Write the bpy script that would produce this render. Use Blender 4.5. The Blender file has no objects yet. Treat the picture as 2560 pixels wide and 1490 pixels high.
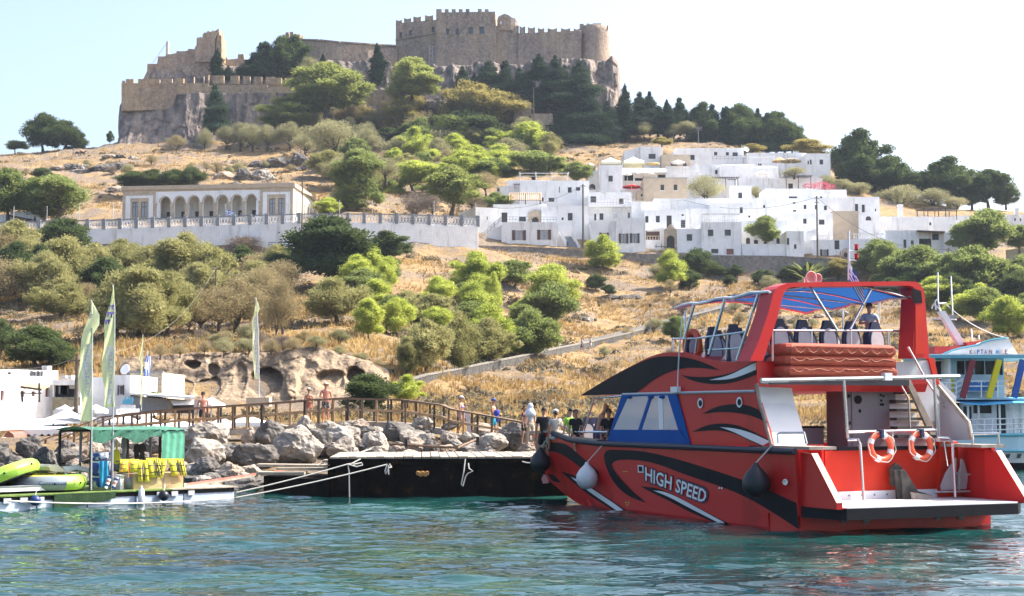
import bpy,math,random
import numpy as np
from mathutils import Vector,Matrix
S = bpy.context.scene
COL = S.collection
random.seed(7)
RNG = np.random.default_rng(11)
F,CX,CY,HOR = 3758.7,1280.0,745.0,1031.0
TH = math.atan((HOR-CY)/F)
CT,ST = math.cos(TH),math.sin(TH)
CAM = Vector((0,0,2.7))
cd = bpy.data.cameras.new('camera')
cd.sensor_width = 36
cd.lens = 36*F/2560
cd.clip_start = 0.5
cd.clip_end = 4000
cam = bpy.data.objects.new('camera',cd)
cam.location = CAM
cam.rotation_euler =(math.pi/2+TH,0,0)
COL.objects.link(cam)
S.camera = cam
SUN_AZ = math.atan2(0.955,0.30)
SUN_EL = math.radians(47)
w = bpy.data.worlds.new('World')
S.world = w
w.use_nodes = True
nt = w.node_tree
bg = nt.nodes['Background']
sky = nt.nodes.new('ShaderNodeTexSky')
sky.sky_type = 'NISHITA'
sky.sun_disc = False
sky.sun_elevation = SUN_EL
sky.sun_rotation = SUN_AZ
sky.altitude = 0
sky.air_density = 0.9
sky.dust_density = 4.5
sky.ozone_density = 1.0
nt.links.new(sky.outputs[0],bg.inputs[0])
bg.inputs[1].default_value = 0.135
sd = bpy.data.lights.new('sun','SUN')
sd.energy = 4.0
sd.angle = math.radians(0.5)
sd.color =(1.0,0.955,0.88)
sun = bpy.data.objects.new('sun',sd)
sdir = Vector((math.sin(SUN_AZ)*math.cos(SUN_EL),math.cos(SUN_AZ)*math.cos(SUN_EL),math.sin(SUN_EL)))
sun.rotation_euler = sdir.to_track_quat('Z','Y').to_euler()
sun.location =(60,40,140)
COL.objects.link(sun)
S.view_settings.view_transform = 'Standard'
S.view_settings.look = 'None'
S.view_settings.gamma = 1
S.view_settings.exposure = 1.5
S.view_settings.use_curve_mapping = False
S.render.engine = 'CYCLES'
S.cycles.use_denoising = True
S.cycles.max_bounces = 6
S.cycles.transparent_max_bounces = 8
S.cycles.sample_clamp_indirect = 4
S.cycles.volume_bounces = 0
def ray(x,y):
 cx =(x-CX)/F
 cy =(CY-y)/F
 return Vector((cx,CT-ST*cy,ST+CT*cy))
def pt(x,y,Y):
 d = ray(x,y)
 return CAM+d*(Y/d.y)
def ptz(x,y,z):
 d = ray(x,y)
 return CAM+d*((z-CAM.z)/d.z)
def zof(y,Y):
 cy =(CY-y)/F
 return CAM.z+Y*(ST+CT*cy)/(CT-ST*cy)
def proj(p):
 r = Vector(p)-CAM
 f = r.y*CT+r.z*ST
 u = -r.y*ST+r.z*CT
 return CX+F*r.x/f,CY-F*u/f
def tag(o,label=None,cat=None,group=None,kind=None):
 if label: o['label'] = label
 if cat: o['category'] = cat
 if group: o['group'] = group
 if kind: o['kind'] = kind
 return o
def thing(name,label,cat,loc,group=None):
 o = bpy.data.objects.new(name,None)
 o.empty_display_size = 0.2
 o.location = loc
 COL.objects.link(o)
 return tag(o,label,cat,group)
def org(o):
 p = Vector((0,0,0))
 while o is not None:
  p = p+o.location
  o = o.parent
 return p
def copy_tree(o,parent=None):
 c = o.copy()
 COL.objects.link(c)
 if parent is not None:
  c.parent = parent
 for ch in list(o.children):
  copy_tree(ch,c)
 return c
def share(name,mesh,parent=None,loc=(0,0,0),rot=(0,0,0),scale=(1,1,1)):
 o = bpy.data.objects.new(name,mesh)
 COL.objects.link(o)
 o.parent = parent
 o.location = loc
 o.rotation_euler = rot
 o.scale = scale
 return o
class MB:
 def __init__(s):
  s.v,s.f,s.m,s.k =[],[],[],0
 def add(s,vs,fs):
  n = len(s.v)
  s.v+=[tuple(p)for p in vs]
  s.f+=[tuple(i+n for i in f)for f in fs]
  s.m+=[s.k]*len(fs)
  return s
 def box(s,x0,x1,y0,y1,z0,z1):
  return s.add([(x0,y0,z0),(x1,y0,z0),(x1,y1,z0),(x0,y1,z0),(x0,y0,z1),(x1,y0,z1),(x1,y1,z1),(x0,y1,z1)],[(0,3,2,1),(4,5,6,7),(0,1,5,4),(1,2,6,5),(2,3,7,6),(3,0,4,7)])
 def obox(s,o,a,b,c):
  """box from corner o along the edge vectors a, b, c"""
  o,a,b,c = Vector(o),Vector(a),Vector(b),Vector(c)
  if a.cross(b).dot(c)<0: a,b = b,a
  return s.add([o,o+a,o+a+b,o+b,o+c,o+a+c,o+a+b+c,o+b+c],[(0,3,2,1),(4,5,6,7),(0,1,5,4),(1,2,6,5),(2,3,7,6),(3,0,4,7)])
 def prism(s,poly,vec):
  n = len(poly)
  vec = Vector(vec)
  a =[Vector(p)for p in poly]
  nrm = Vector((0,0,0))
  for i in range(n):
   nrm+=a[i].cross(a[(i+1)%n])
  if nrm.dot(vec)<0: a.reverse()
  b =[p+vec for p in a]
  return s.add(a+b,[tuple(reversed(range(n))),tuple(range(n,2*n))]+[(i,(i+1)%n,n+(i+1)%n,n+i)for i in range(n)])
 def beam(s,p,q,wd,ht=None,up=(0,0,1)):
  """square bar from p to q"""
  p,q = Vector(p),Vector(q)
  ht = ht or wd
  d =(q-p).normalized()
  u = Vector(up)
  if abs(d.dot(u))>0.95: u = Vector((0,1,0))
  sd_ = d.cross(u).normalized()
  u = sd_.cross(d).normalized()
  return s.obox(p-sd_*wd/2-u*ht/2,q-p,sd_*wd,u*ht)
 def tube(s,pts,r,n=6,closed=False,cap=True):
  pts =[Vector(p)for p in pts]
  m = len(pts)
  rs = r if isinstance(r,(list,tuple))else[r]*m
  vs,fs =[],[]
  prev = None
  for i,p in enumerate(pts):
   if closed: d = pts[(i+1)%m]-pts[i-1]
   elif i==0: d = pts[1]-p
   elif i==m-1: d = p-pts[i-1]
   else: d = pts[i+1]-pts[i-1]
   d = d.normalized()if d.length>1e-9 else Vector((0,0,1))
   if prev is None:
    u = Vector((0,0,1))if abs(d.z)<0.9 else Vector((1,0,0))
   else: u = prev
   e1 = d.cross(u)
   if e1.length<1e-6: e1 = d.orthogonal()
   e1.normalize()
   e2 = e1.cross(d).normalized()
   prev = e2
   for k in range(n):
    t = 2*math.pi*k/n
    vs.append(p+(e1*math.cos(t)+e2*math.sin(t))*rs[i])
  for i in range(m if closed else m-1):
   j =(i+1)%m
   for k in range(n):
    l =(k+1)%n
    fs.append((i*n+k,i*n+l,j*n+l,j*n+k))
  if cap and not closed:
   fs.append(tuple(reversed(range(n))))
   fs.append(tuple(range((m-1)*n,m*n)))
  return s.add(vs,fs)
 def lathe(s,prof,c=(0,0,0),n=12,ax=None):
  """profile of (radius, height) turned about an axis through c"""
  c = Vector(c)
  az = Vector(ax).normalized()if ax is not None else Vector((0,0,1))
  ex = az.orthogonal().normalized()if ax is not None else Vector((1,0,0))
  ey = az.cross(ex)
  vs,fs =[],[]
  for(r,h)in prof:
   for k in range(n):
    t = 2*math.pi*k/n
    vs.append(c+az*h+(ex*math.cos(t)+ey*math.sin(t))*r)
  for i in range(len(prof)-1):
   for k in range(n):
    l =(k+1)%n
    fs.append((i*n+k,i*n+l,(i+1)*n+l,(i+1)*n+k))
  if prof[0][0]>1e-4: fs.append(tuple(reversed(range(n))))
  if prof[-1][0]>1e-4: fs.append(tuple(range((len(prof)-1)*n,len(prof)*n)))
  return s.add(vs,fs)
 def ball(s,c,r,n=10,m=6,sc=(1,1,1)):
  c = Vector(c)
  k0 = len(s.v)
  s.lathe([(max(1e-5,r*math.sin(math.pi*i/m)),-r*math.cos(math.pi*i/m))for i in range(m+1)],(0,0,0),n)
  for i in range(k0,len(s.v)):
   x,y,z = s.v[i]
   s.v[i] =(c.x+x*sc[0],c.y+y*sc[1],c.z+z*sc[2])
  return s
 def grid(s,rows,closed=False):
  """rows of equal length of points"""
  n = len(rows[0])
  fs =[]
  for i in range(len(rows)-1):
   for k in range(n if closed else n-1):
    l =(k+1)%n
    fs.append((i*n+k,i*n+l,(i+1)*n+l,(i+1)*n+k))
  return s.add([p for r in rows for p in r],fs)
 def build(s,name,mats,parent=None,smooth=False,label=None):
  if not isinstance(mats,(list,tuple)): mats =[mats]
  o = org(parent)
  me = bpy.data.meshes.new(name)
  me.from_pydata([(p[0]-o.x,p[1]-o.y,p[2]-o.z)for p in s.v],[],s.f)
  for m in mats: me.materials.append(m)
  if len(mats)>1: me.polygons.foreach_set('material_index',s.m)
  if smooth: me.polygons.foreach_set('use_smooth',[True]*len(s.f))
  me.update()
  ob = bpy.data.objects.new(name,me)
  COL.objects.link(ob)
  ob.parent = parent
  if label: ob['label'] = label
  return ob
 def build_at(s,name,mats,smooth=False,**kw):
  """a top-level thing of a single mesh, its origin at its base"""
  xs =[p[0]for p in s.v]; ys =[p[1]for p in s.v]; zs =[p[2]for p in s.v]
  c = Vector(((min(xs)+max(xs))/2,(min(ys)+max(ys))/2,min(zs)))
  s.v =[(p[0]-c.x,p[1]-c.y,p[2]-c.z)for p in s.v]
  ob = s.build(name,mats,None,smooth)
  ob.location = c
  return tag(ob,**kw)
def nodes(name):
 m = bpy.data.materials.new(name)
 m.use_nodes = True
 t = m.node_tree
 return m,t,t.nodes['Principled BSDF'],t.links
def mat(name,c1,c2=None,sc=2.0,rough=0.7,bump=0.0,bsc=None,metal=0.0,spec=0.4,det=6,c3=None,lo=0.35,hi=0.65,coat=0.0,stretch=None):
 m,t,b,L = nodes(name)
 b.inputs['Roughness'].default_value = rough
 b.inputs['Metallic'].default_value = metal
 b.inputs['Specular IOR Level'].default_value = spec
 if coat: b.inputs['Coat Weight'].default_value = coat; b.inputs['Coat Roughness'].default_value = 0.12
 b.inputs['Base Color'].default_value =(*c1,1)
 g = t.nodes.new('ShaderNodeNewGeometry')
 src = g.outputs['Position']
 if stretch:
  mp = t.nodes.new('ShaderNodeMapping')
  mp.inputs['Scale'].default_value = stretch
  L.new(src,mp.inputs[0]); src = mp.outputs[0]
 if c2 is not None:
  n = t.nodes.new('ShaderNodeTexNoise')
  n.inputs['Scale'].default_value = sc
  n.inputs['Detail'].default_value = det
  n.inputs['Roughness'].default_value = 0.62
  r = t.nodes.new('ShaderNodeValToRGB')
  r.color_ramp.elements[0].position = lo
  r.color_ramp.elements[0].color =(*c1,1)
  r.color_ramp.elements[1].position = hi
  r.color_ramp.elements[1].color =(*c2,1)
  if c3 is not None:
   e = r.color_ramp.elements.new(min(0.98,hi+0.1)); e.color =(*c3,1)
  L.new(src,n.inputs['Vector']); L.new(n.outputs['Fac'],r.inputs[0]); L.new(r.outputs[0],b.inputs['Base Color'])
 if bump:
  n2 = t.nodes.new('ShaderNodeTexNoise')
  n2.inputs['Scale'].default_value = bsc or sc*4
  n2.inputs['Detail'].default_value = 8
  bp_ = t.nodes.new('ShaderNodeBump')
  bp_.inputs['Strength'].default_value = 1.0
  bp_.inputs['Distance'].default_value = bump
  L.new(src,n2.inputs['Vector']); L.new(n2.outputs['Fac'],bp_.inputs['Height']); L.new(bp_.outputs[0],b.inputs['Normal'])
 return m
def leaf_mat(name,c1,c2,trans=0.35,tc=None,sc=0.6):
 m,t,b,L = nodes(name)
 t.nodes.remove(b)
 out = t.nodes['Material Output']
 g = t.nodes.new('ShaderNodeNewGeometry')
 n = t.nodes.new('ShaderNodeTexNoise'); n.inputs['Scale'].default_value = sc; n.inputs['Detail'].default_value = 3
 L.new(g.outputs['Position'],n.inputs['Vector'])
 oi = t.nodes.new('ShaderNodeObjectInfo')
 ad = t.nodes.new('ShaderNodeMath'); ad.operation = 'MULTIPLY_ADD'; ad.inputs[1].default_value = 0.3
 L.new(oi.outputs['Random'],ad.inputs[0])
 ad2 = t.nodes.new('ShaderNodeMath'); ad2.operation = 'SUBTRACT'; ad2.inputs[1].default_value = 0.15
 L.new(n.outputs['Fac'],ad2.inputs[0]); L.new(ad2.outputs[0],ad.inputs[2])
 r = t.nodes.new('ShaderNodeValToRGB')
 r.color_ramp.elements[0].position = 0.3; r.color_ramp.elements[0].color =(*c1,1)
 r.color_ramp.elements[1].position = 0.7; r.color_ramp.elements[1].color =(*c2,1)
 L.new(ad.outputs[0],r.inputs[0])
 d = t.nodes.new('ShaderNodeBsdfDiffuse'); tr = t.nodes.new('ShaderNodeBsdfTranslucent'); mx = t.nodes.new('ShaderNodeMixShader')
 mx.inputs[0].default_value = trans
 L.new(r.outputs[0],d.inputs[0])
 if tc: tr.inputs[0].default_value =(*tc,1)
 else: L.new(r.outputs[0],tr.inputs[0])
 L.new(d.outputs[0],mx.inputs[1]); L.new(tr.outputs[0],mx.inputs[2]); L.new(mx.outputs[0],out.inputs['Surface'])
 return m
_T = RNG.random((256,256))
def vn(x,y):
 x = np.asarray(x,float); y = np.asarray(y,float)
 xi = np.floor(x).astype(int); yi = np.floor(y).astype(int)
 fx = x-xi; fy = y-yi
 fx = fx*fx*(3-2*fx); fy = fy*fy*(3-2*fy)
 a = _T[xi%256,yi%256]; b = _T[(xi+1)%256,yi%256]; c = _T[xi%256,(yi+1)%256]; d = _T[(xi+1)%256,(yi+1)%256]
 return(a*(1-fx)+b*fx)*(1-fy)+(c*(1-fx)+d*fx)*fy
def fbm(x,y,o=4):
 s = 0; a = 0.5
 for i in range(o):
  s = s+a*(vn(x*2**i+17.3*i,y*2**i+5.1*i)-0.5)
  a*=0.5
 return s
def np_mesh(name,V,Q,mats,smooth=False,mi=None):
 """mesh of equal-sided faces from numpy arrays"""
 me = bpy.data.meshes.new(name)
 V = np.asarray(V,np.float32); Q = np.asarray(Q,np.int32)
 k = Q.shape[1]
 me.vertices.add(len(V)); me.vertices.foreach_set('co',V.ravel())
 me.loops.add(Q.size); me.loops.foreach_set('vertex_index',Q.ravel())
 me.polygons.add(len(Q)); me.polygons.foreach_set('loop_start',np.arange(0,Q.size,k,dtype=np.int32))
 for m in(mats if isinstance(mats,(list,tuple))else[mats]): me.materials.append(m)
 if mi is not None: me.polygons.foreach_set('material_index',np.asarray(mi,np.int32))
 if smooth: me.polygons.foreach_set('use_smooth',np.ones(len(Q),bool))
 me.update(calc_edges=True)
 return me
def grid_quads(nr,nc):
 i = np.arange(nr-1)[:,None]*nc+np.arange(nc-1)[None,: ]
 return np.stack([i,i+1,i+nc+1,i+nc],-1).reshape(-1,4)
 # hillside
KN ={-700:[(56,1260),(60,1150),(70,1100),(85,1083),(110,1040),(125,990),(150,880),(200,760),(250,600),(253,572),(275,556),(290,510),(330,462),(400,415),(410,412)],0:[(56,1260),(60,1150),(70,1100),(85,1083),(110,1040),(125,975),(150,880),(200,745),(250,596),(253,566),(275,549),(290,505),(330,455),(400,394),(410,391)],300:[(54,1260),(58,1180),(66,1110),(80,1080),(118,1010),(124,1003),(134,884),(150,850),(200,745),(248,632),(253,566),(275,540),(290,508),(330,455),(385,388),(403,362),(430,352)],600:[(54,1260),(58,1180),(66,1110),(80,1080),(118,1008),(124,1000),(134,880),(150,845),(200,742),(246,640),(252,560),(275,535),(300,492),(340,440),(385,388),(405,352),(430,330)],900:[(54,1260),(58,1180),(66,1105),(80,1078),(118,1005),(124,990),(134,885),(160,818),(200,738),(248,628),(254,560),(275,530),(300,500),(340,440),(385,380),(410,312),(430,240)],1200:[(53,1260),(57,1180),(66,1100),(80,1070),(100,1045),(124,1000),(140,948),(160,885),(200,785),(248,645),(253,622),(268,632),(276,626),(280,600),(310,520),(350,440),(385,385),(410,322),(428,240)],1500:[(60,1260),(66,1160),(74,1100),(84,1072),(100,1050),(115,1012),(140,962),(170,905),(210,838),(250,725),(268,668),(274.5,662),(277.5,634),(300,572),(340,450),(370,395),(400,352),(428,270)],1800:[(80,1240),(85,1150),(93,1092),(100,1050),(130,985),(160,920),(210,825),(250,735),(262,712),(274,700),(277.5,650),(300,572),(340,452),(365,385),(400,355),(425,345)],2100:[(80,1240),(85,1150),(93,1092),(100,1050),(150,935),(200,835),(250,740),(262,722),(273,715),(277,655),(300,590),(330,490),(355,440),(370,424),(385,420)],2400:[(80,1240),(85,1150),(93,1092),(100,1046),(150,935),(200,826),(250,722),(276,662),(300,605),(320,555),(335,530),(350,522)],2700:[(80,1240),(85,1150),(93,1092),(100,1046),(150,930),(200,830),(250,730),(275,672),(300,620),(320,575),(340,545),(350,540)],3400:[(80,1240),(85,1150),(93,1092),(100,1046),(150,930),(200,835),(250,750),(275,700),(300,650),(320,620),(340,600),(350,597)]}
YS = np.concatenate([np.arange(52,130,0.9),np.arange(130,300,1.1),np.arange(300,446,1.6),np.arange(450,640,8)])
AX =(np.arange(-700,3401,13.0)-CX)/F
kx = sorted(KN)
prof =[]
for k in kx:
 yy =[p[0]for p in KN[k]]
 zz =[zof(p[1],p[0])for p in KN[k]]
 e = yy[-1]
 z = np.interp(YS,yy,zz)
 z = np.where(YS>e+8,zz[-1]-(YS-e-8)*0.42,z)
 prof.append(z)
prof = np.array(prof)
ka =(np.array(kx)-CX)/F
def smst(t): return t*t*(3-2*t)
ZT = np.empty((len(AX),len(YS)))
for i,a in enumerate(AX):
 j = int(np.clip(np.searchsorted(ka,a)-1,0,len(ka)-2))
 t = float(np.clip((a-ka[j])/(ka[j+1]-ka[j]),0,1))
 ZT[i] = prof[j]*(1-t)+prof[j+1]*t
XG = AX[:,None]*YS[None,: ]
YG = np.broadcast_to(YS[None,:],XG.shape)
rough_ = np.interp(YS,[60,85,110,150,420],[0.25,0.2,0.5,1.5,2.4])[None,: ]
ZT = ZT+rough_*fbm(XG/9,YG/6,5)+0.5*rough_*fbm(XG/2.3+40,YG/1.7,3)
led = np.clip((YG-285)/20,0,1)*np.clip((405-YG)/20,0,1)*np.clip((-0.08-XG/YG)/0.05,0,1)
ph = YG/9+2.5*fbm(XG/25,YG/25,3)
ZT = ZT+led*1.1*(smst(np.clip((ph-np.floor(ph))*2.2,0,1))-(ph-np.floor(ph)))
def terr(X,Y):
 X = np.asarray(X,float); Y = np.asarray(Y,float)
 a = X/Y
 i = np.clip((a-AX[0])/(AX[1]-AX[0]),0,len(AX)-1.001)
 j = np.clip(np.interp(Y,YS,np.arange(len(YS))),0,len(YS)-1.001)
 i0 = i.astype(int); j0 = j.astype(int); fi = i-i0; fj = j-j0
 return(ZT[i0,j0]*(1-fi)+ZT[i0+1,j0]*fi)*(1-fj)+(ZT[i0,j0+1]*(1-fi)+ZT[i0+1,j0+1]*fi)*fj
def hit(x,y,y0=70,y1=440):
 d = ray(x,y)
 ys = np.arange(y0,y1,0.4)
 X = d.x/d.y*ys; Z = CAM.z+d.z/d.y*ys
 t = terr(X,ys)-Z
 k = np.argmax(t>0)
 if t[k]<=0:
  k = int(np.argmax(t))
 return Vector((X[k],ys[k],float(terr(X[k],ys[k]))))
m,t,b,L = nodes('dry_hillside')
g = t.nodes.new('ShaderNodeNewGeometry')
def nz(sc,det=6,ro=0.6):
 n = t.nodes.new('ShaderNodeTexNoise'); n.inputs['Scale'].default_value = sc; n.inputs['Detail'].default_value = det; n.inputs['Roughness'].default_value = ro
 L.new(g.outputs['Position'],n.inputs['Vector']); return n.outputs['Fac']
def ramp(f,st):
 r = t.nodes.new('ShaderNodeValToRGB'); el = r.color_ramp.elements
 el[0].position,el[0].color = st[0][0],(*st[0][1],1); el[1].position,el[1].color = st[1][0],(*st[1][1],1)
 for p,c in st[2: ]:
  e = el.new(p); e.color =(*c,1)
 L.new(f,r.inputs[0]); return r.outputs[0]
def mixc(f,a_,b_):
 mx = t.nodes.new('ShaderNodeMix'); mx.data_type = 'RGBA'
 L.new(f,mx.inputs[0]); L.new(a_,mx.inputs[6]); L.new(b_,mx.inputs[7]); return mx.outputs[2]
straw = ramp(nz(0.9,9,0.7),[(0.3,(0.19,0.125,0.07)),(0.46,(0.32,0.215,0.11)),(0.60,(0.43,0.30,0.15)),(0.74,(0.36,0.27,0.17))])
earth = ramp(nz(2.2,9,0.75),[(0.3,(0.15,0.115,0.088)),(0.55,(0.27,0.21,0.155)),(0.75,(0.36,0.30,0.235))])
fac = ramp(nz(0.11,7,0.66),[(0.44,(0,0,0)),(0.54,(1,1,1))])
rock = ramp(nz(1.4,10,0.72),[(0.3,(0.12,0.105,0.10)),(0.6,(0.30,0.275,0.255))])
sep = t.nodes.new('ShaderNodeSeparateXYZ'); L.new(g.outputs['True Normal'],sep.inputs[0])
steep = ramp(sep.outputs['Z'],[(0.60,(1,1,1)),(0.76,(0,0,0))])
L.new(mixc(steep,mixc(fac,straw,earth),rock),b.inputs['Base Color'])
b.inputs['Roughness'].default_value = 0.95; b.inputs['Specular IOR Level'].default_value = 0.1
bu = t.nodes.new('ShaderNodeBump'); bu.inputs['Distance'].default_value = 0.5; L.new(nz(2.5,10,0.75),bu.inputs['Height']); L.new(bu.outputs[0],b.inputs['Normal'])
M_HILL = m
V = np.stack([XG,YG,ZT],-1).reshape(-1,3)
me = np_mesh('hillside',V,grid_quads(len(AX),len(YS))[:,::-1],m,True)
tag(share('hillside',me),kind='structure')
def tufts(n,seed,y0,y1,hmin,hmax,blades,px=(-60,2620),mask=None):
 r = np.random.default_rng(seed)
 u = r.random(n); Y = 1/(1/y0+u*(1/y1-1/y0)); Y = Y*0.35+(y0+u*(y1-y0))*0.65
 X =(px[0]+r.random(n)*(px[1]-px[0])-CX)/F*Y
 dens = fbm(X/10+3,Y/7,3)
 ok = r.random(n)<np.clip(0.55+dens*3.2,0.06,1)
 if mask is not None: ok&=mask(X,Y)
 X,Y = X[ok],Y[ok]
 Z = terr(X,Y)-0.05
 k = len(X)
 h =(hmin+r.random(k)**1.6*(hmax-hmin))*(1+1.6*dens[ok])*np.interp(Y,[76,100,130],[.45,.75,1])
 ang = r.random((k,blades))*6.283
 lean = 0.25+r.random((k,blades))*0.75
 bw = 0.03+h[:,None]*0.07
 base = np.stack([X,Y,Z],-1)[:,None,: ]+np.stack([np.cos(ang)*0.18*h[:,None],np.sin(ang)*0.18*h[:,None],0*ang],-1)
 side = np.stack([-np.sin(ang)*bw,np.cos(ang)*bw,0*ang],-1)
 tip = base+np.stack([np.cos(ang)*lean*h[:,None]*0.6,np.sin(ang)*lean*h[:,None]*0.6,h[:,None]*(0.7+0.5*r.random((k,blades)))],-1)
 V = np.stack([base-side,base+side,tip],2).reshape(-1,3)
 return V,np.arange(len(V)).reshape(-1,3)
def gmask(X,Y):
 x = X/Y*F+CX
 vil =(x>1195)&(Y>276)&(Y<352)
 cliff =(x>300)&(x<975)&(Y>100)&(Y<133)
 wall =(Y>246)&(Y<276)&(x<1200)
 return~(vil|cliff|wall)
M_STRAW = leaf_mat('straw_blades',(0.28,0.185,0.08),(0.62,0.445,0.19),0.4,None,0.16)
V,Q = tufts(150000,3,76,415,0.22,0.70,5,mask=gmask)
tag(share('dry_grass',np_mesh('dry_grass',V,Q,M_STRAW)),'dry golden grass covering the slopes below and above the village','grass',kind='stuff')
def scrub(n,seed):
 r = np.random.default_rng(seed)
 u = r.random(n); Y = 88+u*325
 X =(-60+r.random(n)*2680-CX)/F*Y
 ok =(fbm(X/14+31,Y/9+7,3)>0.03)&gmask(X,Y)
 X,Y = X[ok],Y[ok]
 k = len(X); lv = 60
 sz = 0.4+r.random(k)**2*1.1
 d = r.normal(size=(k,lv,3)); d/=np.linalg.norm(d,axis=2,keepdims=True); d[:,:,2] = np.abs(d[:,:,2])
 c = np.stack([X,Y,terr(X,Y)-0.1],-1)[:,None,: ]+d*(sz[:,None,None]*(0.55+0.45*r.random((k,lv,1))))*np.array([1,1,0.75])
 a = r.normal(size=(k,lv,3)); a/=np.linalg.norm(a,axis=2,keepdims=True)
 b_ = np.cross(a,d); b_/=np.linalg.norm(b_,axis=2,keepdims=True)+1e-6
 s =(0.13+0.1*r.random((k,lv,1)))
 V = np.stack([c-a*s,c+b_*s*0.6,c+a*s,c-b_*s*0.6],2).reshape(-1,3)
 return V,np.arange(len(V)).reshape(-1,4)
V,Q = scrub(9000,9)
tag(share('undergrowth',np_mesh('undergrowth',V,Q,leaf_mat('scrub_leaves',(0.10,0.085,0.06),(0.20,0.17,0.11),0.25,None,0.2))),'low grey brown scrub scattered over the dry hillside','scrub',kind='stuff')
# water
def gaps(a,b,n): return list(np.linspace(a,b,n,endpoint=False))
xs = np.array([-520,-300,-150,-80,-45]+gaps(-26,-16,20)+gaps(-16,19,330)+gaps(19,36,40)+[36,50,90,160,320,560])
ys = np.array([-60,-30,0,10,17]+gaps(20,50,300)+gaps(50,70,60)+[70,80,95])
WX,WY = np.meshgrid(xs,ys,indexing='ij')
rw = np.random.default_rng(5)
WZ = 0*WX
for i in range(26):
 lam = 0.42*1.075**i*(0.9+0.2*rw.random())
 th = math.radians(266+rw.normal()*24)
 k = 2*math.pi/lam
 warp = 1.3*fbm(WX/3.1+i*9,WY/3.1+i*4,2)
 WZ+=0.0042*lam**0.95*np.sin(k*(WX*math.cos(th)+WY*math.sin(th))+rw.random()*6.28+warp*3.5)
WZ*=1+1.3*fbm(WX/5,WY/5,3)
fade = np.clip((WX+40)/12,0,1)*np.clip((60-WX)/12,0,1)*np.clip((WY-14)/5,0,1)
WZ*=fade
m,t,b,L = nodes('sea_water')
g = t.nodes.new('ShaderNodeNewGeometry')
teal = ramp(nz(0.16,3,0.5),[(0.35,(0.003,0.017,0.019)),(0.52,(0.006,0.039,0.037)),(0.68,(0.015,0.075,0.060))])
L.new(teal,b.inputs['Base Color'])
b.inputs['Roughness'].default_value = 0.04
b.inputs['IOR'].default_value = 1.33
b.inputs['Specular IOR Level'].default_value = 0.5
mp = t.nodes.new('ShaderNodeMapping'); mp.inputs['Scale'].default_value =(0.6,1.15,1.0); L.new(g.outputs['Position'],mp.inputs[0])
n1 = t.nodes.new('ShaderNodeTexNoise'); n1.inputs['Scale'].default_value = 2.1; n1.inputs['Detail'].default_value = 2; n1.inputs['Distortion'].default_value = 0.8; L.new(mp.outputs[0],n1.inputs['Vector'])
bu = t.nodes.new('ShaderNodeBump'); bu.inputs['Distance'].default_value = 0.05; bu.inputs['Strength'].default_value = 1.0; L.new(n1.outputs['Fac'],bu.inputs['Height']); L.new(bu.outputs[0],b.inputs['Normal'])
me = np_mesh('sea',np.stack([WX,WY,WZ],-1).reshape(-1,3),grid_quads(len(xs),len(ys))[:,::-1],m,True)
tag(share('sea',me),kind='structure')
# rock faces
def rock_sheet(name,top,bot,Yt,Yb,mt,nx=150,nz_=40,amp=2.0,sc=5.0,caves=(),thick=10,ragged=0.0,ret=True,vs=1.0):
 """a rock face through picture outlines top/bot [(x,y)..], leaning from depth Yb at the foot to Yt at the brink; caves are (x, y, rx, ry, depth)"""
 x0,x1 = top[0][0],top[-1][0]
 px = np.linspace(x0,x1,nx)
 yt = np.interp(px,[p[0]for p in top],[p[1]for p in top]); yb = np.interp(px,[p[0]for p in bot],[p[1]for p in bot])
 Ytx = np.interp(px,np.linspace(x0,x1,len(Yt)),Yt); Ybx = np.interp(px,np.linspace(x0,x1,len(Yb)),Yb)
 rows =[]
 for j in range(nz_+1):
  v = j/nz_
  y = yb+(yt-yb)*v
  Y = Ybx+(Ytx-Ybx)*v**0.8
  z0 = np.array([zof(a_,c_)for a_,c_ in zip(y,Y)])
  X =(px-CX)/F*Y
  zr_,z0 = z0,z0/vs
  dY = -amp*(fbm(X/sc,z0/(sc*1.3)+3,6)*1.7+0.9*np.abs(fbm(X/(sc*.4)+9,z0/(sc*.9),5))+.35*np.floor(4*fbm(X/(sc*.8)+50,z0/(sc*.3)+20,3))/4)
  dY = dY-amp*.30*fbm(X/(sc*.2)+70,z0/(sc*.16),4)
  for(cx,cy,rx,ry,dp)in caves:
   q =((px-cx)/rx)**2+(np.where(y>cy,(y-cy)/(ry*1.5),(y-cy)/ry))**2
   q = q+1.5*fbm(X/1.3+cx,z0/1.1,3)
   dY = dY+dp*smst(np.clip((1.25-q)/0.7,0,1))
  z0 = zr_
  edge = np.minimum((px-x0),(x1-px))/(x1-x0)*30
  dY = dY+thick*0.5*np.clip(1-edge,0,1)**2*(1 if ret else 0)
  zz = z0+(ragged*fbm(X/2.5,0*X+j*.13,3)if j==nz_ else 0)
  rows.append(np.stack([X,Y+dY,zz],-1))
 back = rows[-1].copy(); back[:,1]+=thick; back[:,2]-=thick*0.05
 back2 = back.copy(); back2[:,2] = rows[0][:,2]-3
 rows =[rows[0]-np.array([0,0,2.0])]+rows+[back,back2]
 A_ = np.array(rows)
 me = np_mesh(name,A_.reshape(-1,3),grid_quads(len(rows),nx),mt,False)
 return tag(share(name,me),kind='structure')
M_CLIFF = mat('cliff_stone',(0.115,0.088,0.068),(0.34,0.255,0.17),0.5,0.95,0.3,2.2,c3=(0.43,0.37,0.29),lo=0.33,hi=0.62,spec=0.1,det=10)
M_CRAG = mat('crag_stone',(0.075,0.065,0.062),(0.27,0.22,0.19),0.35,0.95,0.7,0.9,c3=(0.38,0.28,0.19),lo=0.34,hi=0.60,stretch=(1,1,.5),spec=0.1,det=10)
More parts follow.
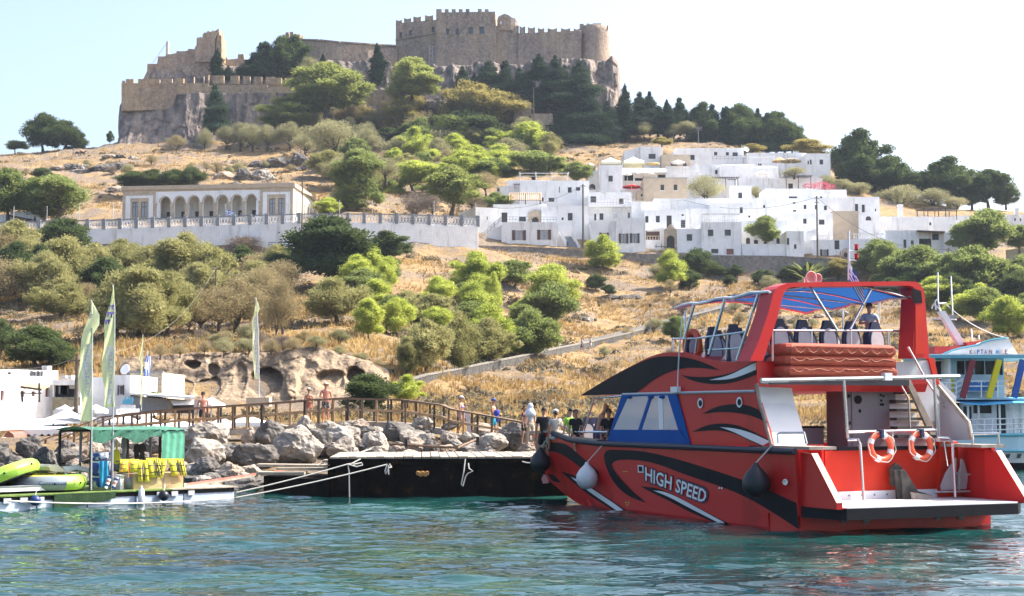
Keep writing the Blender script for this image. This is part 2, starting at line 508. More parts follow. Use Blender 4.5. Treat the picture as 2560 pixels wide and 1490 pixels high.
rock_sheet('rock_cliff',[(285,930),(330,893),(400,888),(520,880),(600,882),(690,880),(740,872),(790,865),(860,885),(930,905),(970,925),(990,975)],[(285,1015),(500,1012),(800,1005),(990,1000)],(131,130,129),(121,121,121),M_CLIFF,260,56,2.2,4.5,[(506,963,24,17,3.0),(532,960,18,22,2.1),(474,908,17,7,1.8),(660,948,42,28,3.0),(735,955,16,26,-0.9),(690,960,18,14,2.4),(885,935,24,19,3.0),(830,945,45,19,1.5),(430,965,40,19,1.8),(525,920,16,12,1.2),(600,940,14,35,0.7)])
rock_sheet('lower_crag',[(266,362),(270,310),(280,276),(296,246),(400,240),(520,236),(650,230),(760,232),(900,260),(960,262)],[(266,367),(400,372),(600,372),(800,350),(960,345)],(412,409,409,412),(401,400,404,404),M_CRAG,330,60,5.0,11,thick=20,vs=2.4)
rock_sheet('middle_crag',[(345,196),(362,178),(376,168),(440,158),(500,150),(560,165),(690,165),(760,152),(860,152),(985,150)],[(345,230),(600,240),(985,235)],(424,424,424),(417,416,416),M_CRAG,260,40,4.0,8,thick=30,vs=2.0)
rock_sheet('upper_crag',[(975,172),(1090,168),(1180,160),(1300,158),(1440,150),(1534,152),(1550,168),(1558,190),(1563,215)],[(975,250),(1200,262),(1400,290),(1535,320),(1563,330)],(424,417,411,416),(417,408,403,405),M_CRAG,300,54,6.0,10,thick=20,ragged=3,vs=2.2)
# trees
M_BARK = mat('bark',(0.055,0.042,0.033),(0.13,0.105,0.085),3,0.95,0.03,8)
LM ={'olive':leaf_mat('olive_leaves',(0.15,0.155,0.06),(0.36,0.34,0.165),0.34,(0.42,0.40,0.16)),'sage':leaf_mat('sage_leaves',(0.18,0.18,0.10),(0.38,0.36,0.21),0.34,(0.40,0.38,0.2)),'vivid':leaf_mat('wattle_leaves',(0.12,0.185,0.04),(0.42,0.46,0.11),0.40,(0.58,0.64,0.13)),'green':leaf_mat('mid_green_leaves',(0.065,0.105,0.042),(0.20,0.235,0.095),0.36,(0.34,0.40,0.12)),'dark':leaf_mat('dark_leaves',(0.039,0.063,0.032),(0.104,0.134,0.061),0.25,(0.171,0.220,0.073)),'pine':leaf_mat('pine_needles',(0.10,0.135,0.045),(0.30,0.325,0.11),0.36,(0.42,0.46,0.13)),'fir':leaf_mat('dark_conifer_needles',(0.027,0.051,0.037),(0.067,0.104,0.063),0.15,(0.098,0.146,0.073)),'cypress':leaf_mat('cypress_needles',(0.017,0.041,0.024),(0.039,0.071,0.037),0.12,(0.073,0.110,0.049)),'brown':leaf_mat('dry_brown_leaves',(0.19,0.155,0.085),(0.36,0.30,0.175),0.35,(0.40,0.33,0.17)),'ochre':leaf_mat('ochre_leaves',(0.183,0.171,0.061),(0.366,0.305,0.122),0.35,(0.439,0.378,0.122)),'bare':leaf_mat('bare_twigs',(0.195,0.159,0.128),(0.342,0.287,0.232),0.1),'palm':leaf_mat('palm_fronds',(0.091,0.116,0.043),(0.207,0.232,0.091),0.3,(0.305,0.342,0.098)),}
def leaves(r,lumps,n,sz,shell=0.45,droop=0.0,asp=0.28,flat=0.0):
 """n leaf sprays spread through a set of lumps (cx, cy, cz, rx, ry, rz)"""
 lp = np.array(lumps)
 wgt = lp[:,3]*lp[:,5]; wgt = wgt/wgt.sum()
 k = r.choice(len(lp),n,p=wgt)
 d = r.normal(size=(n,3)); d/=np.linalg.norm(d,axis=1,keepdims=True)
 rad =(shell+(1-shell)*r.random((n,1))**0.7)*(0.88+0.24*r.random((n,1)))
 c = lp[k,:3]+d*lp[k,3: ]*rad
 ax = d*0.8+r.normal(size=(n,3))*0.6+np.array([0,0,0.35-droop])
 ax/=np.linalg.norm(ax,axis=1,keepdims=True)
 sd_ = np.cross(ax,r.normal(size=(n,3))); sd_/=np.linalg.norm(sd_,axis=1,keepdims=True)+1e-9
 s = sz*(0.6+0.8*r.random((n,1)))
 V = np.stack([c-ax*s*0.5,c+sd_*s*asp*0.5,c+ax*s*0.6,c-sd_*s*asp*0.5],1)
 return V.reshape(-1,3)
def trunk_mesh(name,r,h,rad,tips,forks=1,bend=0.25):
 b = MB()
 n0 = 1 if forks==1 else forks
 for q in range(n0):
  dx,dy = r.normal()*bend,r.normal()*bend
  top = Vector((dx,dy,h))
  b.tube([(0.12*q,0,-0.5),(dx*.3+r.normal()*.05,dy*.3,h*.45),top],[rad*1.25,rad*.85,rad*.6],7)
  for tp in tips[q::n0]:
   tp = Vector(tp); mid = top.lerp(tp,0.5)+Vector((r.normal()*.15,r.normal()*.15,-.1+r.normal()*.1))
   b.tube([top-Vector((0,0,.15)),mid,tp],[rad*.55,rad*.33,rad*.14],5)
 return b
TREE ={}
def make_kind(kind,lumps_fn,n,sz,leafm,W,H,trunk_h,rad,nvar=3,forks=1,tr_tips=9,**kw):
 """unit trees of crown width W and height H"""
 TREE[kind] =[]
 n = int(n*1.75); sz*=.66
 for v in range(nvar):
  r = np.random.default_rng(hash_(kind)+v)
  lumps = lumps_fn(r)
  V = leaves(r,lumps,n,sz,**kw)
  if kind not in('bare_shrub','brown_tree','sage_tree'):
   kc = dict(kw); kc['shell'] = .15; kc['asp'] = .9
   V = np.concatenate([V,leaves(r,[(a,b_,c,d*.62,e*.62,f*.62)for a,b_,c,d,e,f in lumps],n//7,sz*2.0,**kc)])  # denser inner core of larger leaves, added to deepen shade inside the crown
  cm = np_mesh(kind+'_crown',V,np.arange(len(V)).reshape(-1,4),LM[leafm])
  tips =[lumps[i%len(lumps)][:3]for i in range(tr_tips)]
  tb = trunk_mesh(kind,r,trunk_h,rad,tips,forks)
  to = tb.build(kind+'_trunk',M_BARK)
  tm = to.data; bpy.data.objects.remove(to)
  zmax = V[:,2].max(); wid = np.percentile(np.abs(V[:,0]),98)*2
  TREE[kind].append((cm,tm,wid,zmax))
def hash_(s): return sum((i+1)*ord(c)for i,c in enumerate(s))
def round_lumps(W,H,base,n,rmin=.16,rmax=.3,top=1.0):
 def f(r):
  out =[(0,0,base+(H-base)*.45,W*.3,W*.3,(H-base)*.36)]
  for i in range(n):
   t = r.random()*6.283; e = r.random()**.55
   hz = r.random()
   env = math.sqrt(max(0.05,1-(2*hz-0.85)**2*.82))
   rr = W*(rmin+(rmax-rmin)*r.random())
   R_ = max(0,W*.5*env-rr*.8)
   out.append((math.cos(t)*R_*e,math.sin(t)*R_*e,base+rr*.7+(H-base-rr*1.5)*hz,rr,rr,rr*.8))
  return out
 return f
def cone_lumps(W,H,base,n,sharp=1.0):
 def f(r):
  out =[]
  for i in range(n):
   h =(i+r.random())/n
   R_ = W*.5*(1-h)**sharp+.05*W
   for q in range(3):
    t = r.random()*6.283; e = .55*r.random()
    out.append((math.cos(t)*R_*e,math.sin(t)*R_*e,base+(H-base)*h,R_*.75,R_*.75,(H-base)/n*1.1))
  return out
 return f
def cyp_lumps(W,H):
 def f(r):
  out =[]
  for i in range(14):
   h =(i+.5)/14
   R_ = W*.5*min(1,(1-h)*2.1+.06)*(0.62+.38*min(1,h*4))
   for q in range(2):
    out.append((r.normal()*R_*.22,r.normal()*R_*.22,H*(.03+.95*h),R_*.85,R_*.85,H/14*1.2))
  return out
 return f
def umb_lumps(W,H,base,n):
 def f(r):
  out =[]
  for i in range(n):
   t = r.random()*6.283; e = r.random()**.5
   h = r.random()
   rr = W*(.12+.1*r.random())
   out.append((math.cos(t)*W*.4*e*(1-.35*h),math.sin(t)*W*.4*e*(1-.35*h),base+(H-base)*h,rr,rr,rr*.42))
  return out
 return f
make_kind('olive_tree',round_lumps(6,5.2,.5,34,.07,.21),9500,.26,'olive',6,5.2,1.3,.16,6,2,12,asp=.36)
make_kind('sage_tree',round_lumps(6,5,.9,22,.12,.2),5200,.26,'sage',6,5,1.2,.15,3,2,12,asp=.34,shell=.3)
make_kind('wattle_tree',round_lumps(5,5,.4,30,.08,.23),9000,.24,'vivid',5,5,1.2,.1,6,1,9,asp=.32)
make_kind('leafy_tree',round_lumps(6,5.5,.7,30,.08,.21),8000,.30,'green',6,5.5,1.5,.15,6,1,10,asp=.5)
make_kind('dark_tree',round_lumps(6,6,.6,32,.08,.21),9000,.30,'dark',6,6,1.6,.18,5,1,10,asp=.5)
make_kind('pine_tree',round_lumps(7,8,1.2,34,.09,.17),9000,.34,'pine',7,8,2.2,.2,3,1,14,asp=.4)
make_kind('conifer_tree',cone_lumps(6,9,.7,11,.8),9000,.38,'fir',6,9,2.5,.2,4,1,8,asp=.42)
make_kind('cypress_tree',cyp_lumps(3,11),8500,.34,'cypress',3,11,2.0,.16,3,1,3,asp=.4)
make_kind('brown_tree',round_lumps(6,5,.8,20,.13,.22),3600,.26,'brown',6,5,1.2,.14,3,2,14,asp=.36,shell=.2)
make_kind('ochre_tree',round_lumps(6,6.5,.8,24,.12,.2),7000,.30,'ochre',6,6.5,1.6,.16,3,1,12,asp=.42)
make_kind('bare_shrub',round_lumps(5,3.2,.2,18,.13,.22),3400,.42,'bare',5,3.2,.4,.08,2,3,18,asp=.09,shell=.1)
make_kind('umbrella_pine',umb_lumps(8,6,3.4,22),5200,.34,'dark',8,6,3.2,.2,2,1,12,asp=.42)
make_kind('eucalyptus_tree',round_lumps(6,8.5,.6,30,.11,.2),11000,.36,'green',6,8.5,2.2,.2,2,1,12,asp=.26,droop=.9)
NAMES ={'olive_tree':('olive tree','silvery olive tree'),'sage_tree':('grey green olive tree','thin grey green olive tree'),'wattle_tree':('yellow green bushy tree','bright yellow green bushy tree'),'leafy_tree':('leafy green tree','leafy mid green tree'),'dark_tree':('dark green tree','dense dark green tree'),'pine_tree':('pine','sunlit yellow green pine'),'conifer_tree':('conifer','dark blue green conifer'),'cypress_tree':('cypress','narrow dark cypress'),'brown_tree':('dry brown tree','dry brownish tree'),'ochre_tree':('ochre tree','tall ochre green tree'),'bare_shrub':('bare shrub','bare pale twiggy shrub'),'umbrella_pine':('umbrella pine','flat topped dark umbrella pine'),'eucalyptus_tree':('eucalyptus','tall drooping eucalyptus')}
NTREE =[0]
def tree(kind,x,yt,yb,wpx,where,Y=None,adj=None):
 """kind, picture x, crown top, foot, crown width in photo pixels; where it stands"""
 if Y is None:
  p = hit(x,yb)
 else:
  p = pt(x,yb,Y)
 Y = p.y
 r = random.Random(int(x*31+yt))
 vs = TREE[kind]
 NTREE[0]+=1
 cm,tm,wd,ht = vs[NTREE[0]%len(vs)]
 H = zof(yt,Y)-p.z
 H = max(H,0.6)
 W = wpx/F*Y*(1.08 if kind in('cypress_tree','conifer_tree')else 1.08)
 if kind not in('cypress_tree','conifer_tree'): H*=.94 if 'below the long white wall' in where else 1.14
 base ={'bare_shrub':'shrub'}.get(kind,kind)
 small = H<3.2 and kind not in('cypress_tree','bare_shrub','umbrella_pine')
 nm = kind.replace('_tree','_bush')if small else kind
 lab =(adj+' ' if adj else '')+NAMES[kind][1]
 if small: lab = lab.replace('bushy tree','bush')if 'bushy tree' in lab else lab.replace(' tree',' bush')if ' tree' in lab else lab.replace('olive','olive bush')
 t = thing(nm,lab+' '+where,'bush' if small or kind=='bare_shrub' else 'tree',p,'trees and bushes '+where)
 t.rotation_euler =(0,0,r.random()*6.28)
 q_ = r.uniform(.86,1.16)
 t.scale =(W/wd*q_,W/wd/q_,H/ht)
 share('trunk',tm,t); share('crown',cm,t)
 return t
def row(kind,where,lst,Y=None,adj=None):
 for q in lst: tree(kind,*q,where,Y=Y,adj=adj)
row('cypress_tree','behind the battlements under the ruined tower',[(542,119,196,25)],421)
row('conifer_tree','behind the lower battlements',[(631,138,200,62),(661,101,200,86),(570,163,202,30)],421)
row('dark_tree','behind the lower battlements beside the round turret',[(706,100,200,62),(738,98,200,78)],420)
row('cypress_tree','in front of the long plain castle wall',[(807,132,178,15),(942,106,214,38)],419)
row('cypress_tree','at the foot of the scaffolded keep wall',[(1029,142,185,15),(1046,150,185,12)],421)
row('sage_tree','beside the conifers under the plain castle wall',[(770,146,204,55)],418)
row('pine_tree','below the lower castle wall',[(815,168,292,160),(714,252,327,110),(1031,156,264,142),(770,225,292,95)],400)
row('conifer_tree','against the lower crag',[(536,208,332,66)],399)
row('conifer_tree','under the castle keep',[(1156,164,232,60),(1221,151,240,74),(1263,148,238,46),(1299,167,256,56),(1185,180,240,44),(1240,190,250,50),(1325,200,262,54)],402)
row('conifer_tree','under the crenellated wall right of the keep',[(1346,133,200,58),(1388,136,222,64),(1370,190,262,70),(1406,170,272,84),(1450,150,250,84),(1335,215,275,60),(1430,220,290,70)],401)
row('ochre_tree','on the slope under the castle',[(1170,213,332,112),(1236,234,322,112),(1007,255,332,80),(1195,230,330,90)],397)
row('dark_tree','in the thicket on the slope under the castle',[(1159,286,367,140),(1066,312,356,96),(1100,300,360,90),(1225,305,362,80),(985,322,356,90),(1262,318,362,60)],392)
row('conifer_tree','on the shoulder below the castle tower',[(1471,218,368,130),(1412,272,354,84),(1501,298,364,70),(1520,250,350,60),(1445,262,362,100)],396)
row('cypress_tree','right of the crag',[(1562,207,348,42),(1668,246,344,36)],398)
row('conifer_tree','on the ridge right of the cypress',[(1600,227,330,72),(1625,226,334,76),(1700,242,335,54),(1645,262,338,60),(1592,280,340,40)],402)
row('sage_tree','on the ridge right of the cypress',[(1612,308,348,56),(1718,306,346,50),(1684,312,350,46)],397)
row('dark_tree','on the ridge above the village',[(1757,266,372,80),(1850,270,376,84),(1940,288,382,80),(1980,312,388,66),(1870,294,378,80)],400,'tall')
row('conifer_tree','on the ridge above the village',[(1735,268,370,60),(1782,258,372,66),(1815,262,374,60),(1826,272,374,60),(1896,268,378,66),(1918,280,380,54),(1962,296,384,54)],399)
row('ochre_tree','on the ridge behind the upper houses',[(2020,352,395,70),(1880,362,384,55),(1655,345,366,50)],372)
row('dark_tree','on the skyline right of the village',[(2153,336,482,112),(2125,375,480,70),(2228,399,497,108),(2289,433,492,64),(2195,420,490,90),(2373,402,512,124),(2345,440,512,70),(2472,433,520,108),(2430,452,520,70),(2515,466,520,52)],345)
row('sage_tree','under the dark skyline trees',[(2261,469,533,104),(2334,474,526,94),(2391,496,528,64),(2150,459,494,56),(2062,440,476,60),(2110,450,480,50)],335)
row('brown_tree','at the end of the top row of houses',[(2088,396,436,46)],345)
row('leafy_tree','right of the village above the slope',[(2463,534,642,150),(2548,568,630,60),(2420,560,640,80)],272)
row('umbrella_pine','alone on the left ridge',[(37,354,393,58)],405)
row('dark_tree','on the left ridge',[(108,291,380,80),(158,308,382,84),(192,330,378,42)],402)
row('dark_tree','at the corner of the lower crag',[(275,330,360,14)],398)
row('leafy_tree','beside the low white hut on the terrace',[(20,432,548,130),(138,450,560,150),(85,455,556,90)],262)
row('dark_tree','on the dry slope at the left',[(105,421,450,48)])
row('dark_tree','behind the arcaded school',[(335,432,474,70),(385,428,474,76),(440,428,474,66),(482,424,474,66)],300)
row('brown_tree','on the dry slope below the crag',[(442,341,378,48),(604,281,322,64)])
row('sage_tree','in the olive grove below the crag',[(512,324,379,36),(565,319,376,42),(600,312,379,58),(631,314,379,62),(668,317,379,52),(726,311,378,64),(790,284,334,64),(828,309,399,130),(872,300,372,62),(920,311,380,68),(1006,347,406,96),(1095,349,409,48),(1152,354,387,64),(760,340,392,56)])
row('brown_tree','in the olive grove below the crag',[(899,261,314,100),(700,290,330,60),(860,272,320,56)])
row('sage_tree','on open ground left of the castle steps',[(1311,299,369,78)],392,'round')
row('eucalyptus_tree','above the long white wall',[(895,388,536,124)],278)
row('sage_tree','above the long white wall',[(965,398,456,64),(850,470,536,60)],282)
row('wattle_tree','on the terraces left of the village',[(1032,407,470,106),(1095,420,474,80),(1160,384,470,104),(1215,398,456,80),(980,445,500,60)],318)
row('pine_tree','above the white wall left of the village',[(1128,424,536,136)],284)
row('leafy_tree','by the white pergola left of the village',[(1335,384,446,118),(1235,400,456,96),(1441,408,456,62)],318)
row('bare_shrub','above the long white wall',[(1042,480,540,74),(1080,490,538,50)],275)
row('wattle_tree','beside the corner of the school',[(820,498,540,62)],268)
row('brown_tree','left of the first village houses',[(1215,434,486,60),(1180,470,530,50)],300)
row('leafy_tree','beside the orange pergola',[(1240,484,522,62)],292)
row('sage_tree','between the houses of the village',[(1766,443,508,84),(2245,470,520,30)],297)
row('leafy_tree','in the courtyard of the village',[(1912,546,614,80)],281.5)
row('sage_tree','on the upper terraces of the village',[(1890,468,500,42),(1985,420,445,60)],318)
row('olive_tree','in the thicket below the long white wall',[(96,612,762,100),(165,572,752,124),(232,590,750,120),(300,596,740,112),(372,600,740,110),(468,562,738,166),(420,602,738,90),(536,608,745,116),(130,630,765,110)])
row('dark_tree','in the thicket below the long white wall',[(40,590,745,100),(10,640,745,60),(163,536,640,122),(100,590,735,80)])
row('olive_tree','above the feather flags',[(347,678,848,170),(288,700,838,110),(420,690,838,112),(365,720,852,150)])
row('brown_tree','above the rock caves',[(505,732,834,136),(590,698,834,130),(545,720,836,100),(708,710,838,86),(640,640,722,116),(690,760,842,60),(470,760,838,70)])
row('bare_shrub','at the foot of the long white wall',[(615,592,632,110)])
row('dark_tree','above the beach houses',[(90,823,924,138),(0,806,900,60),(140,850,925,80)])
row('dark_tree','in front of the long white wall',[(819,555,722,176),(965,584,654,110)],None,'large')
row('wattle_tree','in the bright grove on the middle slope',[(925,624,726,112),(890,645,740,90),(940,703,776,78),(920,755,852,70),(994,752,840,84),(1095,698,786,90),(1187,638,748,126),(1235,688,780,46),(1184,710,816,94),(1222,772,905,112),(1378,670,780,132),(960,660,740,60)])
row('olive_tree','in the bright grove on the middle slope',[(845,703,810,114),(1080,742,826,100),(1065,808,938,124),(1150,806,938,90),(1222,806,925,116),(1018,850,945,56)])
row('leafy_tree','in the bright grove on the middle slope',[(1330,783,900,104),(1378,715,818,126),(1180,760,830,96),(1285,656,720,94),(905,680,756,80)])
row('dark_tree','beside the boardwalk',[(919,943,1042,118)],98)
row('wattle_tree','beside the boardwalk',[(1019,942,1012,78)],104)
row('wattle_tree','just below the village wall',[(1509,594,676,82),(1676,632,724,66)])
row('dark_tree','just below the village wall',[(1742,626,694,80),(1722,678,726,54),(1838,664,694,30),(1902,678,714,44),(1970,668,706,54)])
row('ochre_tree','just below the village wall',[(2095,650,705,44)])
row('leafy_tree','on the bank right of the flagpole',[(2220,612,708,84),(2262,640,716,70),(2305,622,724,124),(2380,640,738,90),(2440,624,744,144),(2500,660,745,90)])
row('wattle_tree','on the bank behind the white boat',[(2340,698,776,112),(2450,728,806,124),(2520,748,846,112),(2400,740,800,60),(2300,716,770,50)])
row('leafy_tree','on the slope by the stepped path',[(1690,796,858,62)])
row('leafy_tree','beside the beach restaurant roof',[(385,985,1040,58)],92)
row('sage_tree','overhanging the brink of the caves',[(560,852,890,44),(620,850,888,40),(790,842,872,46),(850,866,892,36),(905,884,908,34)],129)
row('brown_tree','overhanging the brink of the caves',[(400,862,896,50),(450,862,892,44),(510,856,888,40),(680,850,886,44),(735,846,880,40),(945,900,922,34)],129)
def fill(kinds,where,n,x0,x1,ytop,ybot,w0,w1,seed,avoid=()):
 r = random.Random(seed)
 for i in range(n):
  x = r.uniform(x0,x1); f = r.random()
  y = np.interp(x,[q[0]for q in ytop],[q[1]for q in ytop])*(1-f)+np.interp(x,[q[0]for q in ybot],[q[1]for q in ybot])*f
  if any(a<x<c and b_<y<d for a,b_,c,d in avoid): continue
  k = r.choice(kinds); wd = r.uniform(w0,w1)
  tree(k,x,float(y)-wd*r.uniform(.72,1.05),float(y),wd,where)
fill(['sage_tree','olive_tree','wattle_tree','leafy_tree','brown_tree'],'on the wooded terraces under the castle',46,820,1400,[(820,380),(1100,345),(1400,372)],[(820,470),(1100,525),(1190,470),(1400,400)],44,92,5)
fill(['sage_tree','brown_tree','bare_shrub','ochre_tree'],'high on the slope below the castle walls',26,700,1320,[(700,300),(1320,300)],[(700,345),(1320,350)],40,80,8)
fill(['conifer_tree','dark_tree'],'among the shadowed conifers below the keep',12,1150,1500,[(1150,230),(1500,260)],[(1150,262),(1500,330)],46,70,12)
fill(['olive_tree','brown_tree','olive_tree','dark_tree'],'in the dense thicket left of the caves',30,-20,720,[(-20,660),(720,690)],[(-20,780),(300,860),(720,835)],60,120,15,((0,780,130,900),))
fill(['bare_shrub','brown_tree','sage_tree'],'on the brow above the caves',16,420,960,[(420,840),(960,860)],[(420,872),(960,905)],26,54,18)
fill(['leafy_tree','wattle_tree','dark_tree'],'on the green bank at the right',22,2150,2580,[(2150,690),(2580,690)],[(2150,725),(2580,850)],50,100,22)
fill(['sage_tree','dark_tree','brown_tree'],'along the foot of the village wall',16,1480,2150,[(1480,680),(2150,700)],[(1480,740),(2150,730)],22,46,27)
fill(['wattle_tree','olive_tree','leafy_tree'],'in the bright grove on the middle slope',14,900,1330,[(900,700),(1330,740)],[(900,860),(1330,900)],50,84,31)
fill(['bare_shrub','brown_tree','sage_tree'],'scattered over the open dry slope',34,1330,2200,[(1330,720),(2200,740)],[(1330,960),(2200,960)],18,44,35)
fill(['sage_tree','bare_shrub','brown_tree'],'on the dry slope above the school',16,60,800,[(60,400),(800,410)],[(60,450),(800,455)],16,36,39)
def palm(x,yt,yb,wpx,where):
 p = hit(x,yb); Y = p.y
 t = thing('palm_bush','clump of arching palm fronds '+where,'bush',p)
 R_ = wpx/F*Y/2; H = zof(yt,Y)-p.z
 r = random.Random(4); b = MB()
 for i in range(70):
  a = r.random()*6.283; el = 0.25+1.2*r.random()
  pts =[Vector((math.cos(a)*R_*q*math.cos(el*(1-.3*q))*1.5,math.sin(a)*R_*q*math.cos(el)*1.5,H*(math.sin(el)*q*1.25-.35*q*q)))+p for q in(0,.35,.7,1)]
  sdv = Vector((-math.sin(a),math.cos(a),0))*.2
  b.grid([[pts[0]-sdv*.4,pts[0]+sdv*.4],[pts[1]-sdv,pts[1]+sdv],[pts[2]-sdv*1.3,pts[2]+sdv*1.3],[pts[3]-sdv*.1,pts[3]+sdv*.1]])
 b.build('crown',LM['palm'],t)
 MB().tube([p-Vector((0,0,.5)),p+Vector((0,0,.9))],.35,8).build('trunk',M_BARK,t)
palm(2020,646,710,112,'on the slope right of the village wall')
palm(2102,526,580,36,'in front of the beige courtyard wall')
# castle
def castle_stone(name,c1,c2,c3):
 m,t,b,L = nodes(name)
 g = t.nodes.new('ShaderNodeNewGeometry')
 def nz(sc,det=6,st=None):
  n = t.nodes.new('ShaderNodeTexNoise'); n.inputs['Scale'].default_value = sc; n.inputs['Detail'].default_value = det; n.inputs['Roughness'].default_value = 0.65
  s = g.outputs['Position']
  if st:
   mp = t.nodes.new('ShaderNodeMapping'); mp.inputs['Scale'].default_value = st; L.new(s,mp.inputs[0]); s = mp.outputs[0]
  L.new(s,n.inputs['Vector']); return n.outputs['Fac']
 def ramp(f,a,c,lo=.35,hi=.65):
  r = t.nodes.new('ShaderNodeValToRGB'); r.color_ramp.elements[0].position = lo; r.color_ramp.elements[1].position = hi
  r.color_ramp.elements[0].color =(*a,1); r.color_ramp.elements[1].color =(*c,1); L.new(f,r.inputs[0]); return r.outputs[0]
 def mix(f,a,c,mode='MIX'):
  x = t.nodes.new('ShaderNodeMix'); x.data_type = 'RGBA'; x.blend_type = mode
  if isinstance(f,float): x.inputs[0].default_value = f
  else: L.new(f,x.inputs[0])
  L.new(a,x.inputs[6]); L.new(c,x.inputs[7]); return x.outputs[2]
 fine = ramp(nz(1.3,8),c1,c2)
 wide = ramp(nz(0.12,5),(0,0,0),(1,1,1),.42,.6)
 c3n = t.nodes.new('ShaderNodeRGB'); c3n.outputs[0].default_value =(*c3,1)
 col = mix(wide,fine,mix(0.55,fine,c3n.outputs[0]))
 streak = ramp(nz(0.9,4,(1,1,.12)),(.84,.82,.81),(1,1,1),.38,.55)
 col = mix(1.0,col,streak,'MULTIPLY')
 L.new(col,b.inputs['Base Color'])
 b.inputs['Roughness'].default_value = .95; b.inputs['Specular IOR Level'].default_value = .1
 bu = t.nodes.new('ShaderNodeBump'); bu.inputs['Distance'].default_value = .35; L.new(nz(1.6,9),bu.inputs['Height']); L.new(bu.outputs[0],b.inputs['Normal'])
 return m
M_KEEP = castle_stone('castle_stone',(.20,.155,.125),(.42,.34,.28),(.52,.385,.27))
M_OLDW = castle_stone('old_rubble_stone',(.23,.175,.125),(.45,.35,.25),(.58,.41,.24))
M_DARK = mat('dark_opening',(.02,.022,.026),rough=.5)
M_GLASSB = mat('dusty_blue_glass',(.10,.14,.18),rough=.25)
def facade(mb,P0,P1,z0,z1,holes,dep=.3,back=None):
 """upright wall face from P0 to P1 with real rectangular holes [(s0,s1,a0,a1)] and reveals going inwards"""
 P0 = Vector((P0[0],P0[1],0)); P1 = Vector((P1[0],P1[1],0))
 Ln =(P1-P0).length; u =(P1-P0)/Ln; n = Vector((-u.y,u.x,0))
 if n.y<0: n = -n
 hs =[(max(.02,a),min(Ln-.02,b),max(z0+.01,c),min(z1-.02,d))for a,b,c,d in holes]
 ss = sorted({0,Ln}|{h[0]for h in hs}|{h[1]for h in hs}); zs = sorted({z0,z1}|{h[2]for h in hs}|{h[3]for h in hs})
 P = lambda s,z,d = 0: P0+u*s+n*d+Vector((0,0,z))
 for i in range(len(ss)-1):
  for j in range(len(zs)-1):
   cs,cz =(ss[i]+ss[i+1])/2,(zs[j]+zs[j+1])/2
   if any(h[0]<cs<h[1]and h[2]<cz<h[3]for h in hs): continue
   mb.add([P(ss[i],zs[j]),P(ss[i+1],zs[j]),P(ss[i+1],zs[j+1]),P(ss[i],zs[j+1])],[(0,1,2,3)])
 for a,b,c,d in hs:
  mb.add([P(a,c),P(b,c),P(b,d),P(a,d),P(a,c,dep),P(b,c,dep),P(b,d,dep),P(a,d,dep)],[(0,4,5,1),(1,5,6,2),(2,6,7,3),(3,7,4,0)])
 return P0,u,n,Ln
def on_plane(x,y,P0,u,n):
 """picture point on the upright plane through P0 along u -> (s, z)"""
 d = ray(x,y)
 o = Vector((P0.x,P0.y,0))
 k =(o-CAM).dot(n)/d.dot(n)
 p = CAM+d*k
 return(p-o).dot(u),p.z
def wall_prism(mb,x0,x1,Y0,Y1,ya0,ya1,yb0,yb1,th,top2=None):
 a,b,c,d = pt(x0,yb0,Y0),pt(x1,yb1,Y1),pt(x1,ya1,Y1),pt(x0,ya0,Y0)
 mb.prism([a,b,c,d],(0,th,0))
def merlon(par,x0,x1,Y,yt,yb,m,notch=True,th=1.1):
 a,b = pt(x0,yb,Y),pt(x1,yb,Y)
 h = zof(yt,Y)-a.z
 wdt = b.x-a.x
 z = a.z
 y0 = Y-.06
 if notch:
  poly =[(a.x,y0,z-.4),(b.x,y0,z-.4),(b.x,y0,z+h),(b.x-wdt*.22,y0,z+h*.86),((a.x+b.x)/2,y0,z+h*.72),(a.x+wdt*.22,y0,z+h*.86),(a.x,y0,z+h)]
 else:
  poly =[(a.x,y0,z-.4),(b.x,y0,z-.4),(b.x,y0,z+h),(a.x,y0,z+h)]
 return MB().prism(poly,(0,th,0)).build('merlon',m,par)
C5 = lambda x: 900+x/3.36
keep = thing('castle_keep','long crenellated stone castle keep crowning the rocky hilltop','castle',pt(1240,170,428))
def keep_wall(nm,x0,x1,Y0,Y1,yt,yb,wins,th=14):
 b = MB()
 zt,zb = zof(yt,(Y0+Y1)/2),zof(yb,(Y0+Y1)/2)
 pa,pb = pt(x0,(yt+yb)/2,Y0),pt(x1,(yt+yb)/2,Y1)
 P0 = Vector((pa.x,pa.y,0)); u =(Vector((pb.x,pb.y,0))-P0).normalized(); n = Vector((-u.y,u.x,0))
 hs =[]
 for(wx0,wx1,wy0,wy1)in wins:
  s0,za = on_plane(wx0,wy1,P0,u,n); s1,zb_ = on_plane(wx1,wy0,P0,u,n)
  hs.append((s0,s1,za,zb_))
 facade(b,pa,pb,zb,zt,hs,.9)
 Ln =(Vector((pb.x,pb.y,0))-P0).length
 A = lambda s,d,z: P0+u*s+n*d+Vector((0,0,z))
 b.add([A(0,0,zb),A(0,th,zb),A(0,th,zt),A(0,0,zt),A(Ln,0,zb),A(Ln,th,zb),A(Ln,th,zt),A(Ln,0,zt)],[(0,3,2,1),(4,5,6,7),(3,7,6,2),(1,2,6,5)])
 w_ = b.build('wall',M_KEEP,keep)
 for(s0,s1,za,zb_)in hs:
  f = MB()
  f.add([A(s0,.55,za),A(s1,.55,za),A(s1,.55,zb_),A(s0,.55,zb_)],[(0,1,2,3)])
  f.obox(A((s0+s1)/2-.07,.42,za),u*.14,n*.1,Vector((0,0,zb_-za)))
  f.build('window',M_GLASSB,keep)
  if s1-s0>.8: MB().obox(A(s0-.25,-.12,za-.28),u*(s1-s0+.5),n*.3,Vector((0,0,.24))).build('window_sill',M_KEEP,keep)
 return w_
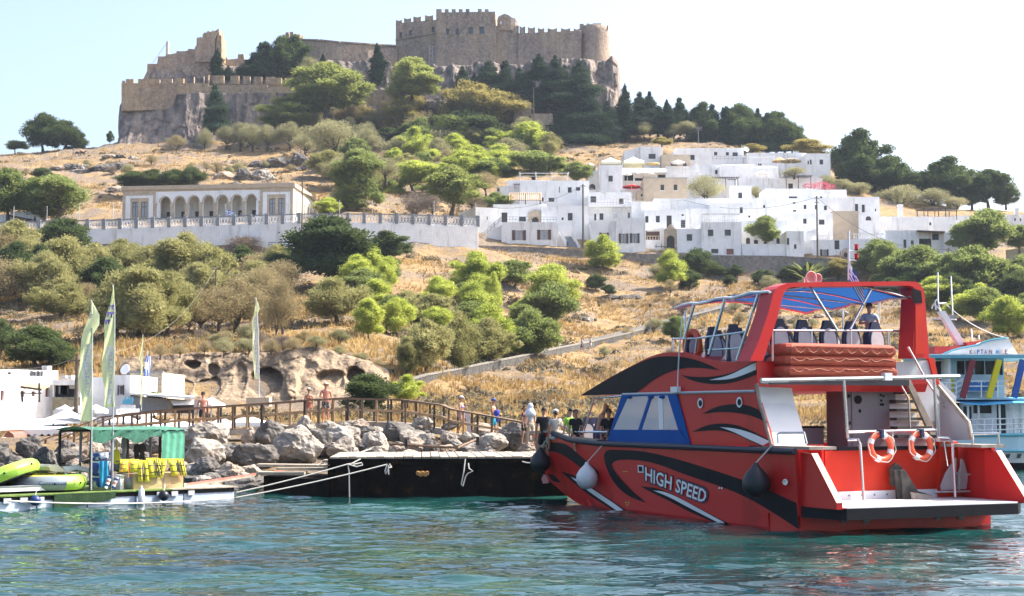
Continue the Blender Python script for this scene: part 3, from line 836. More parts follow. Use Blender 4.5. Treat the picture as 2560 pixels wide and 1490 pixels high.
k5 = lambda a,b,c,d:(C5(a),C5(b),c/3.36,d/3.36)
keep_wall('west',989,1091,434,430,54,250,[k5(332,352,272,322),k5(412,437,252,302),k5(602,628,225,285)])
keep_wall('centre',1090,1238,427,426,30,250,[k5(722,748,242,290),k5(800,833,238,292),k5(910,948,228,284),k5(1003,1041,226,284),k5(860,870,343,357),k5(1003,1013,343,357),k5(1022,1030,135,158)],16)
keep_wall('east',1296,1452,427,424,80,260,[])
keep_wall('link',1238,1297,427.5,427.5,64,260,[k5(1260,1268,255,278)])
p,q = pt(989,100,433.8),pt(1090,82,429.9)
MB().beam(p,q,.5,.35).build('string_course',M_KEEP,keep)
def round_tower(cx,Y,r0,r1,yt,yb,crown=()):
 c = pt(cx,yb,Y); H = zof(yt,Y)-c.z
 b = MB(); b.lathe([(r0,-6),(r0,0),(r1+(r0-r1)*.35,H*.4),(r1,H*.85),(r1,H)],(c.x,Y,c.z),28)
 b.build('tower',M_KEEP,keep,True)
 for(x0,x1,y0)in crown:
  dx =(C5((x0+x1)/2)-cx)/F*Y
  yy = Y-math.sqrt(max(.1,r1*r1-dx*dx))+.35
  merlon(keep,C5(x0),C5(x1),yy,y0/3.36,yt+1,M_KEEP,False,.9)
rt = 36/F*430
round_tower(1487,428.5,rt*1.2,rt,69,158,[(1845,1880,200),(1903,1930,198),(1955,2025,196),(2048,2085,214)])
b = MB(); c = pt(1267,70,429); rr = 29/F*429
rows =[]
zt0 = zof(70,429)
for h_ in range(2):
 pass
prof_y =[(1152,175),(1160,150),(1190,138),(1215,130),(1245,140),(1270,158),(1305,165),(1325,190),(1332,212)]
front =[]
for(x,y)in prof_y:
 dx =(C5(x)-1267)/F*429
 yy = 429-math.sqrt(max(.05,rr*rr-dx*dx))*.6
 front.append((dx+c.x,yy,zof(y/3.36,429)))
b.grid([[(p[0],p[1],zof(80,429))for p in front],front,[(p[0],p[1]+.9,p[2])for p in front],[(p[0],p[1]+.9,zof(80,429))for p in front]])
b.build('turret',M_KEEP,keep)
for x0 in(1176,1275):
 a_ = pt(C5(x0),60,425.8)
 MB().box(a_.x,a_.x+14/3.36/F*426,a_.y-.1,a_.y+.3,zof(205/3.36,426),zof(178/3.36,426)).build('slit_window',mat('sky_slit',(.62,.66,.70)),keep)
for(x0,x1,yt,yb,nt_)in[(302,352,168,190,1),(370,430,152,178,1),(448,512,138,166,1),(545,615,127,158,1),(640,686,77,100,0),(712,744,77,100,0),(770,804,77,100,0),(830,862,77,100,0),(888,920,75,100,0),(990,1022,75,100,0),(1048,1080,77,100,0),(1340,1388,218,265,1),(1410,1470,226,270,1),(1494,1548,234,274,1),(1576,1656,236,276,1),(1688,1766,236,276,1),(1796,1846,238,276,1),(1086,1136,100,118,0)]:
 x = C5((x0+x1)/2)
 Yk = np.interp(x,[989,1090,1091,1237,1296,1452],[434,430,427,426,427,424])
 merlon(keep,C5(x0),C5(x1),float(Yk),yt/3.36,yb/3.36+.6,M_KEEP,bool(nt_))
sc_ = thing('scaffold','thin pale scaffold tower against the castle keep wall','scaffold',pt(1080,160,427.5))
b = MB()
for x in(1073,1081,1089):
 b.tube([pt(x,161,427.4),pt(x,113,427.4)],.09,5)
for i,y in enumerate(np.linspace(116,160,8)):
 b.tube([pt(1072,y,427.4),pt(1090,y,427.4)],.08,5)
 if i<7: b.tube([pt(1073 if i%2 else 1089,y,427.4),pt(1089 if i%2 else 1073,y+6,427.4)],.06,5)
b.build('pole_frame',mat('pale_steel',(.42,.36,.34),rough=.5),sc_)
C4 = lambda x: 250+x/3.36
cw = thing('curtain_wall','long lower battlemented wall standing on the grey crag','castle wall',pt(600,230,410))
yy =[(180,660,870),(900,680,850),(1400,690,800),(1740,700,830),(2100,720,960),(2500,735,960)]
for i in range(len(yy)-1):
 b = MB(); wall_prism(b,C4(yy[i][0]),C4(yy[i+1][0]),408+i*.8,408+(i+1)*.8,(yy[i][1]+38)/3.36,(yy[i+1][1]+18)/3.36,(yy[i][2]+60)/3.36,(yy[i+1][2]+60)/3.36,6)
 b.build('wall',M_OLDW,cw)
for(x0,x1,yt)in[(186,204,678),(216,282,664),(320,500,664),(545,604,660),(642,702,657),(782,790,645),(866,872,640),(906,912,628),(945,1040,634),(1095,1165,636),(1200,1260,640),(1290,1358,643),(1392,1462,645),(1464,1524,652),(1560,1640,655),(1642,1684,662),(1712,1740,668)]:
 Yk = 408+.8*np.interp(x0,[180,900,1400,1740],[0,1,2,3])
 merlon(cw,C4(x0),C4(x1),float(Yk),yt/3.36,np.interp(x0,[180,900,1740],[702,688,706])/3.36,M_OLDW,False)
rw_ = thing('ruined_tower_wall','ruined stone tower with stepped battlement wall on the upper left','castle tower',pt(480,180,424))
b = MB()
b.prism([pt(C4(x),y/3.36,422)for x,y in[(345,700),(1010,700),(1020,480),(1020,300),(998,296),(998,240),(960,262),(962,330),(960,470),(800,420),(790,418),(735,425),(640,445),(555,465),(485,500),(480,535),(397,550),(395,600)]],(0,5,0))
b.build('wall',M_KEEP,rw_)
b = MB(); b.prism([pt(C4(x),y/3.36,421)for x,y in[(795,520),(960,520),(962,330),(998,250),(980,252),(975,262),(955,262),(955,256),(938,258),(938,266),(918,266),(918,260),(900,262),(900,272),(880,274),(880,268),(862,290),(858,330),(852,330),(850,310),(812,318),(810,380),(795,400)]],(0,7,0))
b.build('tower',M_KEEP,rw_)
b = MB(); b.prism([pt(C4(x),y/3.36,421.4)for x,y in[(964,500),(1020,500),(1020,300),(1000,290),(998,240),(985,300)]],(0,7,0)); b.build('sunlit_tower_side',M_OLDW,rw_)  # sunlit side of the tower, its warm light put into the stone colour
for(x0,x1,yt,yb)in[(486,540,474,505),(556,626,455,470),(642,722,430,450),(738,790,412,430),(398,480,536,556)]:
 merlon(rw_,C4(x0),C4(x1),421.9,yt/3.36,yb/3.36,M_KEEP,False)
co = thing('temple_column','thin restored temple column held by stay wires','column',pt(C4(567),150,428))
MB().lathe([(.55,-1),(.5,zof(350/3.36,428)-co.location.z)],co.location,10).build('shaft',mat('pale_marble',(.62,.56,.48),rough=.8),co)
b = MB()
for e in(445,660): b.tube([pt(C4(562),360/3.36,428),pt(C4(e),525/3.36,427)],.05,4)
b.build('stay_wire',mat('stay_wire',(.30,.30,.30),rough=.5),co)
sb = thing('low_ruin_wall','low broken wall between the ruined tower and the conifers','castle wall',pt(600,150,430))
b = MB(); b.prism([pt(C4(x),y/3.36,428)for x,y in[(1015,700),(1400,700),(1400,440),(1270,440),(1265,500),(1210,500),(1205,455),(1160,455),(1155,492),(1075,500),(1062,480),(1020,482)]],(0,3,0)); b.build('wall',M_KEEP,sb)
tu = thing('round_turret','small round turret with battlements behind the conifers','castle tower',pt(732,130,430))
r_ = 25/F*430; c = pt(732,150,432); H = zof(96,430)-c.z
MB().lathe([(r_*1.05,-4),(r_,H*.4),(r_,H)],c,20).build('tower',M_OLDW,tu,True)
for i in range(12):
 a = i/12*6.283; p = c+Vector((math.cos(a)*r_*.9,math.sin(a)*r_*.9,H))
 d = Vector((-math.sin(a),math.cos(a),0)); e = Vector((math.cos(a),math.sin(a),0))
 MB().obox(p-d*.5-e*.3-Vector((0,0,.2)),d*1.0,e*.6,Vector((0,0,(1.9 if i in(8,9)else 1.4)))).build('merlon',M_OLDW,tu)
pw = thing('plain_castle_wall','long plain castle wall sloping between round turret and keep','castle wall',pt(880,160,430))
b = MB(); cur =[(755,340,426),(800,345,425),(850,362,425),(920,378,427),(992,392,432)]
for i in range(4):
 wall_prism(b,cur[i][0],cur[i+1][0],cur[i][2],cur[i+1][2],cur[i][1]/3.36,cur[i+1][1]/3.36,235,235,5)
b.build('wall',M_KEEP,pw)
b = MB()
for i in range(4): b.beam(pt(cur[i][0],cur[i][1]/3.36-.3,cur[i][2]+1),pt(cur[i+1][0],cur[i+1][1]/3.36-.3,cur[i+1][2]+1),2.6,.4)
b.build('coping',M_KEEP,pw)
gw = thing('castle_gate_wall','short battlemented stone wall by the castle steps','castle wall',pt(1310,290,395))
b = MB(); wall_prism(b,1286,1328,396,396,257,257,302,302,2); wall_prism(b,1328,1382,394,394,284,284,312,312,2); b.build('wall',M_KEEP,gw)
for x0,x1 in((1290,1301),(1309,1320)): merlon(gw,x0,x1,396,251,257,M_KEEP,False)
f = thing('field_wall','low grey field wall on the slope above the green trees','wall',pt(1250,390,352))
b = MB(); wall_prism(b,1182,1302,352,354,369,369,402,402,1.2); b.build('wall',M_KEEP,f)
M_POLE = mat('weathered_pole_wood',(.075,.06,.048),(.14,.115,.09),6,.9)
def pole(x,yt,yb,label,Y=None,r=.13,arms=((0,.5),)):
 p = hit(x,yb)if Y is None else pt(x,yb,Y)
 t = thing('utility_pole',label,'utility pole',p)
 H = zof(yt,p.y)-p.z
 MB().tube([p-Vector((0,0,.6)),p+Vector((0,0,H))],[r*1.2,r*.8],8).build('post',M_POLE,t)
 for(dz,w_)in arms:
  MB().beam(p+Vector((-w_,0,H-.4-dz)),p+Vector((w_,0,H-.4-dz)),.1).build('crossarm',M_POLE,t)
 return p+Vector((0,0,H-.2))
M_WIRE = mat('wire',(.16,.155,.15),rough=.5)
def wire(label,a,b_,sag=1.0,r=.03,m=None,cat='wire',nm='overhead_wire',grp='overhead wires'):
 a,b_ = Vector(a),Vector(b_)
 pts =[a.lerp(b_,i/14)-Vector((0,0,sag*4*(i/14)*(1-i/14)))for i in range(15)]
 return MB().tube(pts,r,4).build_at(nm,m or M_WIRE,label=label,cat=cat,group=grp)
pc = pole(1334,217,305,'pale utility pole by the castle steps',391)
# white terrace wall and the arcaded school
def white_wall(name,c1=(.70,.70,.71),c2=(.82,.82,.82),sc=.5):
 m,t,b,L = nodes(name)
 g = t.nodes.new('ShaderNodeNewGeometry')
 def nz(s,d,st=None):
  n = t.nodes.new('ShaderNodeTexNoise'); n.inputs['Scale'].default_value = s; n.inputs['Detail'].default_value = d; n.inputs['Roughness'].default_value = .65
  v = g.outputs['Position']
  if st:
   mp = t.nodes.new('ShaderNodeMapping'); mp.inputs['Scale'].default_value = st; L.new(v,mp.inputs[0]); v = mp.outputs[0]
  L.new(v,n.inputs['Vector']); return n.outputs['Fac']
 r = t.nodes.new('ShaderNodeValToRGB'); r.color_ramp.elements[0].position = .3; r.color_ramp.elements[1].position = .6
 r.color_ramp.elements[0].color =(*c1,1); r.color_ramp.elements[1].color =(*c2,1); L.new(nz(sc,6),r.inputs[0])
 r2 = t.nodes.new('ShaderNodeValToRGB'); r2.color_ramp.elements[0].position = .28; r2.color_ramp.elements[1].position = .46
 r2.color_ramp.elements[0].color =(.66,.63,.60,1); r2.color_ramp.elements[1].color =(1,1,1,1); L.new(nz(1.1,6,(1,1,.16)),r2.inputs[0])
 mx = t.nodes.new('ShaderNodeMix'); mx.data_type = 'RGBA'; mx.blend_type = 'MULTIPLY'; mx.inputs[0].default_value = 1
 L.new(r.outputs[0],mx.inputs[6]); L.new(r2.outputs[0],mx.inputs[7]); L.new(mx.outputs[2],b.inputs['Base Color'])
 b.inputs['Roughness'].default_value = .9; b.inputs['Specular IOR Level'].default_value = .15
 bu = t.nodes.new('ShaderNodeBump'); bu.inputs['Distance'].default_value = .06; L.new(nz(1.6,7),bu.inputs['Height']); L.new(bu.outputs[0],b.inputs['Normal'])
 return m
M_WHITE = white_wall('whitewash')
M_WHITE2 = white_wall('whitewash_clean',(.76,.76,.765),(.83,.83,.83),.3)
M_CREAM = white_wall('cream_plaster',(.62,.58,.50),(.74,.70,.61))
M_BEIGE = mat('beige_sandstone',(.42,.34,.25),(.56,.46,.345),1.5,.9,.03,5)
M_TAN = mat('tan_cornice',(.44,.35,.26),(.52,.42,.31),1.0,.9)
M_GREYP = mat('grey_pier_paint',(.20,.215,.24),(.27,.285,.31),2,.85)
M_FRAME = mat('dark_window_frame',(.055,.045,.042),rough=.6)
M_GREYF = mat('grey_blue_joinery',(.19,.20,.23),rough=.6)
M_PANE = mat('window_glass',(.045,.05,.06),rough=.12,spec=.6)
M_CURT = mat('curtained_glass',(.33,.34,.36),(.48,.48,.50),3,rough=.3)
M_SHUT = mat('brown_shutter',(.085,.045,.035),(.12,.065,.05),4,.7)
M_SHUTD = mat('dark_shutter',(.05,.045,.05),(.075,.065,.07),4,.7)
M_DOORR = mat('red_brown_door',(.23,.10,.075),(.28,.13,.10),3,.7)
M_IRON = mat('black_iron',(.025,.025,.028),rough=.5)
tw = thing('terrace_wall','long white terrace wall with lattice parapet across the hillside','wall',pt(700,600,250))
PW =[(-260,251.5,556,600),(0,250.6,554,600),(300,249.6,547,640),(520,248.5,540,640),(750,247,533,640),(950,249,533,640),(1080,251,537,640),(1195,253.5,541,630)]
def pwY(x): return float(np.interp(x,[p[0]for p in PW],[p[1]for p in PW]))
def pwt(x): return float(np.interp(x,[p[0]for p in PW],[p[2]for p in PW]))
ph_ = 25.0
for i in range(len(PW)-1):
 a,b_ = PW[i],PW[i+1]
 mb = MB(); wall_prism(mb,a[0],b_[0],a[1],b_[1],a[2]+ph_,b_[2]+ph_,a[3]+25,b_[3]+25,.9)
 mb.build('wall',M_WHITE,tw)
step = 40.7
x = 1195.0
xs_ =[]
while x>-260: xs_.append(x); x-=step
xs_.reverse()
for i,x in enumerate(xs_):
 Y = pwY(x); p = pt(x,pwt(x)+ph_,Y); q = zof(pwt(x)-1.5,Y)
 MB().box(p.x-.28,p.x+.28,Y-.12,Y+.5,p.z-.02,q).build('pier',M_GREYP,tw)
 if i+1<len(xs_):
  x2 = xs_[i+1]; Y2 = pwY(x2)
  A,B = pt(x,pwt(x)+ph_,Y)+Vector((.3,.15,0)),pt(x2,pwt(x2)+ph_,Y2)+Vector((-.3,.15,0))
  h = zof(pwt(x),Y)-A.z
  up = Vector((0,0,1))
  b = MB()
  b.beam(A+up*(h-.12),B+up*(h-.12),.22,.16)
  b.build('rail',M_GREYP,tw)
  b = MB()
  b.beam(A+up*.07,B+up*.07,.14,.14)
  n_ = 4
  for k in range(n_):
   P,Q = A.lerp(B,k/n_),A.lerp(B,(k+1)/n_)
   b.beam(P+up*.12,Q+up*(h-.22),.09,.09); b.beam(Q+up*.12,P+up*(h-.22),.08,.08)
   M2 =(P+Q)/2
   b.beam(M2+up*.12,M2+up*(h-.2),.07,.07)
  b.beam(A+up*h*.48,B+up*h*.48,.07,.07)
  b.build('lattice_panel',M_WHITE2,tw)
ws = MB().box(-.13,.13,-.06,.1,-.22,.22).build('weep_hole',M_DARK,tw)
wm = ws.data; bpy.data.objects.remove(ws)
for(x,y)in[(295,563),(307,575),(358,574),(385,575),(555,573),(577,572),(602,574),(628,572),(653,572),(675,571),(705,570),(732,572),(895,569),(919,568),(944,572),(973,571),(1004,571),(1031,571),(1052,571),(1086,572),(1132,573),(1155,575),(687,599),(715,599),(1021,600),(1044,601),(1067,600),(933,554)]:
 Y = pwY(x); share('weep_hole',wm,tw,pt(x,y,Y)-tw.location+Vector((0,-.02,0)))
f = thing('iron_railing','short dark railing at the foot of the white wall','railing',pt(690,615,246))
b = MB()
for y in(606,612,617): b.tube([pt(672,y,246),pt(728,y,246)],.04,4)
for x in range(672,730,8): b.tube([pt(x,605,246),pt(x,619,246)],.04,4)
b.build('bars',M_IRON,f)
C8x = lambda x: x/3.316
C8y = lambda y: 380+y/3.316
sch = thing('arcaded_school','low beige stone school with seven white arches on the terrace','building',pt(520,545,259))
SA,SB = pt(C8x(1015),505,262),pt(C8x(2430),505,258)
SU =(Vector((SB.x,SB.y,0))-Vector((SA.x,SA.y,0))).normalized(); SN = Vector((-SU.y,SU.x,0)); S0 = Vector((SA.x,SA.y,0))
def sp(x,y): return on_plane(C8x(x),C8y(y),S0,SU,SN)
SW = lambda s,z,d = 0: S0+SU*s+SN*d+Vector((0,0,z))
zb = sp(1700,560)[1]-2; zt = sp(1700,300)[1]; zc = sp(1700,322)[1]
sL = sp(2430,400)[0]
s1,s2 = sp(1292,400)[0],sp(2155,400)[0]
b = MB()
wins =[]
def fr(x0,x1,y0,y1):
 a,c = sp(x0,y1),sp(x1,y0); return(a[0],c[0],a[1],c[1])
wl =[fr(1092,1144,412,540),fr(1166,1220,412,540)]; wr =[fr(2228,2282,384,512),fr(2304,2357,382,510)]
facade(b,SW(0,0),SW(s1,0),zb,zt,wl,.35)
facade(b,SW(s2,0),SW(sL,0),zb,zt,[(h[0]-s2,h[1]-s2,h[2],h[3])for h in wr],.35)
D_ = 14
b.add([SW(0,zb),SW(0,zb,D_),SW(0,zt,D_),SW(0,zt),SW(sL,zt),SW(sL,zt,D_)],[(0,3,2,1),(3,4,5,2)])
b.add([SW(s1,zt,0),SW(s2,zt,0),SW(s2,zc,0),SW(s1,zc,0)],[(0,3,2,1)])
b.build('wall',M_BEIGE,sch)
MB().obox(SW(-.2,zt-.1,-.25),SU*(sL+.4),SN*.5,Vector((0,0,.7))).build('cornice',M_TAN,sch)
def school_window(h,d=.3):
 a,c,z0,z1 = h
 fm = MB()
 for s_ in(a,(a+c)/2-.06,c-.12): fm.obox(SW(s_,z0,d-.12),SU*.12,SN*.1,Vector((0,0,z1-z0)))
 for z_ in(z0,z0+(z1-z0)*.66,z1-.12): fm.obox(SW(a+.125,z_,d-.117),SU*(c-a-.25),SN*.094,Vector((0,0,.11)))
 wo = fm.build('window',M_GREYF,sch)
 MB().add([SW(a,z0,d),SW(c,z0,d),SW(c,z1,d),SW(a,z1,d)],[(0,1,2,3)]).build('pane',M_CURT,wo)
for h in wl+wr: school_window(h)
for(x0,x1,y0,y1,X0,X1,Y0)in((1040,1270,360,548,1078,1236,382),(2178,2405,330,522,2212,2370,350)):
 o,i = fr(x0,x1,y0,y1),fr(X0,X1,Y0,y1)
 mb = MB(); hgt = o[3]-zb-.5
 mb.obox(SW(o[0],zb+.5,-.12),SU*(i[0]-o[0]),SN*.115,Vector((0,0,hgt))); mb.obox(SW(i[1],zb+.5,-.12),SU*(o[1]-i[1]),SN*.115,Vector((0,0,hgt)))
 mb.obox(SW(i[0],i[3],-.118),SU*(i[1]-i[0]),SN*.113,Vector((0,0,o[3]-i[3])))
 mb.build('white_surround',M_WHITE2,sch)
ac = MB()
cxs =[1368,1488,1606,1725,1843,1962,2080]
op =[]
for k,cx in enumerate(cxs):
 yt_ = 372-(cx-1368)*.027
 a = sp(cx-45,540); c = sp(cx+45,yt_)
 op.append((a[0],c[0],c[1]))
edges =[s1]+[(op[i][1]+op[i+1][0])/2 for i in range(6)]+[s2]
for k,(a,c,zp)in enumerate(op):
 e0,e1 = edges[k],edges[k+1]
 r_ =(c-a)/2; mid =(a+c)/2; zs_ = zp-r_*1.08
 for d,sg in((0,1),(.55,-1)):
  ac.add([SW(e0,zb,d),SW(a,zb,d),SW(a,zs_,d),SW(e0,zs_,d)],[(0,1,2,3)])
  ac.add([SW(c,zb,d),SW(e1,zb,d),SW(e1,zs_,d),SW(c,zs_,d)],[(0,1,2,3)])
  N_ = 12
  arc =[(mid-r_*math.cos(math.pi*i/N_),zs_+r_*1.08*math.sin(math.pi*i/N_))for i in range(N_+1)]
  arc[0] =(a,zs_); arc[-1] =(c,zs_)
  top =[(e0+(e1-e0)*i/N_,zc)for i in range(N_+1)]
  ac.grid([[SW(*p,d)for p in arc],[SW(*p,d)for p in top]])
  ac.add([SW(e0,zs_,d),SW(a,zs_,d),SW(e0,zc,d)],[(0,1,2)]); ac.add([SW(c,zs_,d),SW(e1,zs_,d),SW(e1,zc,d)],[(0,1,2)])
 full =[(a,zb)]+arc+[(c,zb)]
 ac.grid([[SW(*p,0)for p in full],[SW(*p,.55)for p in full]])
ac.build('arcade',M_WHITE2,sch)
for k in range(8):
 s_ = edges[k]
 w_ = .62 if k not in(0,7)else .35
 z_ = op[min(k,6)][2]-(op[0][1]-op[0][0])*.56
 mb = MB(); mb.obox(SW(s_-w_/2,zb,-.08),SU*w_,SN*.07,Vector((0,0,z_-zb-.35))); mb.obox(SW(s_-w_/2-.1,z_-.348,-.14),SU*(w_+.2),SN*.135,Vector((0,0,.3)))
 mb.build('column',M_BEIGE,sch)
for(a,c,zp)in op:
 r_ =(c-a)/2; mid =(a+c)/2; zs_ = zp-r_*1.08
 MB().tube([SW(mid-(r_+.1)*math.cos(math.pi*i/12),zs_+(r_*1.08+.1)*math.sin(math.pi*i/12),-.02)for i in range(13)],.1,5).build('arch_moulding',M_BEIGE,sch)
mb = MB(); mb.add([SW(s1,zb,2.6),SW(s2,zb,2.6),SW(s2,zt,2.6),SW(s1,zt,2.6)],[(0,1,2,3)]); mb.add([SW(s1,zc+.3,.5),SW(s2,zc+.3,.5),SW(s2,zc+.3,2.6),SW(s1,zc+.3,2.6)],[(0,3,2,1)])
mb.build('loggia_back_wall',M_CREAM,sch)
for k,(a,c,zp)in enumerate(op):
 if k==4: continue
 o_ = .35 if k in(1,5)else .5
 w_ =(c-a)*(.62 if k not in(1,5)else .38)
 s_ = a+(c-a-w_)*o_
 dz =(zp-zb)*.62
 dm = MB().obox(SW(s_,zb,2.5),SU*w_,SN*.08,Vector((0,0,dz))).build('door',M_FRAME,sch)
 MB().obox(SW(s_+w_*.56,zb+dz*.4,2.46),SU*w_*.3,SN*.03,Vector((0,0,dz*.5))).build('pane',M_CURT,dm)
for z_ in(.35,.62): MB().obox(SW(op[5][0]+.9,zb+(op[5][2]-zb)*z_,1.9),SU*.9,SN*.4,Vector((0,0,.7))).build('air_conditioner',M_WHITE2,sch)
PE = pt(785,505,275)
b = MB(); P1 = SW(sL,0); PEv = Vector((PE.x,PE.y,0)); fu =(PEv-P1).normalized(); FL =(PEv-P1).length
FW = lambda s,z,d = 0: P1+fu*s+Vector((-fu.y,fu.x,0))*d+Vector((0,0,z))
fh =[(FL*q,FL*q+.9,zb+2.6,zb+5.6)for q in(.14,.30,.52,.70,.82)]
facade(b,FW(0,0),FW(FL,0),zb,zt,fh,.3)
b.build('side_wall',M_CREAM,sch)
MB().beam(FW(-.1,zt+.25,-.1),FW(FL,zt+.25,-.1),.5,.7).build('side_cornice',M_TAN,sch)
for h in fh:
 MB().add([FW(h[0],h[2],.25),FW(h[1],h[2],.25),FW(h[1],h[3],.25),FW(h[0],h[3],.25)],[(0,1,2,3)]).build('window',M_PANE,sch)
hut = thing('terrace_hut','low white hut with a sloping dark awning on the left terrace','hut',pt(70,552,262))
b = MB(); b.prism([pt(x,y,262)for x,y in[(-20,562),(112,562),(100,545),(88,528),(26,528),(26,536),(-20,536)]],(0,4,0)); b.build('wall',M_WHITE,hut)
MB().prism([pt(x,y,261.6)for x,y in[(24,537),(85,549),(64,552),(40,551),(24,540)]],(0,1.0,0)).build('awning',M_SHUT,hut)
for i,(x,yt_)in enumerate([(34,515),(117,515),(198,510),(282,510),(849,500),(931,500),(1085,502),(1189,506)]):
 Y = pwY(x)+.4; p = pt(x,pwt(x),Y)
 MB().tube([p,Vector((p.x,p.y,zof(yt_,Y)))],.05,5).build_at('fence_pole',mat('pole_steel',(.45,.46,.48),rough=.5)if i==0 else bpy.data.materials['pole_steel'],label='thin grey pole standing on the white terrace wall',cat='pole',group='thin poles on the terrace wall')
M_FLAGB = mat('flag_blue',(.02,.09,.38),rough=.8); M_FLAGW = mat('flag_white',(.75,.76,.80),rough=.8)
def striped_flag(label,o,du,dv,fold=.1,parent_h=None):
 """blue and white nine-stripe flag with a cross canton; o = upper hoist corner, du = fly, dv = down"""
 o,du,dv = Vector(o),Vector(du),Vector(dv); nn = du.cross(dv).normalized()
 b = MB(); N_ = 10
 W_ = lambda u,v: o+du*u+dv*v+nn*fold*math.sin(u*9+v*3)
 for i in range(9):
  for k in range(N_):
   u0,u1 = k/N_,(k+1)/N_; v0,v1 = i/9,(i+1)/9
   cant = u0<.35 and i<5
   b.k = 0 if(not cant and i%2==0)or(cant and not(i==2 or abs((u0+u1)/2-.175)<.06))else 1
   b.add([W_(u0,v0),W_(u1,v0),W_(u1,v1),W_(u0,v1)],[(0,1,2,3)])
 return b
t = thing('flag','blue and white striped flag hanging below a school arch','flag',SW(op[5][0]-.3,zb+1.2,-2.2))
p = t.location
striped_flag('',p+Vector((0,0,2.2)),(1.6,0,-.4),(0.1,0,-1.2)).build('cloth',[M_FLAGB,M_FLAGW],t)
MB().tube([p-Vector((0,0,2)),p+Vector((0,0,3.2))],.05,5).build('pole',bpy.data.materials['pole_steel'],t)
pA = pole(754,438,640,'dark utility pole in front of the white wall',245.5)
# village
K6 = lambda x,y:(1180+x/3.6,340+y/3.6)
K7 = lambda x,y:(1800+x/3.316,340+y/3.316)
def dark_mat(): return M_DARK
SIL ={}
def house(label,K,x0,x1,yt,yb,Y,wins=(),dep=8,Y1=None,m=None,ext=3.0,name='house',cat='house',group='white flat roofed houses of the hillside village',cope=False,ytR=None,rail=None):
 m = m or M_WHITE
 (ax,ay),(bx,by) = K(x0,yt),K(x1,yb)
 Y1 = Y1 or Y
 ym =(ay+by)/2
 pa,pb = pt(ax,ym,Y),pt(bx,ym,Y1)
 zt = zof(ay,Y); zb = zof(by,max(Y,Y1))-ext
 zR = zt if ytR is None else zof(K(0,ytR)[1],Y1)
 P0 = Vector((pa.x,pa.y,0)); u =(Vector((pb.x,pb.y,0))-P0); Ln = u.length; u = u/Ln
 n = Vector((-u.y,u.x,0))
 t = thing(name,label,cat,P0+u*Ln/2+Vector((0,0,zb+ext)),group)
 A = lambda s,d,z: P0+u*s+n*d+Vector((0,0,z))
 hs =[]
 for wn in wins:
  k,wx0,wx1,wy0,wy1 = wn[:5]
  qa,qb = K(wx0,wy1),K(wx1,wy0)
  s0,z0 = on_plane(qa[0],qa[1],P0,u,n); s1,z1 = on_plane(qb[0],qb[1],P0,u,n)
  hs.append((k,max(.05,s0),min(Ln-.05,s1),max(zb+.05,z0),min(zt-.1,z1)))
 b = MB()
 facade(b,pa,pb,zb,zt,[h[1:]for h in hs],.32)
 th = .28
 pr = .55
 b.add([A(0,0,zb),A(0,dep,zb),A(0,dep,zt),A(0,0,zt),A(Ln,0,zb),A(Ln,dep,zb),A(Ln,dep,zt),A(Ln,0,zt),A(th,th,zt),A(Ln-th,th,zt),A(Ln-th,dep-th,zt),A(th,dep-th,zt),A(th,th,zt-pr),A(Ln-th,th,zt-pr),A(Ln-th,dep-th,zt-pr),A(th,dep-th,zt-pr)],[(0,3,2,1),(4,5,6,7),(1,2,6,5),(3,7,9,8),(7,6,10,9),(6,2,11,10),(2,3,8,11),(8,9,13,12),(9,10,14,13),(10,11,15,14),(11,8,12,15),(12,13,14,15)])
 if ytR is not None and zR>zt+.05:
  b.prism([A(0,0,zt-.01),A(Ln,0,zt-.01),A(Ln,0,zR)],n*.3)
 b.build('wall',m,t)
 if cope: MB().obox(A(-.06,-.07,zt-.02),u*(Ln+.12),n*.4,Vector((0,0,.1))).build('coping',M_GREYP,t)
 for(k,a,c,z0,z1)in hs: opening(t,A,u,n,k,a,c,z0,z1)
 if rail: balusters(t,A(rail[0]*Ln,.12,zt),A(rail[1]*Ln,.12,zt),rail[2])
 t['_'] = 0
 del t['_']
 return t,A,u,n,Ln,zt,zb+ext
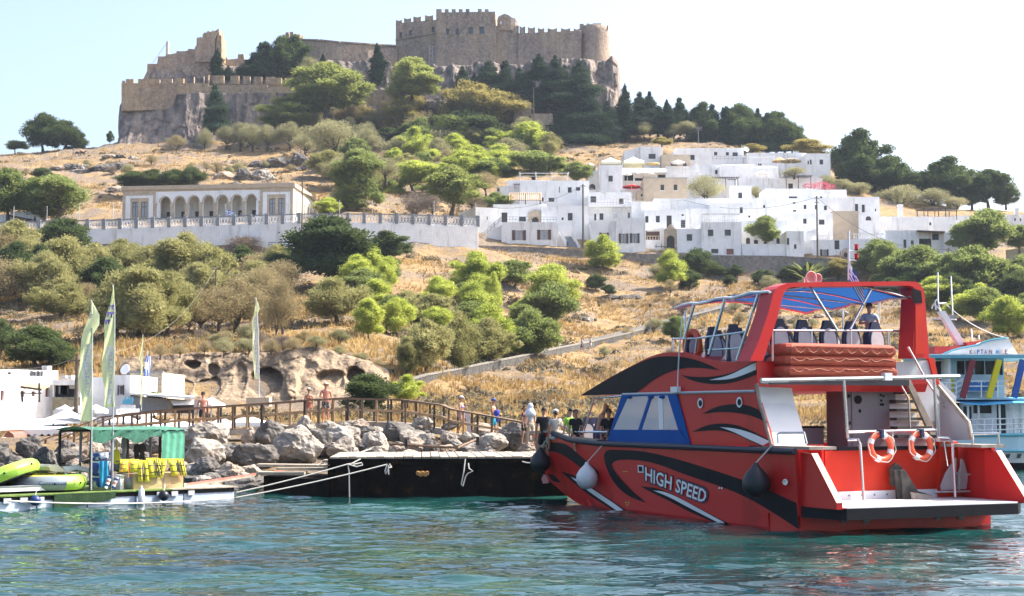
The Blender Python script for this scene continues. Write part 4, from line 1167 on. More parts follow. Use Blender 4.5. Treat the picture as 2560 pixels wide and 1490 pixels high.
def opening(t,A,u,n,k,a,c,z0,z1):
 Z = Vector((0,0,1))
 w_,h_ = c-a,z1-z0
 def slab(name,m,s0,s1,za,zb_,d0,d1,par=t):
  return MB().obox(A(s0,d0,za),u*(s1-s0),n*(d1-d0),Z*(zb_-za)).build(name,m,par)
 if k in 'ws':
  f = MB(); fw = min(.09,w_*.12)
  for s_ in(a,c-fw,(a+c)/2-fw/2): f.obox(A(s_,.14,z0),u*fw,n*.08,Z*h_)
  for z_ in(z0,z1-fw): f.obox(A(a+fw+.003,.145,z_),u*(w_-2*fw-.006),n*.07,Z*fw)
  wo = f.build('window',M_FRAME if k=='w' else M_GREYF,t)
  MB().add([A(a,.2,z0),A(c,.2,z0),A(c,.2,z1),A(a,.2,z1)],[(0,1,2,3)]).build('pane',M_PANE if k=='w' else M_CURT,wo)
  if k=='s':
   sw = w_*.38
   for s_ in(a-sw-.02,c+.02): slab('shutter',M_SHUT if(int(a*10)%2)else M_SHUTD,s_,s_+sw,z0-.05,z1+.05,-.09,-.03)
  else: slab('window_sill',M_WHITE2,a-.08,c+.08,z0-.1,z0-.01,-.1,.1)
 elif k=='b':
  MB().add([A(a,.3,z0),A(c,.3,z0),A(c,.3,z1),A(a,.3,z1)],[(0,1,2,3)]).build('opening',M_DARK,t)  # dark sheet standing in for the shade inside the recess
 elif k in 'dr':
  m = M_SHUTD if k=='d' else M_DOORR
  do = slab('door',m,a,c,z0,z1,.16,.24)
  slab('door_panel',M_FRAME if k=='d' else M_DOORR,a+w_*.18,c-w_*.18,z0+h_*.45,z1-h_*.1,.13,.155,do)
 elif k=='v':
  slab('vent',M_GREYF,a,c,z0,z1,.2,.25)
  nb = 4
  for i in range(nb): slab('slat',M_FRAME,a,c,z0+h_*(i+.1)/nb,z0+h_*(i+.55)/nb,.08,.195)
 elif k=='g':
  MB().add([A(a,.31,z0),A(c,.31,z0),A(c,.31,z1),A(a,.31,z1)],[(0,1,2,3)]).build('balcony_recess',M_SHUT,t)
  slab('balcony_rail',M_BEIGE,a,c,z0+h_*.36,z0+h_*.44,.02,.2)
  nb = max(4,int(w_/.45))
  for i in range(nb):
   s_ = a+w_*(i+.5)/nb
   MB().lathe([(.07,0),(.13,h_*.12),(.06,h_*.26),(.1,h_*.355)],A(s_,.11,z0),6).build('baluster',M_BEIGE,t)
 elif k=='a':
  f = MB(); r_ = w_/2; zc_ = z1-r_
  pts =[A(a,.26,z0),A(c,.26,z0)]+[A((a+c)/2+r_*math.cos(math.pi*i/10),.26,zc_+r_*math.sin(math.pi*i/10))for i in range(11)]
  f.add(pts,[tuple(range(len(pts)))]); f.build('arched_door',M_SHUTD,t)
  mb = MB()
  for sg in(-1,1):
   arc =[A((a+c)/2+sg*r_*math.cos(math.pi/2*i/6),.02,zc_+r_*math.sin(math.pi/2*i/6))for i in range(7)]
   mb.grid([arc,[A((a+c)/2+sg*r_*1.0,.02,z1+.02)for _ in arc]])
   mb.grid([arc,[q+n*.24 for q in arc]])
  mb.build('arch_spandrel',M_WHITE2,t)
def balusters(par,p,q,h,m=None,name='baluster'):
 p,q = Vector(p),Vector(q)
 k = max(3,int((q-p).length/.42))
 r = MB().lathe([(.06,0),(.11,h*.3),(.05,h*.62),(.08,h*.84)],(0,0,0),6).build('baluster',m or M_WHITE2)
 me = r.data; bpy.data.objects.remove(r)
 for i in range(k):
  share('baluster',me,par,p.lerp(q,(i+.5)/k)-org(par))
 MB().beam(p+Vector((0,0,h*.9)),q+Vector((0,0,h*.9)),.2,h*.12).build('handrail',m or M_WHITE2,par)
def railing(label,pts,h,m=None,group='thin iron railings in the village',n=9):
 b = MB()
 for i in range(len(pts)-1):
  p,q = Vector(pts[i]),Vector(pts[i+1])
  for z_ in(h,h*.5): b.tube([p+Vector((0,0,z_)),q+Vector((0,0,z_))],.025,4)
  for j in range(n+1):
   o = p.lerp(q,j/n); b.tube([o,o+Vector((0,0,h))],.022,4)
 return b.build_at('iron_railing',m or M_IRON,label=label,cat='railing',group=group)
W = lambda*a:('w',)+a
rwall = thing('village_retaining_wall','long grey rubble retaining wall under the village street','wall',pt(1700,650,274))
M_RUB = mat('grey_rubble_wall',(.15,.135,.125),(.30,.275,.25),1.6,.95,.15,5,c3=(.36,.33,.30),det=9)
tp =[(1085,612,618,268),(1180,616,630,274),(1300,618,640,277),(1470,627,668,277),(1600,636,690,276.5),(1750,640,705,276),(1950,642,710,275.5),(2110,650,720,275),(2200,655,715,274)]
for i in range(len(tp)-1):
 a,c = tp[i],tp[i+1]
 b = MB(); wall_prism(b,a[0],c[0],a[3],c[3],a[1],c[1],a[2]+25,c[2]+25,3); b.build('wall',M_RUB,rwall)
 b = MB(); b.beam(pt(a[0],a[1]-.5,a[3]+.3),pt(c[0],c[1]-.5,c[3]+.3),.7,.22); b.build('coping',M_RUB,rwall)
house('low white house with two pairs of brown shutters on the village wall',K6,265,765,775,1005,282,[('s',388,458,850,936),('s',614,684,846,932)],6)
house('lit white house with a lantern beside the stepped terrace',K6,30,265,640,1000,286,[W(132,142,725,752),W(28,55,715,762)],9,Y1=288)
house('white upper storey with dark door and stone arches behind a terrace',K6,190,630,615,800,288.5,[('d',266,318,688,785),W(425,485,725,770),('a',540,600,728,785),('a',672,735,722,785)],7)
for(x0,x1,lab)in((508,626,'left'),(655,762,'right')):
 t = thing('stone_gable','pale stone gable with a dark arch on the terrace, %s of the pair'%lab,'gable',pt(*K6((x0+x1)/2,775),287.5),'stone gables on the terrace')
 b = MB(); xm =(x0+x1)/2
 b.prism([pt(*K6(x,y),288)for x,y in[(x0,688),(x0+6,690),(xm,662),(x1-6,690),(x1,688),(x1,780),(xm+32,780),(xm+32,752),(xm+20,734),(xm,728),(xm-20,734),(xm-32,752),(xm-32,780),(x0,780)]],(0,.45,0))
 b.build('stone_face',M_BEIGE,t)
house('tall white house with two small dark windows by the outdoor steps',K6,625,1050,630,1010,287,[W(862,905,692,760),W(806,824,732,757),W(935,985,960,1000)],7)
st = thing('outdoor_steps','white outdoor steps with sloping side walls beside the shuttered house','steps',pt(*K6(890,1005),282))
b = MB()
for sh in(0,95):
 b.prism([pt(*K6(x,y),282.5)for x,y in[(785+sh,865),(800+sh,860),(880+sh,985),(880+sh,1012),(850+sh,1012)]],(0,.4,0))
b.build('side_wall',M_WHITE2,st)
for i in range(8):
 f = i/8
 p,q = pt(*K6(812+75*f,905+95*f),283.2),pt(*K6(905+45*f,905+95*f),283.2)
 MB().box(p.x,q.x,283-f,284.5,p.z-2,p.z).build('step',M_GREYP,st)
b = MB(); b.prism([pt(*K6(x,y),282.3)for x,y in[(765,905),(800,905),(852,1012),(765,1012)]],(0,.4,0)); b.build('brick_flank',mat('pale_brick',(.50,.47,.44),(.60,.57,.54),4,.9),st)
st = thing('terrace_stair','stepped white stair with dark iron railing at the wall end','steps',pt(*K6(160,990),283))
b = MB(); b.prism([pt(*K6(x,y),283)for x,y in[(60,1000),(60,935),(110,915),(265,800),(265,1000)]],(0,1.2,0)); b.build('wall',M_WHITE,st)
railing('dark iron railing climbing the white stair',[pt(*K6(60,935),282.9),pt(*K6(110,910),282.9),pt(*K6(232,800),282.9),pt(*K6(262,775),282.9)],1.0,n=4)
house('low white yard wall at the end of the terrace wall',K6,-30,60,935,1000,281,[],3,name='yard_wall',cat='wall',group='low white yard walls')
house('bluish white house with two pairs of dark shutters behind the bright bush',K6,1295,1562,740,1048,281,[('s',1340,1388,880,965),('s',1440,1488,878,962)],7)
house('white house end with one shuttered window above the bright bush',K6,1072,1294,768,1045,281.6,[('s',1165,1212,872,925)],7)
t,A,u,n,Ln,zt,zb_ = house('white two storey house with a long railed balcony',K6,1050,1436,505,790,292,[W(1066,1118,542,600),W(1322,1364,562,612),W(1148,1183,695,755),W(1100,1118,700,760),W(1405,1420,690,740)],8)
for(x0,x1,y)in((1050,1436,632),):
 p,q = pt(*K6(x0,y),291),pt(*K6(x1,y),291)
 MB().box(p.x,q.x,290.2,292,p.z-.15,p.z+.1).build('balcony_floor',M_WHITE2,t)
 railing('pale steel balcony railing with tall frames on the two storey house',[p+Vector((0,-.7,0)),q+Vector((0,-.7,0))],1.35,mat('balcony_steel',(.36,.30,.27),rough=.5),n=14)
b = MB()
for i in range(7):
 p = pt(*K6(1272,740-i*14),291); b.box(p.x,p.x+.75,290.6,291.8,p.z-.12,p.z)
b.build('balcony_stair',M_WHITE2,t)
house('white lit house block left of the stone doorway',K6,1436,1640,590,760,290,[],7)
house('white house with brown door above the stone doorway',K6,1556,1925,662,860,287,[W(1655,1690,718,778),W(1560,1588,720,780),('d',1752,1797,715,825),('v',1880,1920,755,826),W(1886,1906,704,720)],5)
house('white house front with a balustered loggia and bench',K6,1562,1740,832,1050,283.5,[('g',1566,1690,850,934)],4)
dw = thing('stone_doorway','pointed stone doorway with a dark arched door on the street','doorway',pt(*K6(1790,1005),282))
b = MB()
b.prism([pt(*K6(x,y),282)for x,y in[(1728,845),(1760,822),(1776,800),(1788,792),(1800,800),(1816,822),(1850,845),(1850,1008),(1824,1008),(1824,925),(1812,903),(1788,893),(1764,903),(1752,925),(1752,1008),(1728,1008)]],(0,.6,0))
b.build('stone_face',M_BEIGE,dw)
MB().prism([pt(*K6(x,y),282.35)for x,y in[(1750,1008),(1750,925),(1764,903),(1788,893),(1812,903),(1826,925),(1826,1008)]],(0,.2,0)).build('arched_door',M_SHUTD,dw)
MB().prism([pt(*K6(x,y),281.9)for x,y in[(1722,850),(1728,842),(1788,812),(1850,842),(1856,850)]],(0,.25,0)).build('moulding',M_BEIGE,dw)
bn = thing('street_bench','small dark bench against the white street wall','bench',pt(*K6(1680,1005),281.5))
MB().obox(pt(*K6(1645,997),281.5),(2.3,0,0),(0,.5,0),(0,0,.12)).build('seat',M_GREYP,bn)
for x in(1655,1705): MB().obox(pt(*K6(x,1008),281.6),(.12,0,0),(0,.4,0),(0,0,.8)).build('leg',M_GREYP,bn)
house('bluish white house with red brown cellar door and roof balustrade',K6,2064,2426,775,1072,280,[W(2123,2172,842,900),W(2274,2330,842,897),W(2153,2217,1016,1056),('r',2290,2355,1015,1068)],8,rail=(.02,.98,1.7))
house('bluish white house front with one square blue window',K6,1850,2066,835,1062,280.7,[W(1932,1982,883,943)],8)
house('long white house wall below the garden with three small windows',K6,430,1052,402,650,300,[W(862,897,460,510),W(936,974,460,492),W(690,740,556,592),W(782,790,456,510),W(628,645,552,590)],8)
house('low white house with a reddish roof trellis under the garden',K6,220,440,450,530,302,[W(226,248,464,500)],6)
house('small white gable roof piece behind the reddish trellis',K6,320,700,398,460,303,[],5)
house('sand coloured plaster house with two dark windows in the village',K6,1545,1936,378,600,305,[W(1697,1730,437,490),W(1815,1848,437,490)],9,m=M_TAN,cope=True)
house('sand coloured lower wing left of the plaster house',K6,1490,1546,490,600,306,[W(1520,1535,520,548)],8,m=M_TAN)
house('white tower like house with a single square window',K6,1140,1356,262,500,318,[W(1228,1267,357,410)],9)
house('low white wing with a dark round topped gate left of the tower house',K6,1042,1142,312,500,319,[('a',1054,1112,430,482)],8)
house('white terrace house with a shaded dining terrace',K6,1354,1752,288,500,322,[('b',1372,1452,345,402),('b',1466,1640,378,403),('b',1672,1742,348,402)],8)
house('white wall under the red parasol',K6,1350,1540,468,520,312,[],4,name='yard_wall',cat='wall',group='low white yard walls')
house('top white house with a square window at the left end of the row',K6,1516,1716,98,300,346,[W(1590,1652,160,205)],9)
house('low white wing left of the top row house',K6,1370,1518,135,300,347,[],8,ytR=98)
house('long top white house with dark windows along the ridge',K6,1830,2446,108,280,350,[W(1965,2004,170,215),W(2178,2208,143,175),W(2285,2312,145,175),W(2345,2392,147,180)],9)
house('sandstone house front between the top white houses',K6,1704,1966,168,290,343,[('b',1788,1850,240,268),('a',1898,1934,240,270)],6,m=M_BEIGE)
house('white terrace wall below the sandstone house',K6,1745,2012,272,380,336,[],5,name='yard_wall',cat='wall',group='low white yard walls')
house('white terrace with railing on the upper row',K6,2010,2540,255,380,337,[W(2190,2254,236,262),W(2188,2220,306,342)],5)
house('stepped white house block behind the grey olive tree',K6,1934,2300,366,470,319,[],7)
house('white cubic house with one window right of the olive tree',K6,2318,2506,448,620,305,[W(2396,2432,508,562)],7)
house('low white house row behind the olive tree',K6,1640,2330,562,680,296,[W(2148,2250,676,702)],8)
house('white house right of the louvred window with one dark door',K6,2150,2540,600,790,291,[W(2410,2437,640,695),W(2486,2506,715,735)],7)
house('low white wall above the roof balustrade',K6,1920,2150,655,800,293,[],6,name='yard_wall',cat='wall',group='low white yard walls')
house('long white courtyard wall with a wooden ledge',K7,176,552,895,1012,280,[],1.0,name='yard_wall',cat='wall',group='low white yard walls')
house('white courtyard house with small arches behind the leaning tree',K7,176,560,700,900,287,[('a',216,250,842,895),('b',282,316,862,893),('a',468,496,840,893),('b',362,392,880,893)],6,m=M_WHITE2)
house('white house with a cream sunlit recess beside the courtyard',K7,552,694,788,1012,279.5,[W(554,574,846,902),W(614,634,897,935)],7)
house('bright white gabled house end with a stair balustrade',K7,692,802,800,1015,281,[],7,ytR=775,rail=(.1,.95,.8))
house('white street house with grey framed window and brown doorway',K7,770,1082,860,1022,280,[('s',846,884,942,1000),('d',950,990,850,940)],7,rail=(.08,.5,.9))
house('white street house right of the mast with one framed window',K7,1080,1372,855,1012,279,[('s',1272,1310,896,975),W(1206,1212,900,912)],7,rail=(.08,.98,1.1))
dw = thing('stone_doorway','small stone doorway with a brown arched door behind two walkers','doorway',pt(*K7(1043,1025),279.4))
b = MB(); b.prism([pt(*K7(x,y),279.3)for x,y in[(1014,945),(1043,925),(1072,945),(1072,1028),(1062,1028),(1062,978),(1043,962),(1026,978),(1026,1028),(1014,1028)]],(0,.5,0)); b.build('stone_face',M_BEIGE,dw)
MB().prism([pt(*K7(x,y),279.6)for x,y in[(1024,1028),(1024,976),(1043,960),(1064,976),(1064,1028)]],(0,.2,0)).build('arched_door',M_SHUT,dw)
house('bluish white house with two tall narrow windows',K7,1372,1650,782,985,280,[W(1522,1545,858,928),W(1583,1606,865,935)],8)
house('white house with dark recessed balconies under a flat canopy',K7,1648,1860,786,985,280.4,[('b',1652,1752,850,945),('b',1760,1816,800,862)],6)
house('white corner house with two brown shuttered windows',K7,1858,2036,800,985,280,[W(1924,1956,862,918),W(1976,2014,870,935)],7)
MB().prism([pt(*K7(x,y),279)for x,y in[(1640,780),(1866,790),(1866,798),(1640,789)]],(0,2.0,0)).build_at('flat_canopy',M_SHUT,label='thin brown flat canopy over the recessed balconies',cat='canopy')
house('bluish white house wall behind the street pole',K7,520,936,640,830,290,[W(690,718,685,727),W(820,866,692,735),W(502,516,655,680)],7)
house('very long white house with a row of small dark windows',K7,-20,935,516,660,297,[W(163,188,590,640),W(358,375,572,598),W(694,716,570,606),W(787,806,572,608),W(862,886,577,614),W(605,632,612,628),W(604,626,548,563),W(252,272,575,606)],8)
house('white house block stepping up behind the long house',K7,372,770,436,540,304,[W(570,640,500,518)],7)
house('white roof block right of the pergola house',K7,768,1050,445,560,303,[W(828,848,500,516)],7)
house('white house with two tall brown windows at the right of the upper rows',K7,930,1322,505,680,300,[W(1120,1145,562,625),W(1176,1200,568,632),W(1285,1295,602,625)],8,rail=None)
house('small white cubic house right of the grey olive',K7,76,260,412,530,310.5,[W(150,186,470,516)],7)
house('white house under a brown flat pergola on the upper row',K7,150,850,350,460,321,[('d',567,605,393,440)],7)
house('bluish top house at the right end of the ridge row',K7,715,916,145,345,340,[W(826,855,195,236),W(745,760,195,236),W(726,738,205,236)],8)
house('low bluish top house with railings left of the end house',K7,225,716,140,280,345,[W(315,345,228,246),('a',190,228,226,246)],8)
house('long white terrace wall below the ridge row',K7,0,480,245,350,333,[W(420,440,236,250)],4,name='yard_wall',cat='wall',group='low white yard walls')
house('beige courtyard wall behind the palm leaves',K7,935,1155,622,800,292,[],5,m=M_TAN)
house('white yard wall with an arched niche',K7,1155,1332,640,800,291,[('a',1208,1255,664,700)],5)
house('long low white house right of the niche wall',K7,1320,1732,668,830,295,[],7)
house('white house with a posted roof terrace at the right',K7,1728,1946,670,850,297,[W(1735,1752,715,740)],7)
house('low white house behind the large leafy tree',K7,1940,2080,660,800,300,[],6)
house('white house with narrow windows and a small chimney at the far right',K7,2290,2560,650,760,309,[W(2440,2453,680,704),W(2486,2498,682,706)],6)
house('white arched wall end beside the leafy bank',K7,2040,2168,868,980,279.5,[],3,name='yard_wall',cat='wall',group='low white yard walls')
house('white yard wall at the far right edge',K7,2370,2640,945,1090,276,[],3,name='yard_wall',cat='wall',group='low white yard walls',Y1=270)
for(x,y0,y1,w_,Y,lab)in((1495,568,680,34,296,'tall square white chimney behind the long low house'),(2458,600,660,30,309,'small pointed white chimney at the far right')):
 p = pt(*K7(x,y1),Y); h = zof(K7(x,y0)[1],Y)-p.z; ww = w_/3.316/F*Y/2
 t = thing('chimney_stack',lab,'chimney',p)
 MB().box(p.x-ww,p.x+ww,Y-ww,Y+ww,p.z,p.z+h*.86).build('shaft',M_WHITE2,t); MB().box(p.x-ww*1.2,p.x+ww*1.2,Y-ww*1.2,Y+ww*1.2,p.z+h*.862,p.z+h).build('cap',M_WHITE2,t)
def pergola(label,K,x0,x1,yt,yb,Y,dep,roofm,postm,slats=0,tilt=0,posts=3):
 a,c = pt(*K(x0,yt),Y),pt(*K(x1,yt),Y); zb = zof(K(0,yb)[1],Y)
 t = thing('pergola',label,'pergola',Vector(((a.x+c.x)/2,Y,zb)))
 for i in range(posts):
  x = a.x+(c.x-a.x)*i/(posts-1)
  for d in(0,dep): MB().box(x-.07,x+.07,Y+d-.07,Y+d+.07,zb-.6,a.z-.05+tilt*d).build('post',postm,t)
 if slats:
  for i in range(slats):
   x = a.x-.2+(c.x-a.x+.4)*i/(slats-1)
   MB().beam((x,Y-.4,a.z-tilt*.4),(x,Y+dep+.4,a.z+tilt*(dep+.4)),.14 if slats>5 else .3,.12).build('slat',roofm,t)
  for d in(0,dep): MB().beam((a.x-.2,Y+d,a.z-.12+tilt*d),(c.x+.2,Y+d,a.z-.12+tilt*d),.12,.12).build('beam',postm,t)
 else:
  b = MB(); b.prism([(a.x-.3,Y-.4,a.z-tilt*.4),(c.x+.3,Y-.4,a.z-tilt*.4),(c.x+.3,Y+dep+.4,a.z+tilt*(dep+.4)),(a.x-.3,Y+dep+.4,a.z+tilt*(dep+.4))],(0,0,.14)); b.build('roof',roofm,t)
 return t
M_CANE = mat('orange_cane',(.42,.26,.12),(.60,.41,.20),5,.9)
M_DKW = mat('dark_brown_wood',(.06,.048,.042),(.10,.08,.07),5,.8)
pergola('orange cane pergola on a white roof terrace',K6,350,615,572,640,289.5,4.5,M_CANE,M_DKW,16,.42)
pergola('white square framed pergola among the green trees',K6,436,860,330,400,312,4,M_WHITE2,M_WHITE2,4,0,4)
pergola('dark brown flat pergola beside the grey olive tree',K6,2175,2392,370,446,316,4,M_DKW,M_DKW,12,.05)
pergola('brown flat pergola on the upper white house',K7,548,752,328,430,318,4,M_DKW,M_DKW,12,.04)
pergola('reddish roof trellis over the low white house',K6,386,565,430,452,301,3,M_DOORR,M_DOORR,9,.1)
pergola('flat roofed terrace frame with laundry at the right',K7,1690,1960,605,672,298,5,M_DKW,M_DKW,0,.05,4)
pergola('white terrace canopy with slim white columns',K6,1356,1748,332,405,320.5,3,M_WHITE2,M_WHITE2,0,0,5)
M_CLOTH = mat('cream_canvas',(.70,.66,.48),(.78,.74,.58),.8,.9)
M_WCLOTH = mat('white_canvas',(.80,.80,.79),(.84,.84,.83),.8,.9)
M_RCLOTH = mat('red_canvas',(.42,.035,.035),(.5,.05,.045),1,.9)
def gazebo(label,K,x0,x1,yp,ye,yb,Y,m,grp='cream gazebos on the roof terrace'):
 a,c = pt(*K(x0,ye),Y),pt(*K(x1,ye),Y); zp = zof(K(0,yp)[1],Y+1.5); zb = zof(K(0,yb)[1],Y); dp =(c.x-a.x)
 t = thing('gazebo',label,'gazebo',Vector(((a.x+c.x)/2,Y,zb)),grp)
 cen = Vector(((a.x+c.x)/2,Y+dp/2,zp))
 q =[Vector((a.x,Y,a.z)),Vector((c.x,Y,a.z)),Vector((c.x,Y+dp,a.z)),Vector((a.x,Y+dp,a.z))]
 b = MB()
 for i in range(4):
  p0,p1 = q[i],q[(i+1)%4]
  m0,m1 = p0.lerp(cen,.55)-Vector((0,0,(zp-a.z)*.08)),p1.lerp(cen,.55)-Vector((0,0,(zp-a.z)*.08))
  b.grid([[p0,p1],[m0,m1],[cen,cen]])
 b.build('canvas_roof',m,t)
 for i in range(4):
  p0,p1 = q[i],q[(i+1)%4]
  MB().add([p0,p1,p1-Vector((0,0,.5)),p0-Vector((0,0,.5))],[(0,1,2,3)]).build('valance',m,t)
  MB().tube([p0,Vector((p0.x,p0.y,zb))],.07,5).build('post',M_GREYF,t)
  if i in(1,3,2): MB().add([p0-Vector((0,0,.5)),p1-Vector((0,0,.5)),Vector((p1.x,p1.y,zb)),Vector((p0.x,p0.y,zb))],[(0,1,2,3)]).build('curtain',m,t)
 return t
gazebo('large cream gazebo on the tower house roof',K6,1158,1345,185,228,262,319,M_CLOTH)
gazebo('large cream gazebo right of the tower house roof',K6,1362,1556,180,225,290,325,M_CLOTH)
gazebo('small cream gazebo at the left edge of the upper village',K6,1030,1108,240,262,310,320,M_CLOTH)
def parasol(label,x,ytop,yrim,ybase,wpx,Y,m,grp='parasols in the village',n=8,val=.25,name='parasol',sq=False):
 p = pt(x,ybase,Y); R_ = wpx/2/F*Y; zr = zof(yrim,Y); zt = zof(ytop,Y)
 t = thing(name,label,'parasol',p,grp)
 ca =[]
 N_ = 4 if sq else n
 off = math.pi/4 if sq else .2
 rr = R_*(1.414 if sq else 1)
 rim =[Vector((p.x+rr*math.cos(off+6.2832*i/N_),p.y+rr*math.sin(off+6.2832*i/N_),zr))for i in range(N_)]
 top = Vector((p.x,p.y,zt)); b = MB()
 mid =[r_.lerp(top,.5)-Vector((0,0,(zt-zr)*.07))for r_ in rim]
 b.grid([rim,mid,[top]*N_],True)
 b.build('canopy',m,t)
 b = MB(); b.grid([rim,[r_-Vector((0,0,val))for r_ in rim]],True); b.build('valance',m,t)
 MB().tube([p-Vector((0,0,.3)),top-Vector((0,0,.05))],.04,6).build('pole',M_WHITE2,t)
 b = MB()
 for r_ in rim: b.tube([r_+Vector((0,0,-.04)),Vector((p.x,p.y,zt-.12))],.018,3)
 b.build('rib',M_GREYF,t)
 return t
k6 = lambda x,y: K6(x,y)
def par6(label,x0,x1,yt,yr,yb,Y,m,K=K6): parasol(label,K((x0+x1)/2,0)[0],K(0,yt)[1],K(0,yr)[1],K(0,yb)[1],(x1-x0)/(3.6 if K is K6 else 3.316),Y,m)
par6('red scalloped parasol beside the sand coloured house',1350,1522,430,455,495,310,M_RCLOTH)
par6('white scalloped parasol in front of the sandstone house',1790,1916,215,236,275,335,M_WCLOTH)
par6('white open parasol on the middle terrace',1480,1640,300,335,400,319.5,M_WCLOTH)
par6('small white parasol left of the dining terrace',1356,1440,320,340,400,320,M_WCLOTH)
par6('yellow striped sunshade on the upper terrace',1560,1690,235,246,285,333,mat('yellow_canvas',(.62,.47,.15),(.72,.62,.36),3,.9))
par6('pale parasol under the terrace posts',290,402,285,308,345,330,M_WCLOTH,K7)
par6('tan straw sunshade on the ridge terrace',430,560,172,205,250,338,M_CANE,K7)
par6('olive brown straw sunshade left of the end house',500,680,178,205,260,337,mat('thatch',(.20,.17,.10),(.30,.26,.16),4,.95),K7)
bp_ = pt(*K7(845,440),317)
t = thing('bougainvillea','pink flowering bougainvillea beside the brown pergola','bush',bp_)
V = leaves(np.random.default_rng(3),[(0,0,.8,1.6,1.2,.9),(1.8,0,.5,1.2,1,.7),(-2.5,.3,.7,1.6,1,.8)],900,.3)
share('flowers',np_mesh('flowers',V,np.arange(len(V)).reshape(-1,4),leaf_mat('pink_petals',(.45,.07,.13),(.62,.16,.22),.3)),t)
MB().tube([bp_-Vector((0,0,.8)),bp_+Vector((0,0,.8))],.08,5).build('stem',M_BARK,t)
railing('dark railing along the low bluish top house',[pt(*K7(-60,205),336),pt(*K7(240,200),336)],1.0)
railing('dark railing on the stone gable terrace',[pt(*K6(310,770),281.9),pt(*K6(760,772),281.9)],.9,n=16)
railing('white tall railing on the middle terrace',[pt(*K6(1800,372),333),pt(*K6(2170,372),333)],1.4,M_WHITE2,n=18)
railing('slim white posts on the terrace below the ridge row',[pt(*K7(180,345),331),pt(*K7(480,345),331)],4.6,M_WHITE2,n=4)
for(x,y,K,lab,Y)in((1930,60,0,'white satellite dish on the ridge house',349),):
 pass
p = pt(*K7(217,148),344)
t = thing('satellite_dish','round white satellite dish on the ridge row roof','satellite dish',p)
MB().lathe([(.01,0),(.42,.06),(.7,.2),(.67,.22),(.4,.1),(.01,.04)],p+Vector((0,0,1)),16,(0.3,-1,.5)).build('dish',M_WHITE2,t)
MB().tube([p-Vector((0,0,.8)),p+Vector((0,0,1))],.06,5).build('mast',M_GREYF,t)
p = pt(*K6(2037,105),351)
t = thing('tv_aerial','thin rooftop aerial on the long top house','aerial',p)
b = MB(); b.tube([p-Vector((0,0,.5)),p+Vector((0,0,5))],.05,4)
for z_ in(4.2,4.6,4.9): b.tube([p+Vector((-.6,0,z_)),p+Vector((.9,0,z_))],.035,4)
b.build('rods',M_GREYF,t)
pB = pole(1458,460,622,'tall dark utility pole left of the bright bush',279.5,.17)
pC = pole(2044,490,642,'tall dark utility pole right of the courtyard',278.5,.16,((0,.5),(.8,.4)))
pD = pole(2375,620,745,'dark utility pole on the leafy bank',262,.14)
wire('cable sagging from the village pole to the orange pergola',pB,pt(*K6(20,615),289),2.2,.035)
wire('cable running right from the village pole over the white roofs',pB,pt(*K6(1900,575),296),1.5,.035)
wire('long cable over the roofs towards the courtyard pole',pt(*K6(1900,575),296),pC,2.0,.035)
wire('cable from the courtyard pole towards the leafy bank',pC,pD,3.0,.04)
wire('cable running down right from the bank pole',pD,pt(2600,760,200),2.0,.04)
wire('second cable running down right above the bank',pt(2410,640,262),pt(2620,790,190),2.0,.04)
wire('thin cable across the conifer slope above the village',pt(1340,325,390),pt(1530,366,380),2.0,.05)
BZ_ = Vector((0,0,1)); M_DOCKP_ = mat("pale_coping_stone",(.16,.145,.12),(.22,.20,.17),3,.9)
# stepped path across the slope
pp =[hit(x,y)for x,y in((1000,978),(1060,958),(1130,943),(1250,918),(1330,900),(1400,884),(1480,868),(1560,848),(1640,826),(1720,803),(1800,782),(1900,756))]
M_PATHW = mat('shaded_path_rubble',(.045,.042,.04),(.095,.09,.083),1.8,.95,.1,5)  # grey path wall stone, its shadow put into a darker colour
M_PAVE = mat('grey_path_paving',(.09,.085,.08),(.15,.14,.135),1.5,.95,.05,6)
rows =[]
for i,p in enumerate(pp):
 d =(pp[min(i+1,len(pp)-1)]-pp[max(i-1,0)]); d.z = 0; d.normalize(); n = Vector((-d.y,d.x,0)); n = n if n.y>0 else-n
 rows.append((p,n))
b = MB(); b.grid([[p+Vector((0,0,.32)),p+n*3.2+Vector((0,0,.5)),p+n*3.4+Vector((0,0,-.8))]for p,n in rows]); tag(b.build('path',M_PAVE),kind='structure')
pw_ = thing('path_wall','low grey stone wall with a pale coping along the slanting path','wall',pp[4])
for i in range(len(rows)-1):
 (p,n),(q,n2) = rows[i],rows[i+1]
 b = MB(); b.add([p-n*.35-BZ_*1.8,q-n2*.35-BZ_*1.8,q-n2*.35+BZ_*.62,p-n*.35+BZ_*.62,p+n*.1-BZ_*1.8,q+n2*.1-BZ_*1.8,q+n2*.1+BZ_*.62,p+n*.1+BZ_*.62],[(0,1,2,3),(5,4,7,6),(3,2,6,7),(1,0,4,5),(0,3,7,4),(1,5,6,2)]); b.build('wall',M_PATHW,pw_)
 MB().beam(p-n*.12+BZ_*.68,q-n2*.12+BZ_*.68,.55,.12).build('coping',M_DOCKP_,pw_)
uw = thing('path_upper_wall','grey rubble wall on the uphill side of the slanting path','wall',pp[2])
for i in range(0,6):
 (p,n),(q,n2) = rows[i],rows[i+1]
 a,c = p+n*3.3,q+n2*3.3
 MB().obox(a-BZ_*1.0,c-a,n*.4,BZ_*(2.3-.15*i)).build('wall',M_RUB,uw)
def lamp(label,x,yt,yb):
 p = hit(x,yb); h = zof(yt,p.y)-p.z; t = thing('lamp_post',label,'lamp post',p,'thin lamp posts by the slanting path')
 MB().tube([p-BZ_*.3,p+BZ_*h],.06,6).build('post',M_GREYF,t); MB().lathe([(.06,0),(.22,.12),(.2,.4),(.05,.5)],p+BZ_*(h-.4),8).build('lantern',M_FRAME,t)
